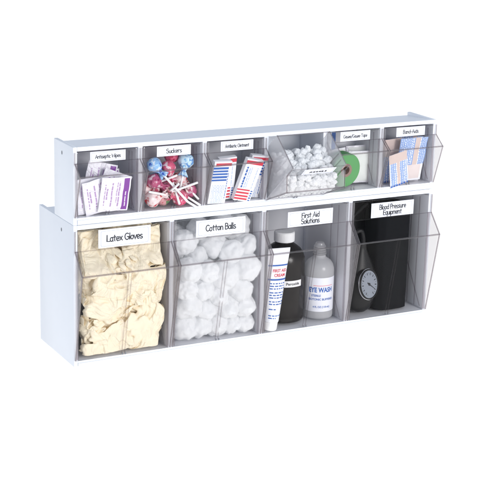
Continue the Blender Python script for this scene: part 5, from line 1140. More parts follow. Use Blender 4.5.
11,-9,-5,-6,4,-1,4,-2,4,-3,7,7,-4,-8,-7,-2,-2,1,9,-9,4,11,7,8,-4,-10,-7,-12,-4,4,11,-8,7,4,6,10,3,-4,-10,-4,-3,-13,2,9,-2,2,-2,11,7,-3,5,-7,6,-3,-4,
-13,1,7,0,-9,5,7,8,1,-8,6,0,-9,6,-1,-10,4,1,-9,2,11,4,-2,-4,5,3,-7,6,-7,-6,5,-9,-1,9,3,-3,-2,-1,8,-1,2,0,1,-12,-2,-5,9,1,-2,-4,-1,5,3,8,3,1,-4,-11,2,
-10,0,1,-1,6,-3,0,4,4,2,6,-12,6,-9,4,-6,3,6,-5,9,-6,5,-3,-6,6,-6,11,3,-2,2,-8,-1,10,-16,20,0,-14,-2,11,-22,21,9,-12,-9,9,-12,20,0,-4,-12,8,-13,1,13,2,
3,-11,-2,-4,2,15,-10,9,-11,-4,1,-4,21,-8,1,-12,5,10,-22,27,-9,-3,-10,17,-9,3,-8,7,-10,-9,-5,0,-2,12,-6,14,-6,14,-6,12,-6,14,-8,9,2,11,-6,15,-3,14,0,
15,-5,16,-4,14,-1,-118,-3,10,9,7,8,11,5,14,7,12,14,14,7,-122,-4,14,9,9,8,8,8,13,12,15,12,12,4,-121,-11,20,7,8,9,11,6,14,12,14,15,6,-115,-8,16,8,9,9,9,
14,8,15,12,14,4,-113,1,12,4,9,10,13,7,12,12,13,11,0,-96,-12,24,4,10,8,15,13,8,10,11,6,-96,-16,21,12,5,11,12,9,14,11,6,3,-95,-12,22,10,11,12,5,12,11,
12,2,7,-97,-11,23,10,10,12,10,11,9,10,10,-4,-91,-14,22,12,10,11,13,9,9,9,9,-1,-94,-13,22,12,12,13,10,8,9,10,10,-3,-107,3,-9,19,13,12,13,12,8,9,11,8,3,
10,3,-4,-110,-6,17,10,13,12,11,12,10,7,11,4,4,2,11,0,-120,-8,21,11,14,12,11,8,8,9,10,6,-2,10,3,7,5,-125,-10,21,13,13,11,10,8,10,11,7,2,7,0,10,12,-125,
-9,19,14,13,11,11,11,4,9,7,7,7,3,0,9,5,8,-127,-8,22,7,13,12,9,10,11,9,3,0,9,9,7,-4,13,10,5,-138,-1,15,14,6,9,12,8,12,9,9,-1,3,10,1,7,5,14,7,7,-144,-7,
18,12,6,9,12,10,13,7,5,9,6,-3,19,-5,14,14,6,-1,-145,-6,17,9,10,12,10,4,14,8,6,5,6,4,28,-5,8,5,8,0,-144,-10,20,10,13,12,2,7,11,10,7,9,-4,8,35,5,1,-138,
-13,23,14,9,13,5,10,-4,14,18,-9,8,-89,-14,27,12,10,9,6,8,3,9,14,-9,13,2,-7,-82,-14,17,10,16,10,10,10,-1,13,13,-1,-4,1,-80,-16,25,15,-16,25,14,14,-5,
16,15,-6,4,-9,-75,-16,27,7,-11,23,14,16,-8,15,10,7,1,-5,-96,7,-9,21,8,4,-10,24,13,16,-9,17,5,7,2,-13,-74,-10,18,11,4,-9,18,15,15,-10,19,4,10,-3,-6,
-74,-9,17,8,6,-7,15,13,10,-9,19,7,22,-4,-12,3,-2,-76,-5,19,0,5,-6,16,11,7,-11,24,7,24,0,-4,-9,-72,-4,6,5,-4,11,12,16,-10,13,11,-56,-1,13,9,18,-6,17,2,
-49,-2,9,7,38,-10,10,-6,10,-6,9,-3,13,-4,15,-4,13,-2,14,-2,10,3,8,4,10,2,8,1,-112,4,8,8,8,11,11,13,11,13,14,8,-115,9,6,8,9,10,13,13,9,15,13,-110,9,9,
6,11,10,13,13,13,13,9,-102,2,9,7,12,9,12,15,13,13,10,-102,7,10,11,14,14,8,10,13,11,-101,14,11,10,8,11,9,14,14,4,-91,10,10,9,10,10,14,12,6,11,-96,11,
10,8,13,10,12,11,12,0,-91,12,12,11,9,10,13,11,9,5,-93,13,13,12,11,10,10,6,10,0,-87,12,14,11,13,8,8,10,1,2,-91,10,14,13,11,12,4,12,7,4,9,9,-108,14,12,
14,10,10,10,5,8,11,9,6,6,-115,13,12,10,11,11,9,7,7,8,10,3,7,12,-123,12,11,12,12,11,6,8,9,7,8,7,10,7,-122,11,11,13,10,10,9,6,10,7,6,8,6,5,9,-125,12,12,
10,13,8,8,9,10,3,7,8,18,10,-131,11,11,12,10,11,11,12,9,-2,9,8,27,10,-143,13,11,9,14,13,13,7,5,5,3,11,42,5,-152,13,8,14,13,12,12,4,12,0,10,6,47,-152,
12,10,12,11,37,10,-94,11,12,12,13,33,9,-91,9,13,13,13,38,1,3,-90,33,13,37,8,-3,-80,27,10,36,13,-5,-77,21,13,35,7,6,-91,11,20,11,31,9,3,-82,11,18,7,29,
9,7,-78,9,18,9,20,9,21,0,-81,21,9,13,11,-38,9,15,13,-41,6,-86,8,-2,-5,-1,-1,-8,7,-9,7,-10,4,-4,1,-3,4,-4,2,0,0,6,-1,0,9,-9,7,-10,2,14,2,-3,1,-1,-6,-3,
-2,0,0,0,5,8,-8,14,2,-1,-3,-5,-1,-2,-1,0,-6,5,3,-2,2,17,2,-7,-2,-1,0,-3,-8,-2,2,-1,6,2,19,2,-6,-2,-2,-4,-5,-2,-2,2,-2,2,6,27,-5,-2,-3,-2,-5,-4,-4,-2,
-1,1,3,5,21,4,-6,-3,-3,-4,-3,-2,-1,1,3,3,19,3,-4,-2,-2,-3,-2,-1,-2,0,2,0,20,0,-3,-3,0,-1,-2,-1,-1,-1,0,0,18,-7,3,-2,0,-3,2,-1,-2,0,0,-1,10,0,4,-4,-2,
2,0,-1,0,1,-1,-3,11,-2,-3,1,3,2,1,0,-2,-1,1,-6,2,2,3,1,1,-1,4,4,2,-1,-1,-2,-4,1,-8,7,2,1,3,1,-1,0,5,4,0,-1,-3,-7,6,-11,-7,-5,24,-2,5,-1,-3,3,0,3,6,0,
-8,-2,-10,3,-12,-10,-2,37,-3,3,2,-2,-4,4,3,6,-4,-5,-7,-6,0,-9,-13,35,4,3,-1,-8,-1,3,4,7,1,-4,-8,-7,1,-11,-10,-8,-6,49,3,-2,0,-5,-1,1,5,-1,-1,-3,-3,-2,
-2,-7,-11,-10,-12,-4,60,6,-4,1,-6,-6,3,6,2,0,-6,-5,-2,2,-17,4,-16,-13,-8,-1,69,6,-5,-2,-10,0,1,7,2,0,-7,-2,-1,-6,-24,4,-11,-8,-8,-1,75,6,-11,-5,-4,-8,
0,10,1,3,-2,-2,-5,-5,-33,3,-6,4,-12,2,70,8,-11,-7,-8,-5,-7,0,18,-16,1,3,-7,6,-28,-2,-1,60,12,-15,-5,-10,-5,-3,9,-10,2,-3,-3,3,34,-2,0,-6,-8,-6,-5,6,
-6,-3,-2,0,4,-6,6,27,-5,21,-6,-17,-8,-3,2,-8,-1,1,-5,9,-1,22,-10,21,-9,13,-22,-7,-1,-6,-3,4,-5,5,4,14,-16,26,3,9,-14,-14,1,-5,2,1,0,-4,4,-6,7,-11,20,
4,17,2,-12,-10,1,-3,-3,-1,-2,5,-1,-7,-11,19,2,29,0,-9,-10,-1,1,-2,-8,-2,8,-17,0,-10,16,1,35,-2,0,-11,0,2,-2,-11,1,0,-9,-9,1,-7,0,1,6,40,-8,8,-7,3,0,
-4,-8,-11,2,-4,-4,-12,3,-5,45,-8,7,-2,5,-3,0,-7,7,-11,13,-1,2,-3,2,-2,-12,1,8,2,-166,6,-4,3,-9,9,-8,4,-4,7,-4,2,-8,8,-7,4,-1,-9,0,5,-4,0,1,-6,24,3,-5,
-1,2,0,-11,-6,4,-7,0,4,22,3,-4,-4,2,-5,-3,-11,-3,1,5,22,2,1,-4,1,-4,-8,-8,-3,3,2,27,0,-2,-2,-4,1,-8,-7,-2,0,3,25,4,-3,-5,-5,-5,-5,0,0,2,27,-2,-2,1,-5,
-5,-5,0,0,2,24,-1,-2,-4,0,-3,-3,-1,0,1,20,-2,-3,-1,0,-2,-1,-2,-1,1,18,-3,-4,-1,2,-1,0,-3,-1,1,16,-5,-4,1,3,1,-1,-2,-3,1,14,-8,-2,5,0,6,-2,-3,-3,0,7,1,
-3,-1,5,0,-1,5,-3,-3,0,-5,8,4,-2,-1,0,4,-3,1,5,-6,0,-5,-7,14,3,2,-4,3,1,0,2,-2,-1,-7,-2,-5,-10,27,1,-4,4,2,-2,-2,-1,3,-2,-4,-2,-5,-7,26,0,-3,-7,5,3,0,
0,0,-2,-6,1,-4,-7,-10,32,-1,0,-8,10,-3,-2,0,-1,1,-3,1,-21,-10,46,-2,-6,-2,5,-1,0,-2,1,-5,-5,0,-26,-7,60,-6,-5,-8,-1,4,4,2,-8,-4,-3,4,-34,-3,69,-5,-9,
-6,-1,1,2,-11,-1,-4,6,-4,-26,67,-8,-6,-10,-5,-5,-2,43,-7,-8,-10,-4,-15,4,45,-3,-11,-8,-8,-11,2,-2,39,-14,-11,-14,9,-1,25,-2,-7,-18,7,2,15,11,-8,-18,0,
7,-7,7,29,-9,-17,-5,10,-15,11,30,-6,-14,-3,1,-13,5,32,-2,-10,-4,-11,-2,-3,28,-2,1,-6,0,5,3,-2,3,-5,-8,2,-4,6,0,-6,7,-4,-3,3,-3,-5,-4,8,-4,-5,-4,9,-7,
9,-6,8,1,1,8,-1,12,-6,-22,8,-7,5,1,-4,-1,3,-8,10,6,3,6,3,-25,7,-8,0,0,-1,5,1,-1,-3,12,4,15,-2,-27,5,0,0,-2,-5,-3,-1,-3,5,8,12,11,-22,5,-2,0,-2,0,-2,
-5,-9,6,11,4,13,-9,-3,-4,2,-6,0,0,-4,-10,10,4,6,12,-9,5,-12,3,-7,1,-4,-8,8,4,7,11,-11,10,-11,2,-8,-1,-3,-7,7,2,11,13,-16,11,-6,-8,1,-4,-8,-2,7,2,12,
13,-16,12,-16,4,-12,-4,2,0,-2,7,12,13,-10,8,-18,-4,3,-8,-8,0,7,6,11,11,-7,8,-10,-5,-5,-11,-4,4,-2,11,10,7,-4,-6,4,-5,-1,6,-10,-8,-4,3,-3,12,1,5,8,-2,
-8,10,-10,3,5,-6,-10,-7,3,-4,10,-4,7,2,8,-3,-6,8,-1,2,-4,3,-7,-6,-5,1,-3,2,2,7,-2,8,-8,2,12,-11,8,-2,-5,2,-14,-6,-2,1,0,3,5,0,1,15,7,-14,1,-2,-4,3,1,
-9,-8,2,-1,1,15,-7,2,-3,2,13,11,-8,1,-9,-7,-4,5,3,-9,2,0,-2,11,-6,-3,4,2,-2,17,5,-15,4,1,-5,-3,-11,8,-4,2,3,-1,2,5,-5,-3,1,5,7,8,5,-14,-9,-1,0,-5,0,
-1,2,6,-1,-1,8,7,-6,-4,-2,9,-6,10,7,-5,-7,-9,7,-5,-2,-1,1,-2,4,5,5,10,-5,-6,-4,-2,1,13,2,-6,-1,-6,-3,9,-4,-8,2,0,1,15,-3,-5,8,-9,13,-3,-2,-2,-4,-9,7,
-3,7,-5,0,2,10,-1,-5,4,-1,-3,-11,8,-3,9,-10,8,-3,4,10,1,-14,-4,1,-2,6,-10,8,0,7,-7,1,-8,14,7,-20,0,-5,8,0,-6,10,5,7,-18,0,-3,10,11,-25,-2,-4,8,5,0,1,
8,11,-15,-12,7,6,11,-16,3,-6,3,-11,3,14,-16,3,14,11,-18,1,0,-4,16,-11,-4,0,-7,3,14,-20,-1,19,11,-22,-4,4,1,11,-14,6,-6,-8,15,12,-23,-5,21,14,-26,-3,
10,4,-4,9,-6,-7,6,-10,-5,20,8,-19,-8,18,12,-24,-6,22,-2,1,-7,-1,1,-5,17,4,-13,-9,12,11,-23,-7,30,3,-11,-6,6,6,-16,-7,24,1,0,-5,-11,-4,4,9,0,1,-8,7,-6,
-2,14,-5,5,0,0,-6,2,-3,5,-4,6,-7,5,-5,-9,4,-3,1,8,-2,0,0,-5,2,-3,3,-13,5,6,7,-9,-1,4,-4,-2,0,4,-2,6,4,-6,3,-5,-7,0,-3,7,8,-5,-2,2,6,-10,-1,1,4,-10,12,
6,0,-5,-4,-2,8,-2,-9,-2,11,7,2,0,-4,-9,6,-8,-7,6,5,11,2,-5,4,-4,-12,-5,-2,3,10,11,1,-2,-7,4,-11,-3,-7,5,10,10,2,-8,5,-11,2,-5,-8,4,9,10,0,1,-11,5,-10,
-1,-6,6,6,11,-6,-3,5,-7,2,-8,-1,1,7,9,-9,-3,3,10,-8,3,-3,-6,1,0,12,-3,-14,4,9,0,5,-6,4,-4,-7,8,3,-9,3,-4,6,5,3,-2,2,-1,-10,6,-2,-9,6,-4,-6,6,0,2,10,1,
-6,-3,7,-11,-2,7,-11,4,-9,9,1,8,-1,-1,-2,1,1,1,-1,-8,5,-10,-6,-3,23,0,-6,0,12,0,0,0,1,-2,-6,-9,-14,2,25,-7,7,0,-2,2,4,-1,0,-8,-7,-8,1,-1,22,-2,-7,-4,
2,2,8,0,-5,-7,-8,-2,10,-1,16,-5,0,-10,5,0,1,0,-3,-10,1,4,5,13,-1,-6,-3,-7,6,-4,13,2,-5,-2,-9,-2,10,-3,8,1,-2,-7,-4,5,8,-20,18,-1,-4,-1,7,-26,16,5,2,
-7,10,-32,24,-2,9,-10,6,-25,-1,20,-5,17,-9,2,-23,8,3,-5,22,-11,1,-9,-2,8,-9,19,-12,3,6,-9,7,-10,10,-8,11,-6,7,-12,12,-1,77,-8,6,10,-25,6,-16,2,-14,1,
-14,5,-15,3,-15,5,-15,3,-15,3,-12,1,-9,2,-6,-3,-1,-2,127,8,-22,-13,-13,-11,-13,-13,-9,-7,-10,-12,-7,-7,130,9,-22,-13,-12,-14,-12,-12,-14,-11,1,-10,-9,
-7,124,11,-21,-14,-13,-12,-13,-11,-12,-13,-7,0,-9,112,10,-20,-13,-13,-12,-13,-12,-9,-10,-4,-13,-1,110,8,-21,-13,-11,-12,-13,-11,-7,-7,-10,-12,3,88,13,
-23,-12,-10,-12,-11,-8,-7,-12,-9,9,82,8,-20,-12,-9,-12,-11,-8,-8,-12,-4,3,83,6,-18,-9,-12,-11,-8,-11,-9,-11,0,-3,83,0,-11,-12,-6,-9,-12,-11,-10,-8,-1,
-6,80,11,-18,-10,-12,-8,-7,-11,-8,-10,0,-11,83,17,-27,-11,-9,-2,-11,-10,-12,-1,-7,-14,105,-4,9,-20,-13,-10,-4,-8,-10,-12,-10,0,-11,-11,-8,-5,115,8,
-20,-11,-11,-10,-4,-9,-12,-9,-6,-10,-8,-6,-8,1,116,10,-20,-13,-10,-12,-10,-8,-8,-9,-10,-10,-5,-10,-2,-5,2,123,8,-22,-9,-13,-11,-11,-4,-8,-11,-10,-9,
-10,-8,-1,-7,122,12,-20,-11,-9,-12,-9,-14,-6,-11,-12,-10,-9,-4,-6,-8,1,-2,135,6,-19,-13,-8,-10,-11,-13,-10,-5,-11,-11,-12,-18,4,-8,-2,5,-6,136,10,-17,
-12,-12,-11,-12,-4,-10,-11,-10,-9,-12,-14,-12,5,-11,0,4,0,135,10,-18,-10,-6,-12,-9,-10,-13,-10,-7,-11,-13,-8,-22,1,3,-2,8,5,121,8,-19,-10,-8,-7,-9,-7,
-9,-10,-13,-11,-7,-9,-17,-7,7,5,1,0,118,9,-22,-9,-8,-9,-13,-6,-3,-5,-8,-14,-12,-3,-21,1,0,119,9,-22,-9,-10,-8,-9,-4,-1,-7,-19,10,-23,84,12,-24,-7,-12,
-4,-6,-10,2,-7,-17,11,-22,-3,-1,81,12,-24,-5,-10,-6,-4,-11,2,-2,-21,10,-17,-8,77,12,-20,-13,9,-17,5,-21,6,-6,-20,16,-25,-4,71,15,-22,-3,-3,-6,-7,-6,
-3,-6,-12,-8,-8,-6,87,-3,1,-11,-13,7,4,-14,-10,-10,-4,-3,-13,-16,9,-16,83,1,-8,-14,7,5,-13,-9,-19,3,0,-9,-27,12,-15,84,-2,-2,-12,-1,5,-11,-10,-20,3,
-2,-9,-29,12,-16,2,-6,93,2,-12,0,-8,7,-13,-8,-18,-1,-3,-7,-25,7,-16,-1,92,5,-6,-16,6,-12,-10,-20,-1,-2,-7,41,5,-12,-8,-29,5,-6,3,36,5,-9,-4,105,-5,-7,
4,-14,-1,-10,-2,-12,2,-7,-4,-7,-5,-8,-2,-8,0,-7,-3,-8,-3,-7,-1,118,-11,-11,-14,-12,-13,-7,-10,-11,-9,-12,-11,118,-10,-11,-11,-9,-12,-14,-4,-12,-13,-9,
110,-10,-15,-12,-13,-10,-7,-12,-11,-9,-9,107,-13,-13,-11,-9,-13,-11,-11,-8,-5,-11,90,-10,-12,-12,-11,-12,-6,-11,-5,-9,85,-12,-11,-10,-11,-8,-7,-9,-11,
-4,79,-11,-11,-11,-4,-10,-11,-10,-4,-6,75,-12,-9,-12,-5,-10,-9,-10,-5,-5,73,-9,-11,-7,-12,-9,-8,-10,-7,-3,73,-12,-5,-12,-6,-11,-9,-9,-9,-4,74,-7,-11,
-7,-12,-6,-11,-11,-9,-5,93,-13,-12,-7,-9,-10,-12,-7,-11,-12,-2,-11,102,-9,-7,-12,-12,-8,-11,-11,-9,-6,-12,-6,-10,118,-10,-10,-11,-11,-12,-13,-6,-13,
-9,-6,-13,-8,0,122,-11,-12,-7,-14,-9,-11,-13,-6,-13,-12,-7,-10,2,123,-13,-8,-12,-11,-11,-11,-11,-11,-10,-9,-13,-10,9,-3,124,-12,-12,-12,-3,-13,-12,
-13,-12,-13,-10,-7,-11,0,129,-11,-10,-10,-11,-12,-12,-11,-11,-8,-7,-10,-20,-7,136,-11,-8,-11,-12,-11,-7,-13,-9,-5,-8,-9,-34,9,126,-11,-10,-6,-11,-10,
-10,-5,-14,-1,-11,-10,-23,119,-12,-7,-10,-9,-32,-14,79,-12,-8,-9,-9,-24,-14,73,-10,-12,-9,-8,-22,-12,-10,78,-31,-8,-21,-9,-10,70,-26,-7,-21,-10,-7,64,
-21,-11,-19,1,-18,68,-11,-9,-10,-25,-3,-13,61,-3,-6,-8,-33,1,-19,71,-11,-7,-5,-34,0,-26,-7,87,-20,-6,-30,-5,40,-9,-33,-7,45,-12,-124,2,4,-2,8,5,2,2,4,
-2,6,-1,1,6,0,3,0,5,-4,4,1,6,0,0,-5,9,-3,4,-40,-2,5,9,5,3,6,4,2,4,4,2,6,0,-39,-2,3,1,2,6,7,9,4,5,3,2,11,-5,-35,-2,1,-1,3,5,7,7,5,2,7,4,8,-37,-1,-4,4,
2,3,5,6,7,4,4,7,7,-33,-6,-3,3,2,6,5,5,7,3,5,6,6,-42,9,-4,1,2,3,4,5,6,9,8,3,-41,8,-7,7,3,3,3,4,6,7,9,-3,-31,1,-4,4,7,3,1,1,10,9,7,1,-29,-3,-1,1,-1,2,3,
5,8,12,9,2,-35,2,3,-1,2,3,3,1,6,11,11,1,-37,-2,7,2,1,6,4,-1,5,9,8,8,-48,4,-12,16,4,3,3,2,5,-1,5,10,7,7,0,7,-64,-3,15,8,4,6,2,-1,5,-1,9,9,11,3,1,4,-64,
-6,16,10,0,7,2,0,6,1,7,7,7,9,6,-6,4,-62,-5,15,10,1,5,0,2,3,7,6,4,13,6,-6,8,-60,-6,16,3,7,5,2,1,1,12,6,5,-2,13,-2,-3,8,6,-64,-9,13,9,7,0,5,2,-4,2,6,5,
12,-15,8,12,10,2,3,-62,-11,15,10,8,-2,7,-7,6,-8,2,9,13,-11,9,-4,16,14,-4,6,-63,-7,12,5,7,6,7,-7,-7,3,-2,9,9,-5,9,1,11,10,-5,-3,-43,-6,9,9,6,4,5,-14,3,
-4,0,3,7,-4,15,0,16,7,-7,2,-41,-4,10,5,7,4,-14,0,4,-1,4,-8,2,5,24,-6,11,-32,-4,9,3,9,-3,-10,4,-7,2,3,0,-4,7,-5,10,1,8,-2,-17,10,-8,1,7,-1,-3,-7,4,10,
-5,6,6,5,-14,-9,6,-8,7,11,-6,6,-8,4,-13,21,5,-10,5,-16,6,-7,7,8,-10,10,-5,1,-20,28,-3,0,-5,-6,7,-10,11,-9,6,8,-4,-26,7,-11,21,11,-2,3,-3,-9,10,-7,7,
-8,7,-8,6,-18,-9,21,9,6,1,-12,-10,18,-15,18,-7,-7,-9,7,-12,-9,21,9,12,0,-6,-12,9,-7,8,-1,-13,-4,7,-6,6,-16,-4,19,2,17,-5,-3,-9,12,-12,6,-2,-12,-2,6,3,
-13,0,4,20,-4,9,-8,0,-2,9,-9,10,-5,-4,-3,12,-3,6,-4,2,-3,0,-7,-168,0,2,7,1,-2,8,1,6,-3,7,2,0,5,1,1,-3,5,-2,4,-2,8,-5,8,-40,2,4,7,7,5,4,6,-2,7,4,-1,
-36,3,-2,3,5,11,10,-2,5,7,2,-30,-5,2,3,5,7,7,4,6,5,5,-31,-2,1,1,5,6,7,4,4,8,1,-28,2,1,2,7,2,10,3,7,1,-26,-2,3,4,1,6,5,8,4,5,-27,0,2,1,4,6,5,5,8,2,-27,
2,3,3,-2,0,4,10,-1,12,-30,5,3,2,7,-1,-4,2,6,13,-27,8,4,1,1,1,2,3,2,9,-24,2,7,7,2,-3,-4,2,8,6,-35,12,5,8,4,-7,-3,3,6,8,3,6,-38,7,10,4,-6,-1,5,2,3,7,9,
-3,13,-45,9,0,1,4,5,-1,3,4,8,0,1,12,10,-52,6,9,-1,5,3,-2,4,7,-4,-4,10,8,10,-40,4,1,7,5,-3,3,4,-8,-6,10,3,11,10,10,-53,7,8,8,1,-3,5,-10,-4,5,11,2,22,
13,-58,8,8,7,-6,5,-5,-7,4,4,5,8,28,6,-56,5,10,3,-5,6,-6,-5,5,4,6,-2,31,2,-44,4,11,-6,4,0,-1,-11,9,6,2,4,26,-37,3,10,-7,-4,-5,20,-10,7,5,-8,-3,-6,20,
-8,6,6,-13,-4,1,13,-2,2,-4,-4,-6,19,-1,-5,3,-11,-2,17,-1,-5,5,-9,-5,4,14,-21,12,4,-11,3,-1,10,-17,11,11,-10,2,0,-3,-14,16,10,-12,9,-3,-9,0,-3,20,-12,
8,2,-2,-5,14,1,-6,-1,-7,-7,0,9,-8,-5,5,-7,-3,7,-8,8,-6,3,3,-7,11,-7,6,5,3,-3,1,-9,3,-1,12,0,-11,10,-6,-7,-1,-2,-1,-2,10,6,-9,6,-3,10,-8,9,-4,-2,-3,-2,
-1,-5,0,8,2,-7,16,-6,-1,10,-13,-3,3,-1,-2,0,-1,-5,5,-3,14,2,7,-6,-8,-6,-4,-2,-1,-1,5,-4,3,14,11,3,-2,-6,-5,-7,-4,-3,-2,-2,-2,5,13,6,5,-1,-2,-3,-4,-3,
-2,-3,-5,-3,14,-1,7,-5,4,0,-1,-1,-2,-3,-9,-4,13,-5,9,-11,3,3,-1,-1,-2,1,-2,-9,13,0,6,-15,-3,0,0,-1,0,1,5,-6,12,-7,12,-16,9,-7,-3,0,7,1,-8,1,11,-11,16,
-10,-3,8,-6,-6,9,4,-11,5,7,-3,-4,4,-4,-7,10,1,-10,3,10,-5,0,-10,5,13,5,-21,7,-10,7,-2,8,-11,10,1,-9,-2,7,-5,11,12,3,-28,4,-2,-3,11,-6,5,-7,6,-7,6,-8,
10,5,10,8,6,-41,9,-1,0,10,-4,-11,9,-10,-2,3,9,-4,10,11,14,-41,8,-6,12,-3,-2,-9,7,-1,-4,3,3,10,4,6,11,5,0,-39,8,0,-5,5,-11,1,-2,12,-6,6,5,-1,9,6,7,-1,
8,-2,-31,3,0,-2,-4,-1,-9,10,-2,7,6,3,0,5,6,-1,-4,3,12,-1,-23,-6,-5,-5,-5,10,-6,-2,13,1,10,-6,6,7,0,7,-11,2,11,0,-26,-6,6,-10,-6,4,6,1,-4,13,8,-12,2,
10,6,6,-11,7,5,-1,-31,-5,13,-4,-11,1,16,0,-12,18,-1,-12,16,1,6,1,-4,-27,-5,16,1,-13,4,13,-10,11,2,-11,14,-8,-16,-1,10,7,-10,3,6,-4,11,3,-14,10,-15,4,
-4,-4,-1,20,-5,-7,1,11,-11,9,7,-14,9,-16,-4,6,-2,10,0,10,-13,5,-7,11,10,-12,9,-16,-8,5,2,4,3,7,-10,7,-8,13,-8,14,-6,-10,-8,4,2,5,-8,10,2,-1,-7,5,-5,
11,-3,13,-16,9,-16,7,5,-11,5,3,2,-1,6,-8,3,-5,9,-5,5,-13,10,6,-12,4,-3,6,-8,10,-9,8,-1,9,-17,4,-11,-4,-3,29,6,-12,-5,5,2,-6,7,-3,6,-5,3,-18,7,-10,-6,
27,7,-6,-3,3,-5,6,1,5,-11,7,-1,4,-8,0,4,4,-3,-2,9,-1,-6,0,-22,10,2,-4,0,7,-11,6,-10,5,-7,7,0,-6,3,8,4,-5,2,6,-3,-2,5,-2,-10,12,-4,-5,-3,-4,3,1,11,-1,
2,-10,3,3,8,-4,-5,-3,-5,10,6,0,-9,3,7,3,-7,-6,-7,7,0,8,-5,-1,9,3,-4,2,-10,-3,-3,8,-4,3,-8,21,-1,-7,3,-6,0,-4,4,-7,2,16,-8,5,-4,6,-3,-1,-8,3,-3,6,5,-7,
10,0,-2,-2,-3,-3,-5,-2,10,2,2,-6,-2,-3,-1,-3,-1,5,-5,1,2,2,-3,-6,-2,-2,4,8,3,-3,-8,-3,-3,2,3,4,-11,16,-6,-3,-1,2,4,2,3,0,-8,-2,4,2,-3,4,2,3,3,-4,-5,
-9,7,-8,1,4,9,3,5,0,-8,-7,-5,1,11,1,-21,8,12,8,4,-2,-9,-7,-6,-2,10,10,3,-8,-14,11,6,9,-5,-5,-10,-6,2,8,8,7,-9,8,-23,12,12,0,-5,-11,-9,7,4,7,6,-8,7,3,
2,-20,11,5,0,-10,-12,4,7,7,4,-6,3,7,0,-17,8,4,-3,-12,-5,10,8,-2,8,0,-3,-4,1,-12,4,7,-6,-12,7,11,6,-8,8,1,-11,11,-9,-14,3,8,-9,-2,12,4,-4,7,3,-5,-1,-4,
-18,11,-1,6,1,-3,11,-29,9,14,5,-5,-1,-3,-21,9,13,-3,-2,10,-13,-7,-7,23,-9,10,-15,-5,2,26,-6,-1,-10,-7,2,18,-9,11,-6,-14,1,6,7,4,5,-1,-20,6,-1,4,1,12,
-5,-14,12,-4,1,5,1,6,-25,-8,29,-2,0,7,-1,-2,2,0,-2,2,0,23,-10,7,9,-25,7,-17,5,-14,0,-13,1,-14,1,-13,1,-14,1,-14,5,-15,3,-14,3,-13,0,4,-7,135,9,-22,-6,
-13,-13,-12,-14,-11,-13,-10,-13,-12,-6,138,9,-20,-12,-13,-12,-12,-10,-14,-12,-15,-12,-8,-4,139,6,-18,-12,-12,-12,-11,-13,-14,-14,-12,-14,-5,129,8,-19,
-8,-11,-12,-13,-12,-14,-14,-13,-12,-4,127,3,-16,-10,-10,-9,-11,-13,-13,-14,-14,-12,-3,111,7,-16,-11,-11,-11,-13,-13,-13,-11,-11,-1,107,-2,-8,-8,-11,
-12,-13,-13,-14,-8,-10,0,103,2,-12,-10,-9,-12,-13,-13,-11,-11,-8,-5,102,11,-14,-11,-11,-12,-13,-13,-12,-6,-9,-9,104,5,-15,-6,-9,-12,-13,-11,-12,-6,-9,
-13,105,8,-16,-12,-10,-10,-10,-9,-13,-4,-10,-18,117,-2,1,-10,-10,-6,-12,-8,-12,-8,-12,-10,-9,-11,-4,6,104,10,-16,-6,-12,-8,-8,-8,-14,-9,-11,-10,-9,
-10,2,-10,124,9,-17,-7,-6,-9,-12,-12,-9,-11,-10,-9,-8,-9,-9,3,-5,125,8,-13,-8,-9,-12,-8,-10,-9,-13,-11,-10,-7,-6,-5,-8,128,-6,-2,-6,-12,-12,-11,-12,
-13,-2,-11,-12,-10,2,-8,-2,-8,5,125,-1,-9,-8,-11,-10,-13,-15,-8,-12,-10,-8,0,-7,0,0,-4,-1,6,115,4,-14,-11,-10,-14,-9,-9,-16,-10,-10,-5,0,-5,4,-5,-3,1,
5,5,100,9,-14,-11,-13,-12,-11,-10,-7,-13,-8,-6,1,-7,3,-3,1,0,4,6,90,12,-23,-5,-11,-14,-12,-2,-14,-2,-9,-7,-5,-2,1,-1,6,-4,4,-2,86,11,-18,-11,-6,-14,1,
-8,-15,1,-6,-7,-8,-4,4,-3,1,80,11,-16,-13,-3,-15,0,-21,10,-4,-13,4,-15,76,12,-20,-9,-4,-15,6,-27,9,-5,-11,8,-17,-6,-4,85,12,-16,-6,-15,-5,-4,-20,10,
-6,-17,9,-19,-9,92,7,-14,-18,9,-26,8,-22,6,-8,-20,13,-23,-8,102,-3,-6,-23,11,-17,-3,-19,2,-14,-11,-6,-8,-10,110,0,1,-10,-3,-23,17,-31,-2,-12,1,-11,
-13,-20,11,-22,114,0,0,-4,-26,15,-25,-8,-12,8,-22,-8,-20,9,-21,118,-2,3,-6,-32,11,-24,3,-11,1,-15,-11,-16,4,-15,-5,-1,118,-6,2,-2,-31,15,-25,-6,-5,0,
-10,-9,-26,3,-8,-7,107,1,5,-33,15,-25,-7,-12,8,-15,-1,41,9,-18,-5,-17,5,-14,-7,40,10,-15,1,-25,3,-8,-2,-7,-4,-6,-5,-5,-6,-9,-2,-10,-2,-10,2,-11,-4,-8,
-3,-10,-1,-11,-1,125,-6,-11,-10,-11,-13,-14,-14,-9,-12,-13,-9,125,-12,-10,-13,-11,-10,-9,-11,-13,-13,-10,114,-9,-13,-11,-8,-10,-11,-15,-12,-13,-13,
119,-11,-11,-13,-7,-12,-11,-12,-14,-12,-12,107,-11,-9,-12,-9,-14,-10,-15,-11,-14,106,-8,-10,-10,-12,-12,-14,-10,-14,-13,106,-11,-8,-7,-12,-12,-13,-14,
-12,-13,98,2,-11,-11,-11,-13,-13,-11,-14,-8,102,-7,-11,-12,-9,-13,-12,-14,-13,-4,100,-8,-10,-8,-12,-13,-14,-13,-13,-2,98,-9,-10,-9,-13,-12,-13,-13,
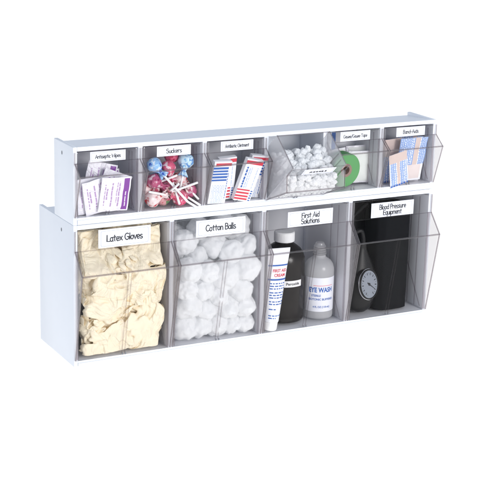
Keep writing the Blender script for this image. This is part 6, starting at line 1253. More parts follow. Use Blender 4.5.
-11,-13,112,-4,-11,-9,-11,-12,-12,-13,-12,-11,-11,-11,118,-10,-4,-8,-11,-12,-13,-11,-11,-12,-11,-9,-4,113,-2,-5,-9,-12,-11,-10,-12,-12,-11,-11,-10,-6,
1,116,-3,-7,-8,-11,-12,-9,-12,-11,-11,-11,-6,-6,-6,116,-2,-4,-11,-12,-9,-11,-11,-10,-11,-6,-9,-5,-5,-4,120,-3,-10,-12,-11,-8,-13,-9,-10,-12,-3,-11,-7,
-3,119,-7,-10,-12,-8,-12,-10,-9,-14,-8,-12,-8,-5,3,114,-11,-6,-13,-7,-12,-9,-13,-10,-10,-10,-5,-5,4,106,-12,-2,-8,-15,-8,-14,-8,-8,-10,-10,-10,3,100,
-6,-8,-6,-14,-37,-18,81,-4,2,-11,-18,-25,-19,73,-6,3,-10,-9,-35,-14,-6,75,-9,-8,-32,-18,-11,82,-13,-10,-24,-30,-9,89,-20,-4,-29,-11,-28,94,-5,-13,-14,
-20,-16,-30,97,3,-26,-6,-23,-12,-35,98,2,-27,-4,-26,-12,-26,-5,99,-25,-7,-21,-13,46,-15,-18,-11,42,-14,-101,1,2,-2,-1,7,-1,2,-6,7,-7,3,-6,8,-7,8,-5,7,
0,-1,9,0,3,8,-5,8,-9,0,-13,-3,5,3,-3,0,-2,2,0,4,2,9,9,-5,-14,-5,5,-1,1,2,-2,-2,3,-3,10,7,5,-1,-19,1,1,4,-1,1,-1,-1,3,-3,0,5,13,-14,0,2,-2,1,3,1,-1,0,
-2,0,2,11,-2,-10,8,-2,0,3,-2,0,2,-1,-2,0,2,9,-4,1,0,1,1,-2,3,0,-2,-1,3,1,0,4,-4,4,2,-2,4,0,-5,2,2,-2,-1,3,-2,5,1,2,-5,8,-5,2,-3,2,-6,5,0,1,3,-3,0,2,4,
-2,2,-6,-3,9,-5,4,1,1,-1,3,0,4,-2,-4,-4,3,0,5,2,0,1,2,-2,4,0,-13,9,-5,5,0,-1,-2,0,2,6,-1,3,7,3,-5,8,-17,0,6,-1,-6,3,1,-1,7,-1,6,1,11,4,-4,8,-31,4,5,0,
-4,-2,5,3,1,1,7,3,4,8,6,-1,6,-41,5,-1,4,-3,1,1,3,8,1,4,1,6,7,8,3,-40,1,3,2,-3,1,2,5,4,4,2,1,4,5,11,6,-1,6,-45,-3,5,-3,4,-2,5,3,3,4,2,4,5,7,2,10,6,-1,
10,-52,-4,2,-1,-1,3,-1,8,0,7,4,6,4,4,6,-5,18,7,-5,3,-53,1,3,-4,0,4,1,0,7,7,5,5,5,-7,19,-7,17,2,-4,3,-52,5,-5,2,1,2,5,-2,7,8,4,7,0,-6,15,-2,11,-10,5,0,
-44,1,3,1,-4,9,4,2,-2,1,3,12,-8,3,12,0,7,-38,3,-4,0,2,3,8,1,1,2,7,-2,2,-23,1,6,0,0,3,2,7,-3,2,10,-1,1,-5,1,-19,2,-3,1,-2,2,7,10,-9,8,10,-4,8,-4,-18,0,
-2,-3,5,-1,7,9,-10,9,9,-7,7,-6,-8,-7,4,-8,1,5,6,3,-5,12,8,0,-6,-3,-10,8,-3,3,-4,-13,1,2,5,13,-8,9,11,-6,7,-10,2,-4,-1,-2,-14,2,1,3,5,-3,12,10,-4,5,-7,
-1,-1,4,-3,-15,1,-2,3,7,-5,5,10,5,-8,1,-1,-1,5,3,2,-6,-14,2,-1,3,-4,4,1,4,13,-7,5,-3,5,0,-2,-13,1,-2,3,-9,9,-12,3,13,-5,-4,8,-4,3,-7,-5,19,-2,-1,-4,
-168,6,-2,1,-1,6,1,4,-3,-6,-1,0,0,-1,-1,6,-1,5,1,6,0,0,1,6,-17,3,1,-7,-1,6,0,0,5,0,7,6,-16,-1,2,-2,1,-1,1,4,-2,8,4,-8,1,1,-1,0,0,-1,1,3,3,5,-5,-6,2,6,
0,1,-2,-1,0,5,3,-6,4,1,4,-6,4,-2,0,0,7,-3,2,3,2,-4,-1,3,-2,-1,6,2,0,2,-2,2,-1,1,-1,0,-2,9,-2,0,1,-4,5,-2,3,-3,-1,10,-5,3,-4,0,-1,4,2,-3,2,2,1,-2,2,-5,
3,-1,3,2,2,2,-1,0,-5,0,2,0,3,1,6,-2,2,0,0,-3,-7,2,6,0,2,8,5,-8,5,-1,-1,-10,0,2,5,1,2,6,10,6,-17,1,4,-7,-2,-3,4,4,2,2,2,8,9,7,-30,5,2,-1,-1,-4,6,3,3,
-4,5,6,6,9,-27,3,4,-3,0,-4,-2,5,3,5,3,5,4,7,7,-30,4,4,-3,-3,-2,-1,4,4,5,4,5,14,6,-35,5,5,-3,-5,-7,4,3,3,7,7,2,20,4,-37,4,3,1,-8,-6,-1,10,3,7,4,2,17,5,
-36,8,1,-1,-3,-7,-1,-1,9,8,1,6,12,-29,9,3,0,-4,-7,15,-8,9,0,-3,3,-8,9,-9,4,8,-1,-7,0,11,-2,-15,17,0,-8,12,0,-17,14,-8,5,12,1,-17,1,6,-2,6,6,-10,2,-13,
9,5,7,5,-6,1,-14,0,11,9,4,-3,1,-18,3,10,5,1,4,3,-21,0,11,2,-6,-2,5,0,6,0,-11,7,-5,4,-4,2,-2,-7,3,1,2,-7,3,0,-4,-2,-1,1,-3,9,-7,6,5,-2,10,-3,15,-5,-18,
1,1,1,-10,3,-5,9,1,-5,10,2,3,9,-21,8,-10,-3,6,-9,7,-6,9,3,-4,6,14,-3,-10,3,-6,-7,-4,5,-7,8,-6,4,12,2,6,-12,9,-7,-2,-3,-10,0,7,0,-4,10,7,3,3,0,-16,6,
-3,-10,4,-6,4,-5,11,4,11,-9,13,-20,-3,3,-7,5,-9,1,11,4,9,-1,8,-19,3,-7,-4,8,-10,-3,7,8,12,-4,10,-13,-11,4,-2,-1,1,-8,1,12,8,2,13,-22,-10,-1,11,1,0,-7,
-8,11,15,-5,10,-13,-5,-2,-3,4,5,-13,5,2,15,-3,12,-23,-4,2,0,4,2,-6,-10,12,13,2,-4,-1,0,-9,-6,-7,1,3,7,-10,-3,10,3,14,0,-10,3,1,-8,4,-9,-7,0,7,1,-7,0,
6,3,16,-2,-17,8,-3,6,3,-4,-9,-9,-1,4,4,-8,0,6,7,12,0,-22,8,-4,6,5,7,-6,-8,-7,3,-6,6,-8,0,9,15,-23,12,-2,9,6,-8,-4,2,-4,-8,5,-8,8,-3,-1,8,13,3,-25,9,
-7,5,11,2,-9,-6,-3,4,-9,3,1,17,0,-11,6,15,4,-29,9,-2,4,-4,11,-4,-6,0,-10,-3,1,5,11,5,0,-7,10,12,-2,-22,2,-6,2,9,-5,7,-2,-10,-3,-7,8,1,5,11,-2,1,10,7,
3,-26,-1,2,-8,11,1,-4,4,-8,-9,-1,0,9,2,14,-3,6,13,-1,0,-37,0,9,0,-3,11,14,-9,-15,9,-7,-5,14,-5,16,0,2,-33,13,-11,-2,2,12,11,-8,14,-11,-14,11,3,-12,-3,
-3,-1,-2,7,14,0,13,-22,-5,13,-4,3,-1,-12,-7,20,0,-12,4,6,9,12,-21,-12,8,1,1,-12,-3,12,2,1,-5,9,11,10,-25,-6,13,-15,2,-6,3,2,-1,3,2,8,6,11,-17,-1,-2,
-16,2,-2,-4,6,1,4,-6,0,2,9,20,7,-12,-5,-14,8,-16,-5,8,-8,7,-7,2,2,7,20,10,-10,-2,-19,5,-12,5,3,-12,5,-2,-1,-2,6,31,8,-18,-3,-10,0,-9,-7,0,7,11,-11,-3,
-3,2,-2,4,33,7,-14,-8,-12,-1,-2,-5,4,7,-9,-4,6,-8,3,31,8,-11,-6,-21,13,-10,-2,23,7,-10,0,-15,6,-12,4,17,3,5,-5,2,5,2,-6,10,-6,9,-10,11,-9,6,-6,10,-6,
4,0,-6,-5,-7,1,-8,11,-2,-3,2,4,6,8,1,-11,-7,4,-6,-5,0,-1,9,10,6,2,-9,-5,3,-9,-3,-2,-2,8,12,-3,1,5,-1,-11,-5,6,-1,-7,2,13,-2,8,-7,-4,4,1,-8,0,-5,6,10,
-3,6,-3,-4,7,-6,-11,5,-6,6,10,-2,6,-8,7,-10,-2,-11,1,11,1,10,0,-11,12,-7,-12,3,2,-1,11,1,-5,-1,6,-9,-2,-9,2,14,-3,1,8,-5,-5,2,-12,-2,10,0,12,0,-7,6,
-4,-9,-6,4,-2,13,6,-8,7,-1,-7,-2,1,-8,1,7,-5,12,3,-8,6,-4,-9,4,-4,2,5,-3,-4,10,3,-10,1,3,0,-10,0,6,8,0,2,-6,-3,8,-11,-6,1,2,5,-14,13,8,2,1,-7,5,0,-1,
-4,-10,-4,8,2,-8,4,10,-2,3,-9,1,-1,0,6,-9,-8,2,7,5,-13,5,11,6,-10,-2,3,-6,5,5,-9,-8,11,7,-12,5,0,9,-6,6,-11,5,6,-5,-6,-3,7,10,-15,6,3,-2,9,0,-4,0,2,
-3,-4,-11,12,8,-20,10,-1,10,-2,-6,-3,-2,2,2,-7,-5,21,-19,5,9,2,-5,-1,0,-9,3,4,1,4,-8,9,-20,4,4,5,-2,4,4,-4,-14,6,6,7,-4,-5,-13,4,2,20,-13,-3,-7,-3,8,
13,-5,-11,-3,1,-6,6,23,-6,-17,-2,0,-8,5,29,-4,-25,3,-4,0,1,29,-5,-28,-8,13,-5,-3,32,-8,-19,0,21,-9,-8,-6,52,-8,2,12,-22,1,-11,4,-13,1,-13,3,-14,2,-14,
3,-14,2,-12,1,-9,4,-9,3,-9,0,4,-5,108,10,-20,-11,-7,-12,-13,-9,-11,-10,-6,-8,-6,-6,112,8,-18,-12,-12,-8,-12,-12,-8,-9,-7,-5,-8,-6,107,11,-21,-8,-11,
-13,-11,-9,-10,-7,-5,-8,-3,98,5,-16,-11,-11,-8,-13,-10,-11,-11,3,-5,-3,86,4,-10,-9,-12,-7,-12,-11,-10,-10,2,-9,4,77,-5,-4,-11,-13,-10,-11,-7,-11,-1,
-10,6,69,10,-8,-11,-11,-12,-10,-8,-11,-8,-7,5,78,-4,-6,-5,-9,-13,-13,-12,-4,-12,0,-9,84,6,-6,-9,-12,-9,-13,-13,-11,-11,-5,0,90,5,-15,-7,-10,-13,-12,
-11,-5,-12,-13,-4,95,8,-9,-9,-11,-13,-12,-13,-13,-10,-2,-12,107,-7,9,-18,3,-9,-10,-13,-14,-9,-9,-12,-6,-11,-5,-1,105,10,-16,-7,-7,-7,-11,-13,-8,-13,
-9,-13,-4,-9,0,-1,106,10,-13,-8,-9,-11,-8,-9,-13,-12,-9,-8,-11,-3,0,-3,2,107,8,-18,-9,-9,-9,-11,-9,-6,-12,-8,-10,-5,-9,-3,4,107,1,-8,-8,-10,-10,-12,
-12,-11,-5,-10,-6,-6,-6,-1,-4,1,0,108,8,-21,-10,-5,-13,-5,-10,-11,-11,-4,-9,-8,4,-6,-1,-6,-2,3,107,9,-19,-11,-12,-8,-12,-5,-12,-2,-10,-8,-6,1,-3,-3,2,
-4,3,6,93,12,-24,-11,-8,-11,-11,-12,2,-8,-9,-5,-9,7,-12,-1,8,6,-5,6,82,14,-25,-10,-4,-12,-11,-11,-5,-1,-8,-10,-3,-3,2,-5,17,4,-2,1,72,10,-19,-9,-13,0,
-10,-6,-8,-15,-5,-5,-3,-4,14,-8,10,75,13,-25,-11,-13,-8,1,-18,9,-20,-5,0,-8,82,17,-24,-9,-14,-13,2,-15,3,-14,-11,-1,-2,-7,0,89,11,-22,-9,-9,-7,4,-27,
-1,-10,-3,3,-9,-10,84,14,-19,-19,10,-18,0,-22,3,-9,-4,-3,-8,-5,83,15,-23,-15,9,-15,-10,-14,3,-11,-9,-5,3,-12,100,-3,9,-17,-12,-16,12,-25,-7,-11,0,-7,
-7,-5,-4,-7,101,8,-21,-9,-15,10,-23,-11,-4,3,-11,-7,-5,-12,-2,96,14,-20,-10,-18,12,-23,-10,-5,5,-14,-5,-11,-8,10,-9,7,93,5,-22,-4,-17,9,-21,-10,-2,6,
-11,-8,-23,-1,7,2,89,3,-10,-27,6,-16,-11,0,2,-11,-9,41,2,-10,-7,-8,1,-7,-6,33,3,-9,-2,23,-1,-7,-3,-8,1,-8,-2,-9,2,-12,-1,-11,-1,-11,1,-10,-2,-8,2,-10,
5,-3,-3,98,-5,-11,-10,-13,-10,-11,-8,-10,-7,-2,-11,103,-13,-9,-12,-7,-9,-10,-10,-8,-6,-13,95,-11,-10,-11,-10,-3,-12,-12,-10,-9,-3,87,-7,-12,-8,-12,-3,
-12,-8,-8,-8,-12,84,-9,-11,-11,-10,-6,-11,-8,-10,-3,77,-10,-5,-12,-11,-12,-5,-11,-10,5,74,-8,-10,-8,-15,-7,-12,-7,-12,-4,79,-8,-1,-11,-13,-13,-6,-11,
-10,-12,87,-6,-10,-8,-13,-4,-13,-12,-11,-11,89,-10,0,-13,-8,-15,-6,-14,-12,-10,89,-6,-8,-10,-14,-4,-12,-10,-12,-10,99,-10,-10,-8,-11,-7,-15,-2,-13,
-11,-6,-10,102,-7,-10,-10,-5,-12,-13,-7,-12,-6,-11,-4,-10,108,-12,-7,-3,-12,-12,-11,-11,-10,-3,-11,-8,-5,-5,104,1,-8,-11,-12,-9,-9,-12,-11,-11,0,-8,
-1,-6,102,-12,-2,-12,-12,-6,-12,-11,-11,-8,1,-5,-9,2,-6,101,-10,-4,-9,-8,-13,-12,-9,-9,-9,-1,-2,-10,-11,111,-10,-11,-9,-10,-9,-7,-11,-9,-6,-4,-8,-13,
5,104,-10,-10,-13,-7,-11,-12,-4,-10,-7,-8,-2,-5,2,89,1,-13,-7,-13,-9,-11,-12,-7,-1,-8,-3,1,88,-7,-6,-12,-10,-35,-11,87,-9,-11,-12,-11,-31,-19,90,-12,
-6,-10,-8,-38,-15,-11,94,-20,-11,-41,-10,-8,87,-19,-7,-43,-11,-6,86,-23,-7,-33,-7,-18,99,-12,-27,-8,-29,-5,-20,102,-13,-25,-10,-22,-9,-25,105,-12,-22,
-12,-21,-5,-25,2,95,-33,-11,-16,-7,33,-12,-10,-6,29,-10,
]
CR = np.cumsum(np.array(CRUSHED).reshape(8, 3, -1), axis=2).transpose(0, 2, 1) * .4

def glove(label, which, x, z, depth, roll, scale=1.15, flip=1, thin=1.0):
    """which crushed shape; depth = distance of its middle behind the front panel"""
    ca, sa = math.cos(R(roll)), math.sin(R(roll))
    out = []
    for vx, vy, vz in CR[which]:
        vx *= flip * scale; vz *= scale; vy *= scale * thin
        px, pz = x + vx * ca + vz * sa, z - vx * sa + vz * ca
        lim = 64.0
        for s_ in (-1, 1):
            e = s_ * (px - 75) - lim + 8
            if e > 0: px = 75 + s_ * (lim - 8 + 8 * (1 - math.exp(-e / 8))); vy += .3 * e
        if pz < 18: pz = 12.8 + 5.2 * math.exp((pz - 18) / 5.2)
        if pz > 186: pz = 186 + 8 * (1 - math.exp(-(pz - 186) / 8))
        yf = float(np.interp(pz - LZ, [0, 100, 130, 159.5, 190], [0, -18.5, -21, 1.0, 1.0])) + 1.2
        py = yf + depth + vy
        e = (yf + 4) - py
        if e > 0: py = yf + 4 * math.exp(-e / 4)
        out.append((px, py, pz))
    b = MB(); b.add(out, GF)
    o = b.build('latex_glove', 'latex', smooth=True, angle=180)
    md = o.modifiers.new('smooth', 'SUBSURF'); md.levels = 2; md.render_levels = 2
    tag(o, label, 'latex glove', 'crumpled latex gloves')
    return o
gl_ = [
 ('cream latex glove bunched in the bottom left corner of its bin', 1, 42, 33, 6, 20, 1.18),
 ('cream latex glove bulging at the lower right beside the wall', 0, 103, 66, 7, -60, 1.08),
 ('cream latex glove spread wide across the middle left of its bin', 3, 47, 88, 10, 75, 1.34),
 ('cream latex glove creased at the bottom right of its bin', 4, 102, 30, 8, 160, 1.15, -1),
 ('cream latex glove folded at the right just below the bin lip', 2, 104, 114, 11, 150, 1.18),
 ('cream latex glove bunched at the upper left below the label', 5, 46, 138, 13, 10, 1.18),
 ('cream latex glove bunched at the upper right below the label', 6, 104, 150, 14, -100, 1.2, -1),
 ('cream latex glove peeping out at the top left corner of its bin', 7, 34, 168, 16, 60, 1.15),
 ('cream latex glove rising behind the label to the top of its bin', 2, 94, 178, 22, 30, 1.2, -1),
 ('cream latex glove filling the gap in the middle of the heap', 3, 76, 72, 21, -20, 1.4, -1),
 ('cream latex glove under the others along the bin floor', 6, 76, 28, 17, 80, 1.45),
 ('cream latex glove behind the others at middle height on the left', 0, 42, 114, 24, 130, 1.45, -1),
 ('cream latex glove behind the others at middle height on the right', 4, 104, 104, 26, 20, 1.45),
 ('cream latex glove behind the others high on the left', 1, 48, 158, 34, -70, 1.4, -1),
 ('cream latex glove behind the others high on the right', 5, 100, 168, 38, 100, 1.45),
 ('cream latex glove deep in the heap at the bottom', 3, 75, 46, 40, 90, 1.5),
 ('cream latex glove deep in the heap at the top', 2, 72, 135, 46, 0, 1.6),
]
for a in gl_:
    glove(*a)

# ------------------------------------------------------------------ cotton balls
ball_meshes = []
for k in range(5):
    bm = lump(20, 60 + k, 5, .20, .93, .012)
    bm.normal_update()
    q = random.Random(90 + k)
    bm.verts.ensure_lookup_table()
    fib = []
    for _ in range(5200):                                   # loose fibres lying on and lifting off the surface
        v = bm.verts[q.randrange(len(bm.verts))]
        t = Vector((q.gauss(0, 1), q.gauss(0, 1), q.gauss(0, 1))); t = (t - v.normal * t.dot(v.normal)).normalized()
        sd = t.cross(v.normal) * .055
        L = q.uniform(2.0, 5.5); up = q.uniform(.15, .8)
        bend = sd.normalized() * q.uniform(-1.2, 1.2)
        pts = [v.co + t * L * f + v.normal * (up * math.sin(f * 2.4) * 1.2 - .1) + bend * f * f for f in (0, .33, .66, 1)]
        fib.append((pts, sd))
    b = MB(); b.from_bm(bm)
    for pts, sd in fib:
        b.add([p + sd for p in pts] + [p - sd for p in pts], [(0, 1, 5, 4), (1, 2, 6, 5), (2, 3, 7, 6)])
    o = b.build('cotton_ball', 'cotton', smooth=True, angle=180)
    ball_meshes.append(o.data); bpy.data.objects.remove(o)
NC = 66
rng = np.random.default_rng(8)
rad = 20 * rng.uniform(.74, 1.16, NC)
P = np.stack([rng.uniform(20, 130, NC), rng.uniform(5, 60, NC), rng.uniform(30, 330, NC)], 1)
def clamp_balls(P, rad):
    P[:, 0] = np.clip(P[:, 0], 8.5 + rad, 141.5 - rad)
    zl = P[:, 2] - LZ
    face = lambda q: np.interp(q, [0, 130, 159.5, 190], [0, -25, .4, .4])
    yf = np.maximum(np.maximum(face(zl), face(zl + .8 * rad) - .25 * rad), face(zl - .8 * rad) - .3 * rad) + rad * 1.04
    P[:, 1] = np.clip(P[:, 1], yf, 84 - rad)
    P[:, 2] = np.clip(P[:, 2], 12.5 + rad, 400)
    return P
P = relax(P, rad, clamp_balls, np.array([0, 0, -2.2]), 260, 4, .89)
keep = [i for i in range(NC) if P[i, 2] + rad[i] < 200]
order = sorted(keep, key=lambda i: P[i, 1])
def band(v, cuts, words):
    return words[sum(v > c for c in cuts)]
for i in keep:
    x, y, z = P[i]
    o = bpy.data.objects.new('cotton_ball', ball_meshes[i % 5])
    col.objects.link(o)
    o.location = ((150 + x) * S, y * S, z * S)
    o.rotation_euler = (rng.uniform(0, 6), rng.uniform(0, 6), rng.uniform(0, 6))
    s_ = rad[i] / 19.4
    o.scale = (s_, s_, s_)
    tag(o, 'fluffy white cotton ball packed among others in the Cotton Balls bin', 'cotton ball', 'cotton balls filling their bin')

# ------------------------------------------------------------------ first aid bottles and tube
FZ = LZ + .6 + 2.0 + .15           # top of the bin floor
root = tag(empty('peroxide_bottle', (362, 46, FZ)), 'dark brown black bottle with white screw cap and small Peroxide label', 'bottle')
h = 122
prof = [(0, .3), (29, 0), (32, 1.2), (33, 4), (33, 6), (32.6, 7), (33, 8), (33, 92), (32.4, 99), (30, 106), (25.5, 112.5), (19, 117.5), (14.5, 120.5), (13.2, 123), (13.2, 127), (0, 127)]
b = MB(); b.lathe(prof, 72); b.build('bottle_body', 'bottle', root, smooth=True, angle=50)
cp = MB()
seg = 96
vs, fs = [], []
for z, r0 in ((123.2, 15.0), (124, 15.6), (137, 15.6), (138.6, 14.6), (138.8, 0.01)):
    for k in range(seg):
        a = 2 * math.pi * k / seg
        rr = r0 * (1 + (.018 * (k % 2) if 123.5 < z < 138 else 0))
        vs.append((rr * math.cos(a), rr * math.sin(a), z))
for q in range(4):
    for k in range(seg):
        fs.append((q * seg + k, q * seg + (k + 1) % seg, (q + 1) * seg + (k + 1) % seg, (q + 1) * seg + k))
cp.add(vs, fs); cp.build('cap', 'cap', root, smooth=True, angle=30)
def wrap_label(name, root, r, z0, z1, a0, a1, mat):
    b = MB(); n = 40
    vs = []
    for i in range(n + 1):
        a = R(a0 + (a1 - a0) * i / n)
        for rr, z in ((r + .25, z0), (r + .25, z1)):
            vs.append((rr * math.cos(a), rr * math.sin(a), z))
    b.add(vs, [(2 * i, 2 * i + 2, 2 * i + 3, 2 * i + 1) for i in range(n)])
    o = b.build(name, mat, root, smooth=True)
    return o
def on_cyl(r, a, z):
    """type wrapped on an upright cylinder, centred at angle a (degrees)"""
    return lambda x, y: ((r) * math.cos(R(a) + x / r), r * math.sin(R(a) + x / r), z + y)
pl = wrap_label('peroxide_label', root, 33, 58.5, 68.5, -122, -64, 'cap')
tx = MB(); font_text(tx, 'Peroxide', 6.2, on_cyl(33.45, -92, 63.4), bold=.12); tx.build('lettering', 'ink', pl)

root = tag(empty('eye_wash_bottle', (419, 34, FZ)), 'frosted eye wash bottle with white label, blue type and ribbed neck', 'bottle')
r = 23.5
prof = [(0, .3), (20.5, 0), (22.8, 1.2), (r, 4), (r, 72), (23.2, 78), (21.5, 84), (18, 89.5), (13, 93), (10, 95), (9.4, 97), (9.4, 99), (0, 99)]
b = MB(); b.lathe(prof, 64); b.build('bottle_body', 'frost', root, smooth=True, angle=50)
nk = MB()
pr = [(0.01, 99.1), (10.0, 99.1)]
for k in range(4):
    z = 99.6 + k * 3.6
    pr += [(9.2 - k * .35, z), (10.6 - k * .4, z + 1.2), (10.6 - k * .4, z + 2.2), (9.0 - k * .35, z + 3.2)]
pr += [(7.4, 114.6), (6.8, 117.2), (5.6, 118.2), (0.01, 118.4)]
nk.lathe(pr, 40); nk.build('ribbed_cap', 'neck', root, smooth=True, angle=35)
el = wrap_label('eye_wash_label', root, r, 13, 67, -215, -20, 'card')
tx = MB()
rr = r + .45
font_text(tx, 'EYE WASH', 10.4, on_cyl(rr, -110, 47.5), bold=.35, sx=.80)
font_text(tx, 'STERILE', 4.6, on_cyl(rr, -129, 38.6), bold=.1, sx=.95)
font_text(tx, 'ISOTONIC BUFFERED', 4.6, on_cyl(rr, -108, 32.6), bold=.1, sx=.95)
font_text(tx, '4 FL OZ (118 mL)', 4.2, on_cyl(rr, -106, 20.5), bold=.1, sx=.9)
tx.build('lettering', 'blue', el)
tx = MB()
tx.add([(rr * math.cos(R(a)), rr * math.sin(R(a)), z) for a in range(-140, -60, 2) for z in (54.2, 54.9)], [(2 * i, 2 * i + 2, 2 * i + 3, 2 * i + 1) for i in range(39)])
tx.build('label_rule', 'pinkred', el)

# cream tube standing on its cap, crimped end up
def tube_pt(x, v, front=True):
    """x across, v up from the cap (0..118)"""
    f = v / 118
    half = 11.8 + 7.4 * f
    dep = 11.8 * (1 - f ** 1.6) + .7
    u = max(-1, min(1, x / half))
    return Vector((x, -dep * math.sqrt(max(0, 1 - u * u)), v))
root = tag(empty('cream_tube', (318.5, 7, FZ)), 'white first aid cream tube with red and blue print, flat crimped end up', 'cream tube')
root.rotation_euler = (R(4), R(3.5), R(4))
b = MB()
seg, rows = 48, 40
vs, fs = [], []
for j in range(rows + 1):
    v = 14 + 104 * j / rows
    f = (v - 14) / 104
    half = 12.2 + 7.0 * f
    dep = 12.0 * (1 - f ** 1.7) + .9
    for k in range(seg):
        a = 2 * math.pi * k / seg
        vs.append((half * math.cos(a), dep * math.sin(a), v))
for z in (119, 128):
    for k in range(seg):
        a = 2 * math.pi * k / seg
        vs.append((19.4 * max(-1, min(1, 1.15 * math.cos(a))), .8 * math.sin(a), z))
for j in range(rows + 2):
    for k in range(seg):
        fs.append((j * seg + k, j * seg + (k + 1) % seg, (j + 1) * seg + (k + 1) % seg, (j + 1) * seg + k))
fs.append(tuple(range(seg))[::-1]); fs.append(tuple(range((rows + 2) * seg, (rows + 3) * seg)))
b.add(vs, fs); b.build('tube_body', 'tubewhite', root, smooth=True, angle=50)
b = MB(); b.lathe([(0, 0), (10.6, 0), (11.2, .8), (11.6, 12), (10.8, 13.6), (0, 13.8)], 48); b.build('tube_cap', 'cap', root, smooth=True, angle=40)
def on_tube(cx, v0, sx=1.0):
    def f(x, y):
        v = v0 + y
        fr = (v - 14) / 104
        half = 12.2 + 7.0 * fr
        dep = 12.0 * (1 - fr ** 1.7) + .9
        u = max(-.985, min(.985, (cx + x) / half))
        return (u * half, -dep * math.sqrt(1 - u * u) - .25, v)
    return f
red = MB(); font_text(red, 'FIRST AID', 6.4, on_tube(2.5, 94), bold=.16, sx=.90); font_text(red, 'CREAM', 6.4, on_tube(2.5, 87), bold=.16, sx=.95)
red.build('red_lettering', 'red', root)
bl = MB()
def band_strip(v0, v1, x0=-.95, x1=.95):
    n = 24
    pts = []
    for i in range(n + 1):
        for v in (v0, v1):
            half = 12.2 + 7.0 * (v - 14) / 104
            pts.append(on_tube(0, 0)((x0 + (x1 - x0) * i / n) * half, v))
    bl.add(pts, [(2 * i, 2 * i + 2, 2 * i + 3, 2 * i + 1) for i in range(n)])
band_strip(101, 103.2); band_strip(79.5, 82)
rr_ = random.Random(4)
for k, v in enumerate((74, 70, 66, 60, 56, 52, 46, 42, 34, 24, 20)):
    x = -.8
    while x < .78:
        l = rr_.uniform(.12, .4)
        band_strip(v, v + 1.6, x, min(x + l, .85)); x += l + .1
        if k in (8, 10) and x > 0: break
bl.build('blue_print', 'blue', root)

# ------------------------------------------------------------------ blood pressure kit
root = tag(empty('blood_pressure_cuff', (546, 0, FZ)), 'black nylon blood pressure cuff rolled up, standing tall in its bin', 'cuff')
b = MB()
sp = []
for i in range(0, 121):
    a = i / 120 * 2 * math.pi * 2.6
    rr = 9 + i / 120 * 16
    sp.append((math.cos(a) * rr * 1.1, 46 + math.sin(a) * rr * 1.18))
def ribbon(b, path, z0, z1, th, seed=0):
    n = len(path)
    rows = 14
    vs = []
    for s in (-1, 1):
        for j in range(rows + 1):
            z = z0 + (z1 - z0) * j / rows
            for i, (x, y) in enumerate(path):
                a = path[max(i - 1, 0)]; c = path[min(i + 1, n - 1)]
                t = Vector((c[0] - a[0], c[1] - a[1])); t.normalize()
                k = s * th / 2 + .8 * noise.noise(Vector((x * .05, y * .05, z * .03 + seed)))
                vs.append((x - t.y * k, y + t.x * k, z))
    half = n * (rows + 1)
    fs = []
    for j in range(rows):
        for i in range(n - 1):
            q = j * n + i
            fs.append((q, q + 1, q + n + 1, q + n)); q += half; fs.append((q, q + n, q + n + 1, q + 1))
    for i in range(n - 1):
        fs.append((i, half + i, half + i + 1, i + 1)); q = rows * n + i; fs.append((q, q + 1, half + q + 1, half + q))
    for j in range(rows):
        q = j * n; fs.append((q, q + n, half + q + n, half + q)); q += n - 1; fs.append((q, half + q, half + q + n, q + n))
    b.add(vs, fs)
ribbon(b, sp, 0, 168, 4.6)
b.build('cuff_roll', 'cuff', root, smooth=True, angle=60)
b = MB()
flap = [(-27, 60), (-31, 40), (-29, 22), (-20, 14), (-4, 12), (12, 13), (24, 17), (29.5, 26), (31, 40), (28, 58)]
fine = []
for i in range(len(flap) - 1):
    for q in range(5):
        f = q / 5; fine.append((flap[i][0] * (1 - f) + flap[i + 1][0] * f, flap[i][1] * (1 - f) + flap[i + 1][1] * f))
ribbon(b, fine, .4, 158, 3.4, 3)
b.build('cuff_flap', 'cuff', root, smooth=True, angle=60)

root = tag(empty('cuff_bladder', (490, 78, FZ)), 'flat black folded bladder standing at the back left of its bin', 'cuff bladder')
b = MB()
ribbon(b, [(-30 + i * 2.0, 8 * math.sin(i * .22)) for i in range(46)], 0, 178, 9, 5)
b.build('bladder', 'rubber', root, smooth=True, angle=60)

root = tag(empty('pressure_gauge', (490, 22, FZ)), 'black pear-shaped pressure gauge with round white dial and black needle', 'pressure gauge')
pear = MB()
pr = [(0.01, .5), (9, 1), (17, 6), (22, 16), (25, 30), (26, 46), (24.5, 60), (20, 74), (14, 86), (9, 96), (6.5, 104), (6, 112), (0.01, 112.5)]
n2 = []
for i in range(len(pr) - 1):
    for q in range(4):
        f = q / 4; n2.append((pr[i][0] * (1 - f) + pr[i + 1][0] * f, pr[i][1] * (1 - f) + pr[i + 1][1] * f))
n2.append(pr[-1])
pear.lathe(n2, 48)
pear.v = [(x, y * .62, z) for x, y, z in pear.v]
body = pear.build('rubber_body', 'rubber', root, smooth=True, angle=180)
dn = Vector((.36, -.90, .20)).normalized()
dial = empty('dial', (-.5, -21.5, 51))
dial.parent = root
dial.rotation_euler = dn.to_track_quat('Z', 'Y').to_euler()
f = MB(); f.lathe([(0.01, 1.5), (21.4, 1.5), (21.4, 1.2)], 56)
face = f.build('dial_face', 'dial', dial)
f = MB(); f.lathe([(22.6, -7), (24, -6), (24, 1.8), (23.2, 2.6), (22, 2.6), (21.5, 1.4)], 56); f.build('bezel', 'rubber', dial, smooth=True, angle=40)
f = MB(); f.lathe([(23.9, -1.4), (24.5, -1.2), (24.5, .2), (23.9, .4)], 56)
f.build('bezel_ring', 'chrome', dial, smooth=True)
f = MB()
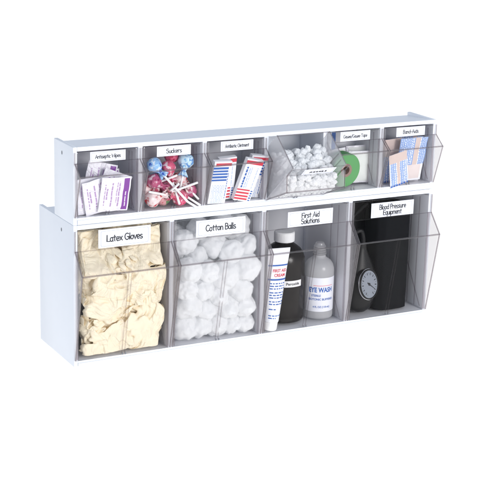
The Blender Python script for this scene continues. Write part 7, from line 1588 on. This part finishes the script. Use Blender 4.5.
for k in range(24):
    a = R(-125 + 250 * k / 23 + 90) if False else R(-90 + 25 + 310 * k / 23)
    r0, r1, hw = (14.6, 18.6, .75) if k % 2 == 0 else (16.6, 18.6, .35)
    d = Vector((math.cos(a), math.sin(a), 0)); t = Vector((-d.y, d.x, 0))
    f.add([d * r0 + t * hw + Vector((0, 0, 1.62)), d * r0 - t * hw + Vector((0, 0, 1.62)), d * r1 - t * hw + Vector((0, 0, 1.62)), d * r1 + t * hw + Vector((0, 0, 1.62))], [(0, 1, 2, 3)])
f.build('dial_ticks', 'ink', dial)
f = MB()
d = Vector((.80, -.60, 0)); t = Vector((.60, .80, 0)); zz = Vector((0, 0, 1.9))
f.add([-d * 5 + t * 1.1 + zz, -d * 5 - t * 1.1 + zz, d * 16 - t * .35 + zz, d * 16 + t * .35 + zz], [(0, 1, 2, 3)])
f.lathe([(2.2, 1.7), (2.2, 2.4), (0.01, 2.5)], 20)
f.build('needle', 'ink', dial)

hose = MB()
ctrl = [(490, 22, FZ + 111), (489, 21, 134), (482, 18, 146), (471, 22, 140), (466, 34, 122), (468, 52, 104), (478, 64, 118), (496, 68, 150), (515, 62, 172), (526, 54, 180)]
pts = []
for i in range(len(ctrl) - 1):
    p0 = Vector(ctrl[max(i - 1, 0)]); p1 = Vector(ctrl[i]); p2 = Vector(ctrl[i + 1]); p3 = Vector(ctrl[min(i + 2, len(ctrl) - 1)])
    for q in range(8):
        u = q / 8
        pts.append(.5 * ((2 * p1) + (p2 - p0) * u + (2 * p0 - 5 * p1 + 4 * p2 - p3) * u * u + (3 * p1 - p0 - 3 * p2 + p3) * u ** 3))
pts.append(Vector(ctrl[-1]))
hose.tube(pts, 3.4, 14)
tag(hose.build('rubber_hose', 'rubber', smooth=True), 'black rubber hose looping from the gauge up to the cuff', 'hose')

# ------------------------------------------------------------------ setting, light, camera
g, nt, out = new_mat('backlit_white_ground')  # made-up backlit sheet: lets the glow from below whiten the ground
d_ = N(nt, 'ShaderNodeBsdfDiffuse'); d_.inputs['Color'].default_value = (.9, .9, .9, 1)
t_ = N(nt, 'ShaderNodeBsdfTranslucent'); t_.inputs['Color'].default_value = (.92, .92, .92, 1)
mx = N(nt, 'ShaderNodeMixShader'); mx.inputs[0].default_value = .6
nt.links.new(d_.outputs[0], mx.inputs[1]); nt.links.new(t_.outputs[0], mx.inputs[2]); nt.links.new(mx.outputs[0], out.inputs['Surface'])
gm = MB(); gm.box(-14000, 14000, -14000, 14000, -6.2, -.2)
gm.f = [f for f in gm.f]
gob = MB(); gob.add([(-14000, -14000, -.2), (14000, -14000, -.2), (14000, 14000, -.2), (-14000, 14000, -.2)], [(0, 1, 2, 3)])
go = gob.build('ground', [g]); go['kind'] = 'structure'

w = bpy.data.worlds.new('World'); scene.world = w; w.use_nodes = True
nt = w.node_tree; nt.nodes.clear()
wo = N(nt, 'ShaderNodeOutputWorld'); bg = N(nt, 'ShaderNodeBackground')
tc = N(nt, 'ShaderNodeTexCoord'); sx = N(nt, 'ShaderNodeSeparateXYZ')
nt.links.new(tc.outputs['Generated'], sx.inputs[0])
cr = N(nt, 'ShaderNodeValToRGB')
mr = N(nt, 'ShaderNodeMapRange'); mr.inputs[1].default_value = -1; mr.inputs[2].default_value = 1
nt.links.new(sx.outputs['Z'], mr.inputs[0]); nt.links.new(mr.outputs[0], cr.inputs[0])
e = cr.color_ramp.elements
e[0].position, e[0].color = .495, (1, 1, 1, 1)            # added glow under the ground, so its sheet turns white
e[1].position, e[1].color = .505, (.56, .60, .67, 1)      # white studio walls
x = e.new(.72); x.color = (.31, .34, .39, 1)
x = e.new(1.0); x.color = (.29, .32, .37, 1)
nt.links.new(cr.outputs['Color'], bg.inputs['Color'])
bg.inputs['Strength'].default_value = 1.75
nt.links.new(bg.outputs[0], wo.inputs[0])

def area(name, loc, target, size, power, colr=(1, 1, 1)):
    l = bpy.data.lights.new(name, 'AREA'); l.shape = 'DISK'; l.size = size; l.energy = power; l.color = colr
    o = bpy.data.objects.new(name, l); col.objects.link(o); o.location = loc
    o.rotation_euler = (Vector(target) - Vector(loc)).to_track_quat('-Z', 'Y').to_euler()
    return o
area('softbox_key', (.75, -2.3, .75), (.3, 0, .16), .9, 37)

cam = bpy.data.cameras.new('camera'); co_ = bpy.data.objects.new('camera', cam); col.objects.link(co_)
co_.location = (-.712448, -1.802803, .716845)
co_.rotation_euler = (1.30482532, -.0255169787, -.487943147)
cam.sensor_width = 36; cam.sensor_fit = 'HORIZONTAL'; cam.lens = 1450.67128 / 480 * 36
cam.clip_start = .05; cam.clip_end = 100
scene.camera = co_
scene.view_settings.view_transform = 'Standard'
scene.view_settings.look = 'None'
scene.view_settings.exposure = 0
scene.view_settings.gamma = 1
scene.render.engine = 'CYCLES'
cy = scene.cycles
cy.max_bounces = 40; cy.transparent_max_bounces = 64; cy.diffuse_bounces = 12; cy.glossy_bounces = 6; cy.transmission_bounces = 8
cy.caustics_reflective = False; cy.caustics_refractive = False
cy.use_denoising = True
try: cy.denoiser = 'OPENIMAGEDENOISE'
except Exception: pass
cy.sample_clamp_indirect = 6
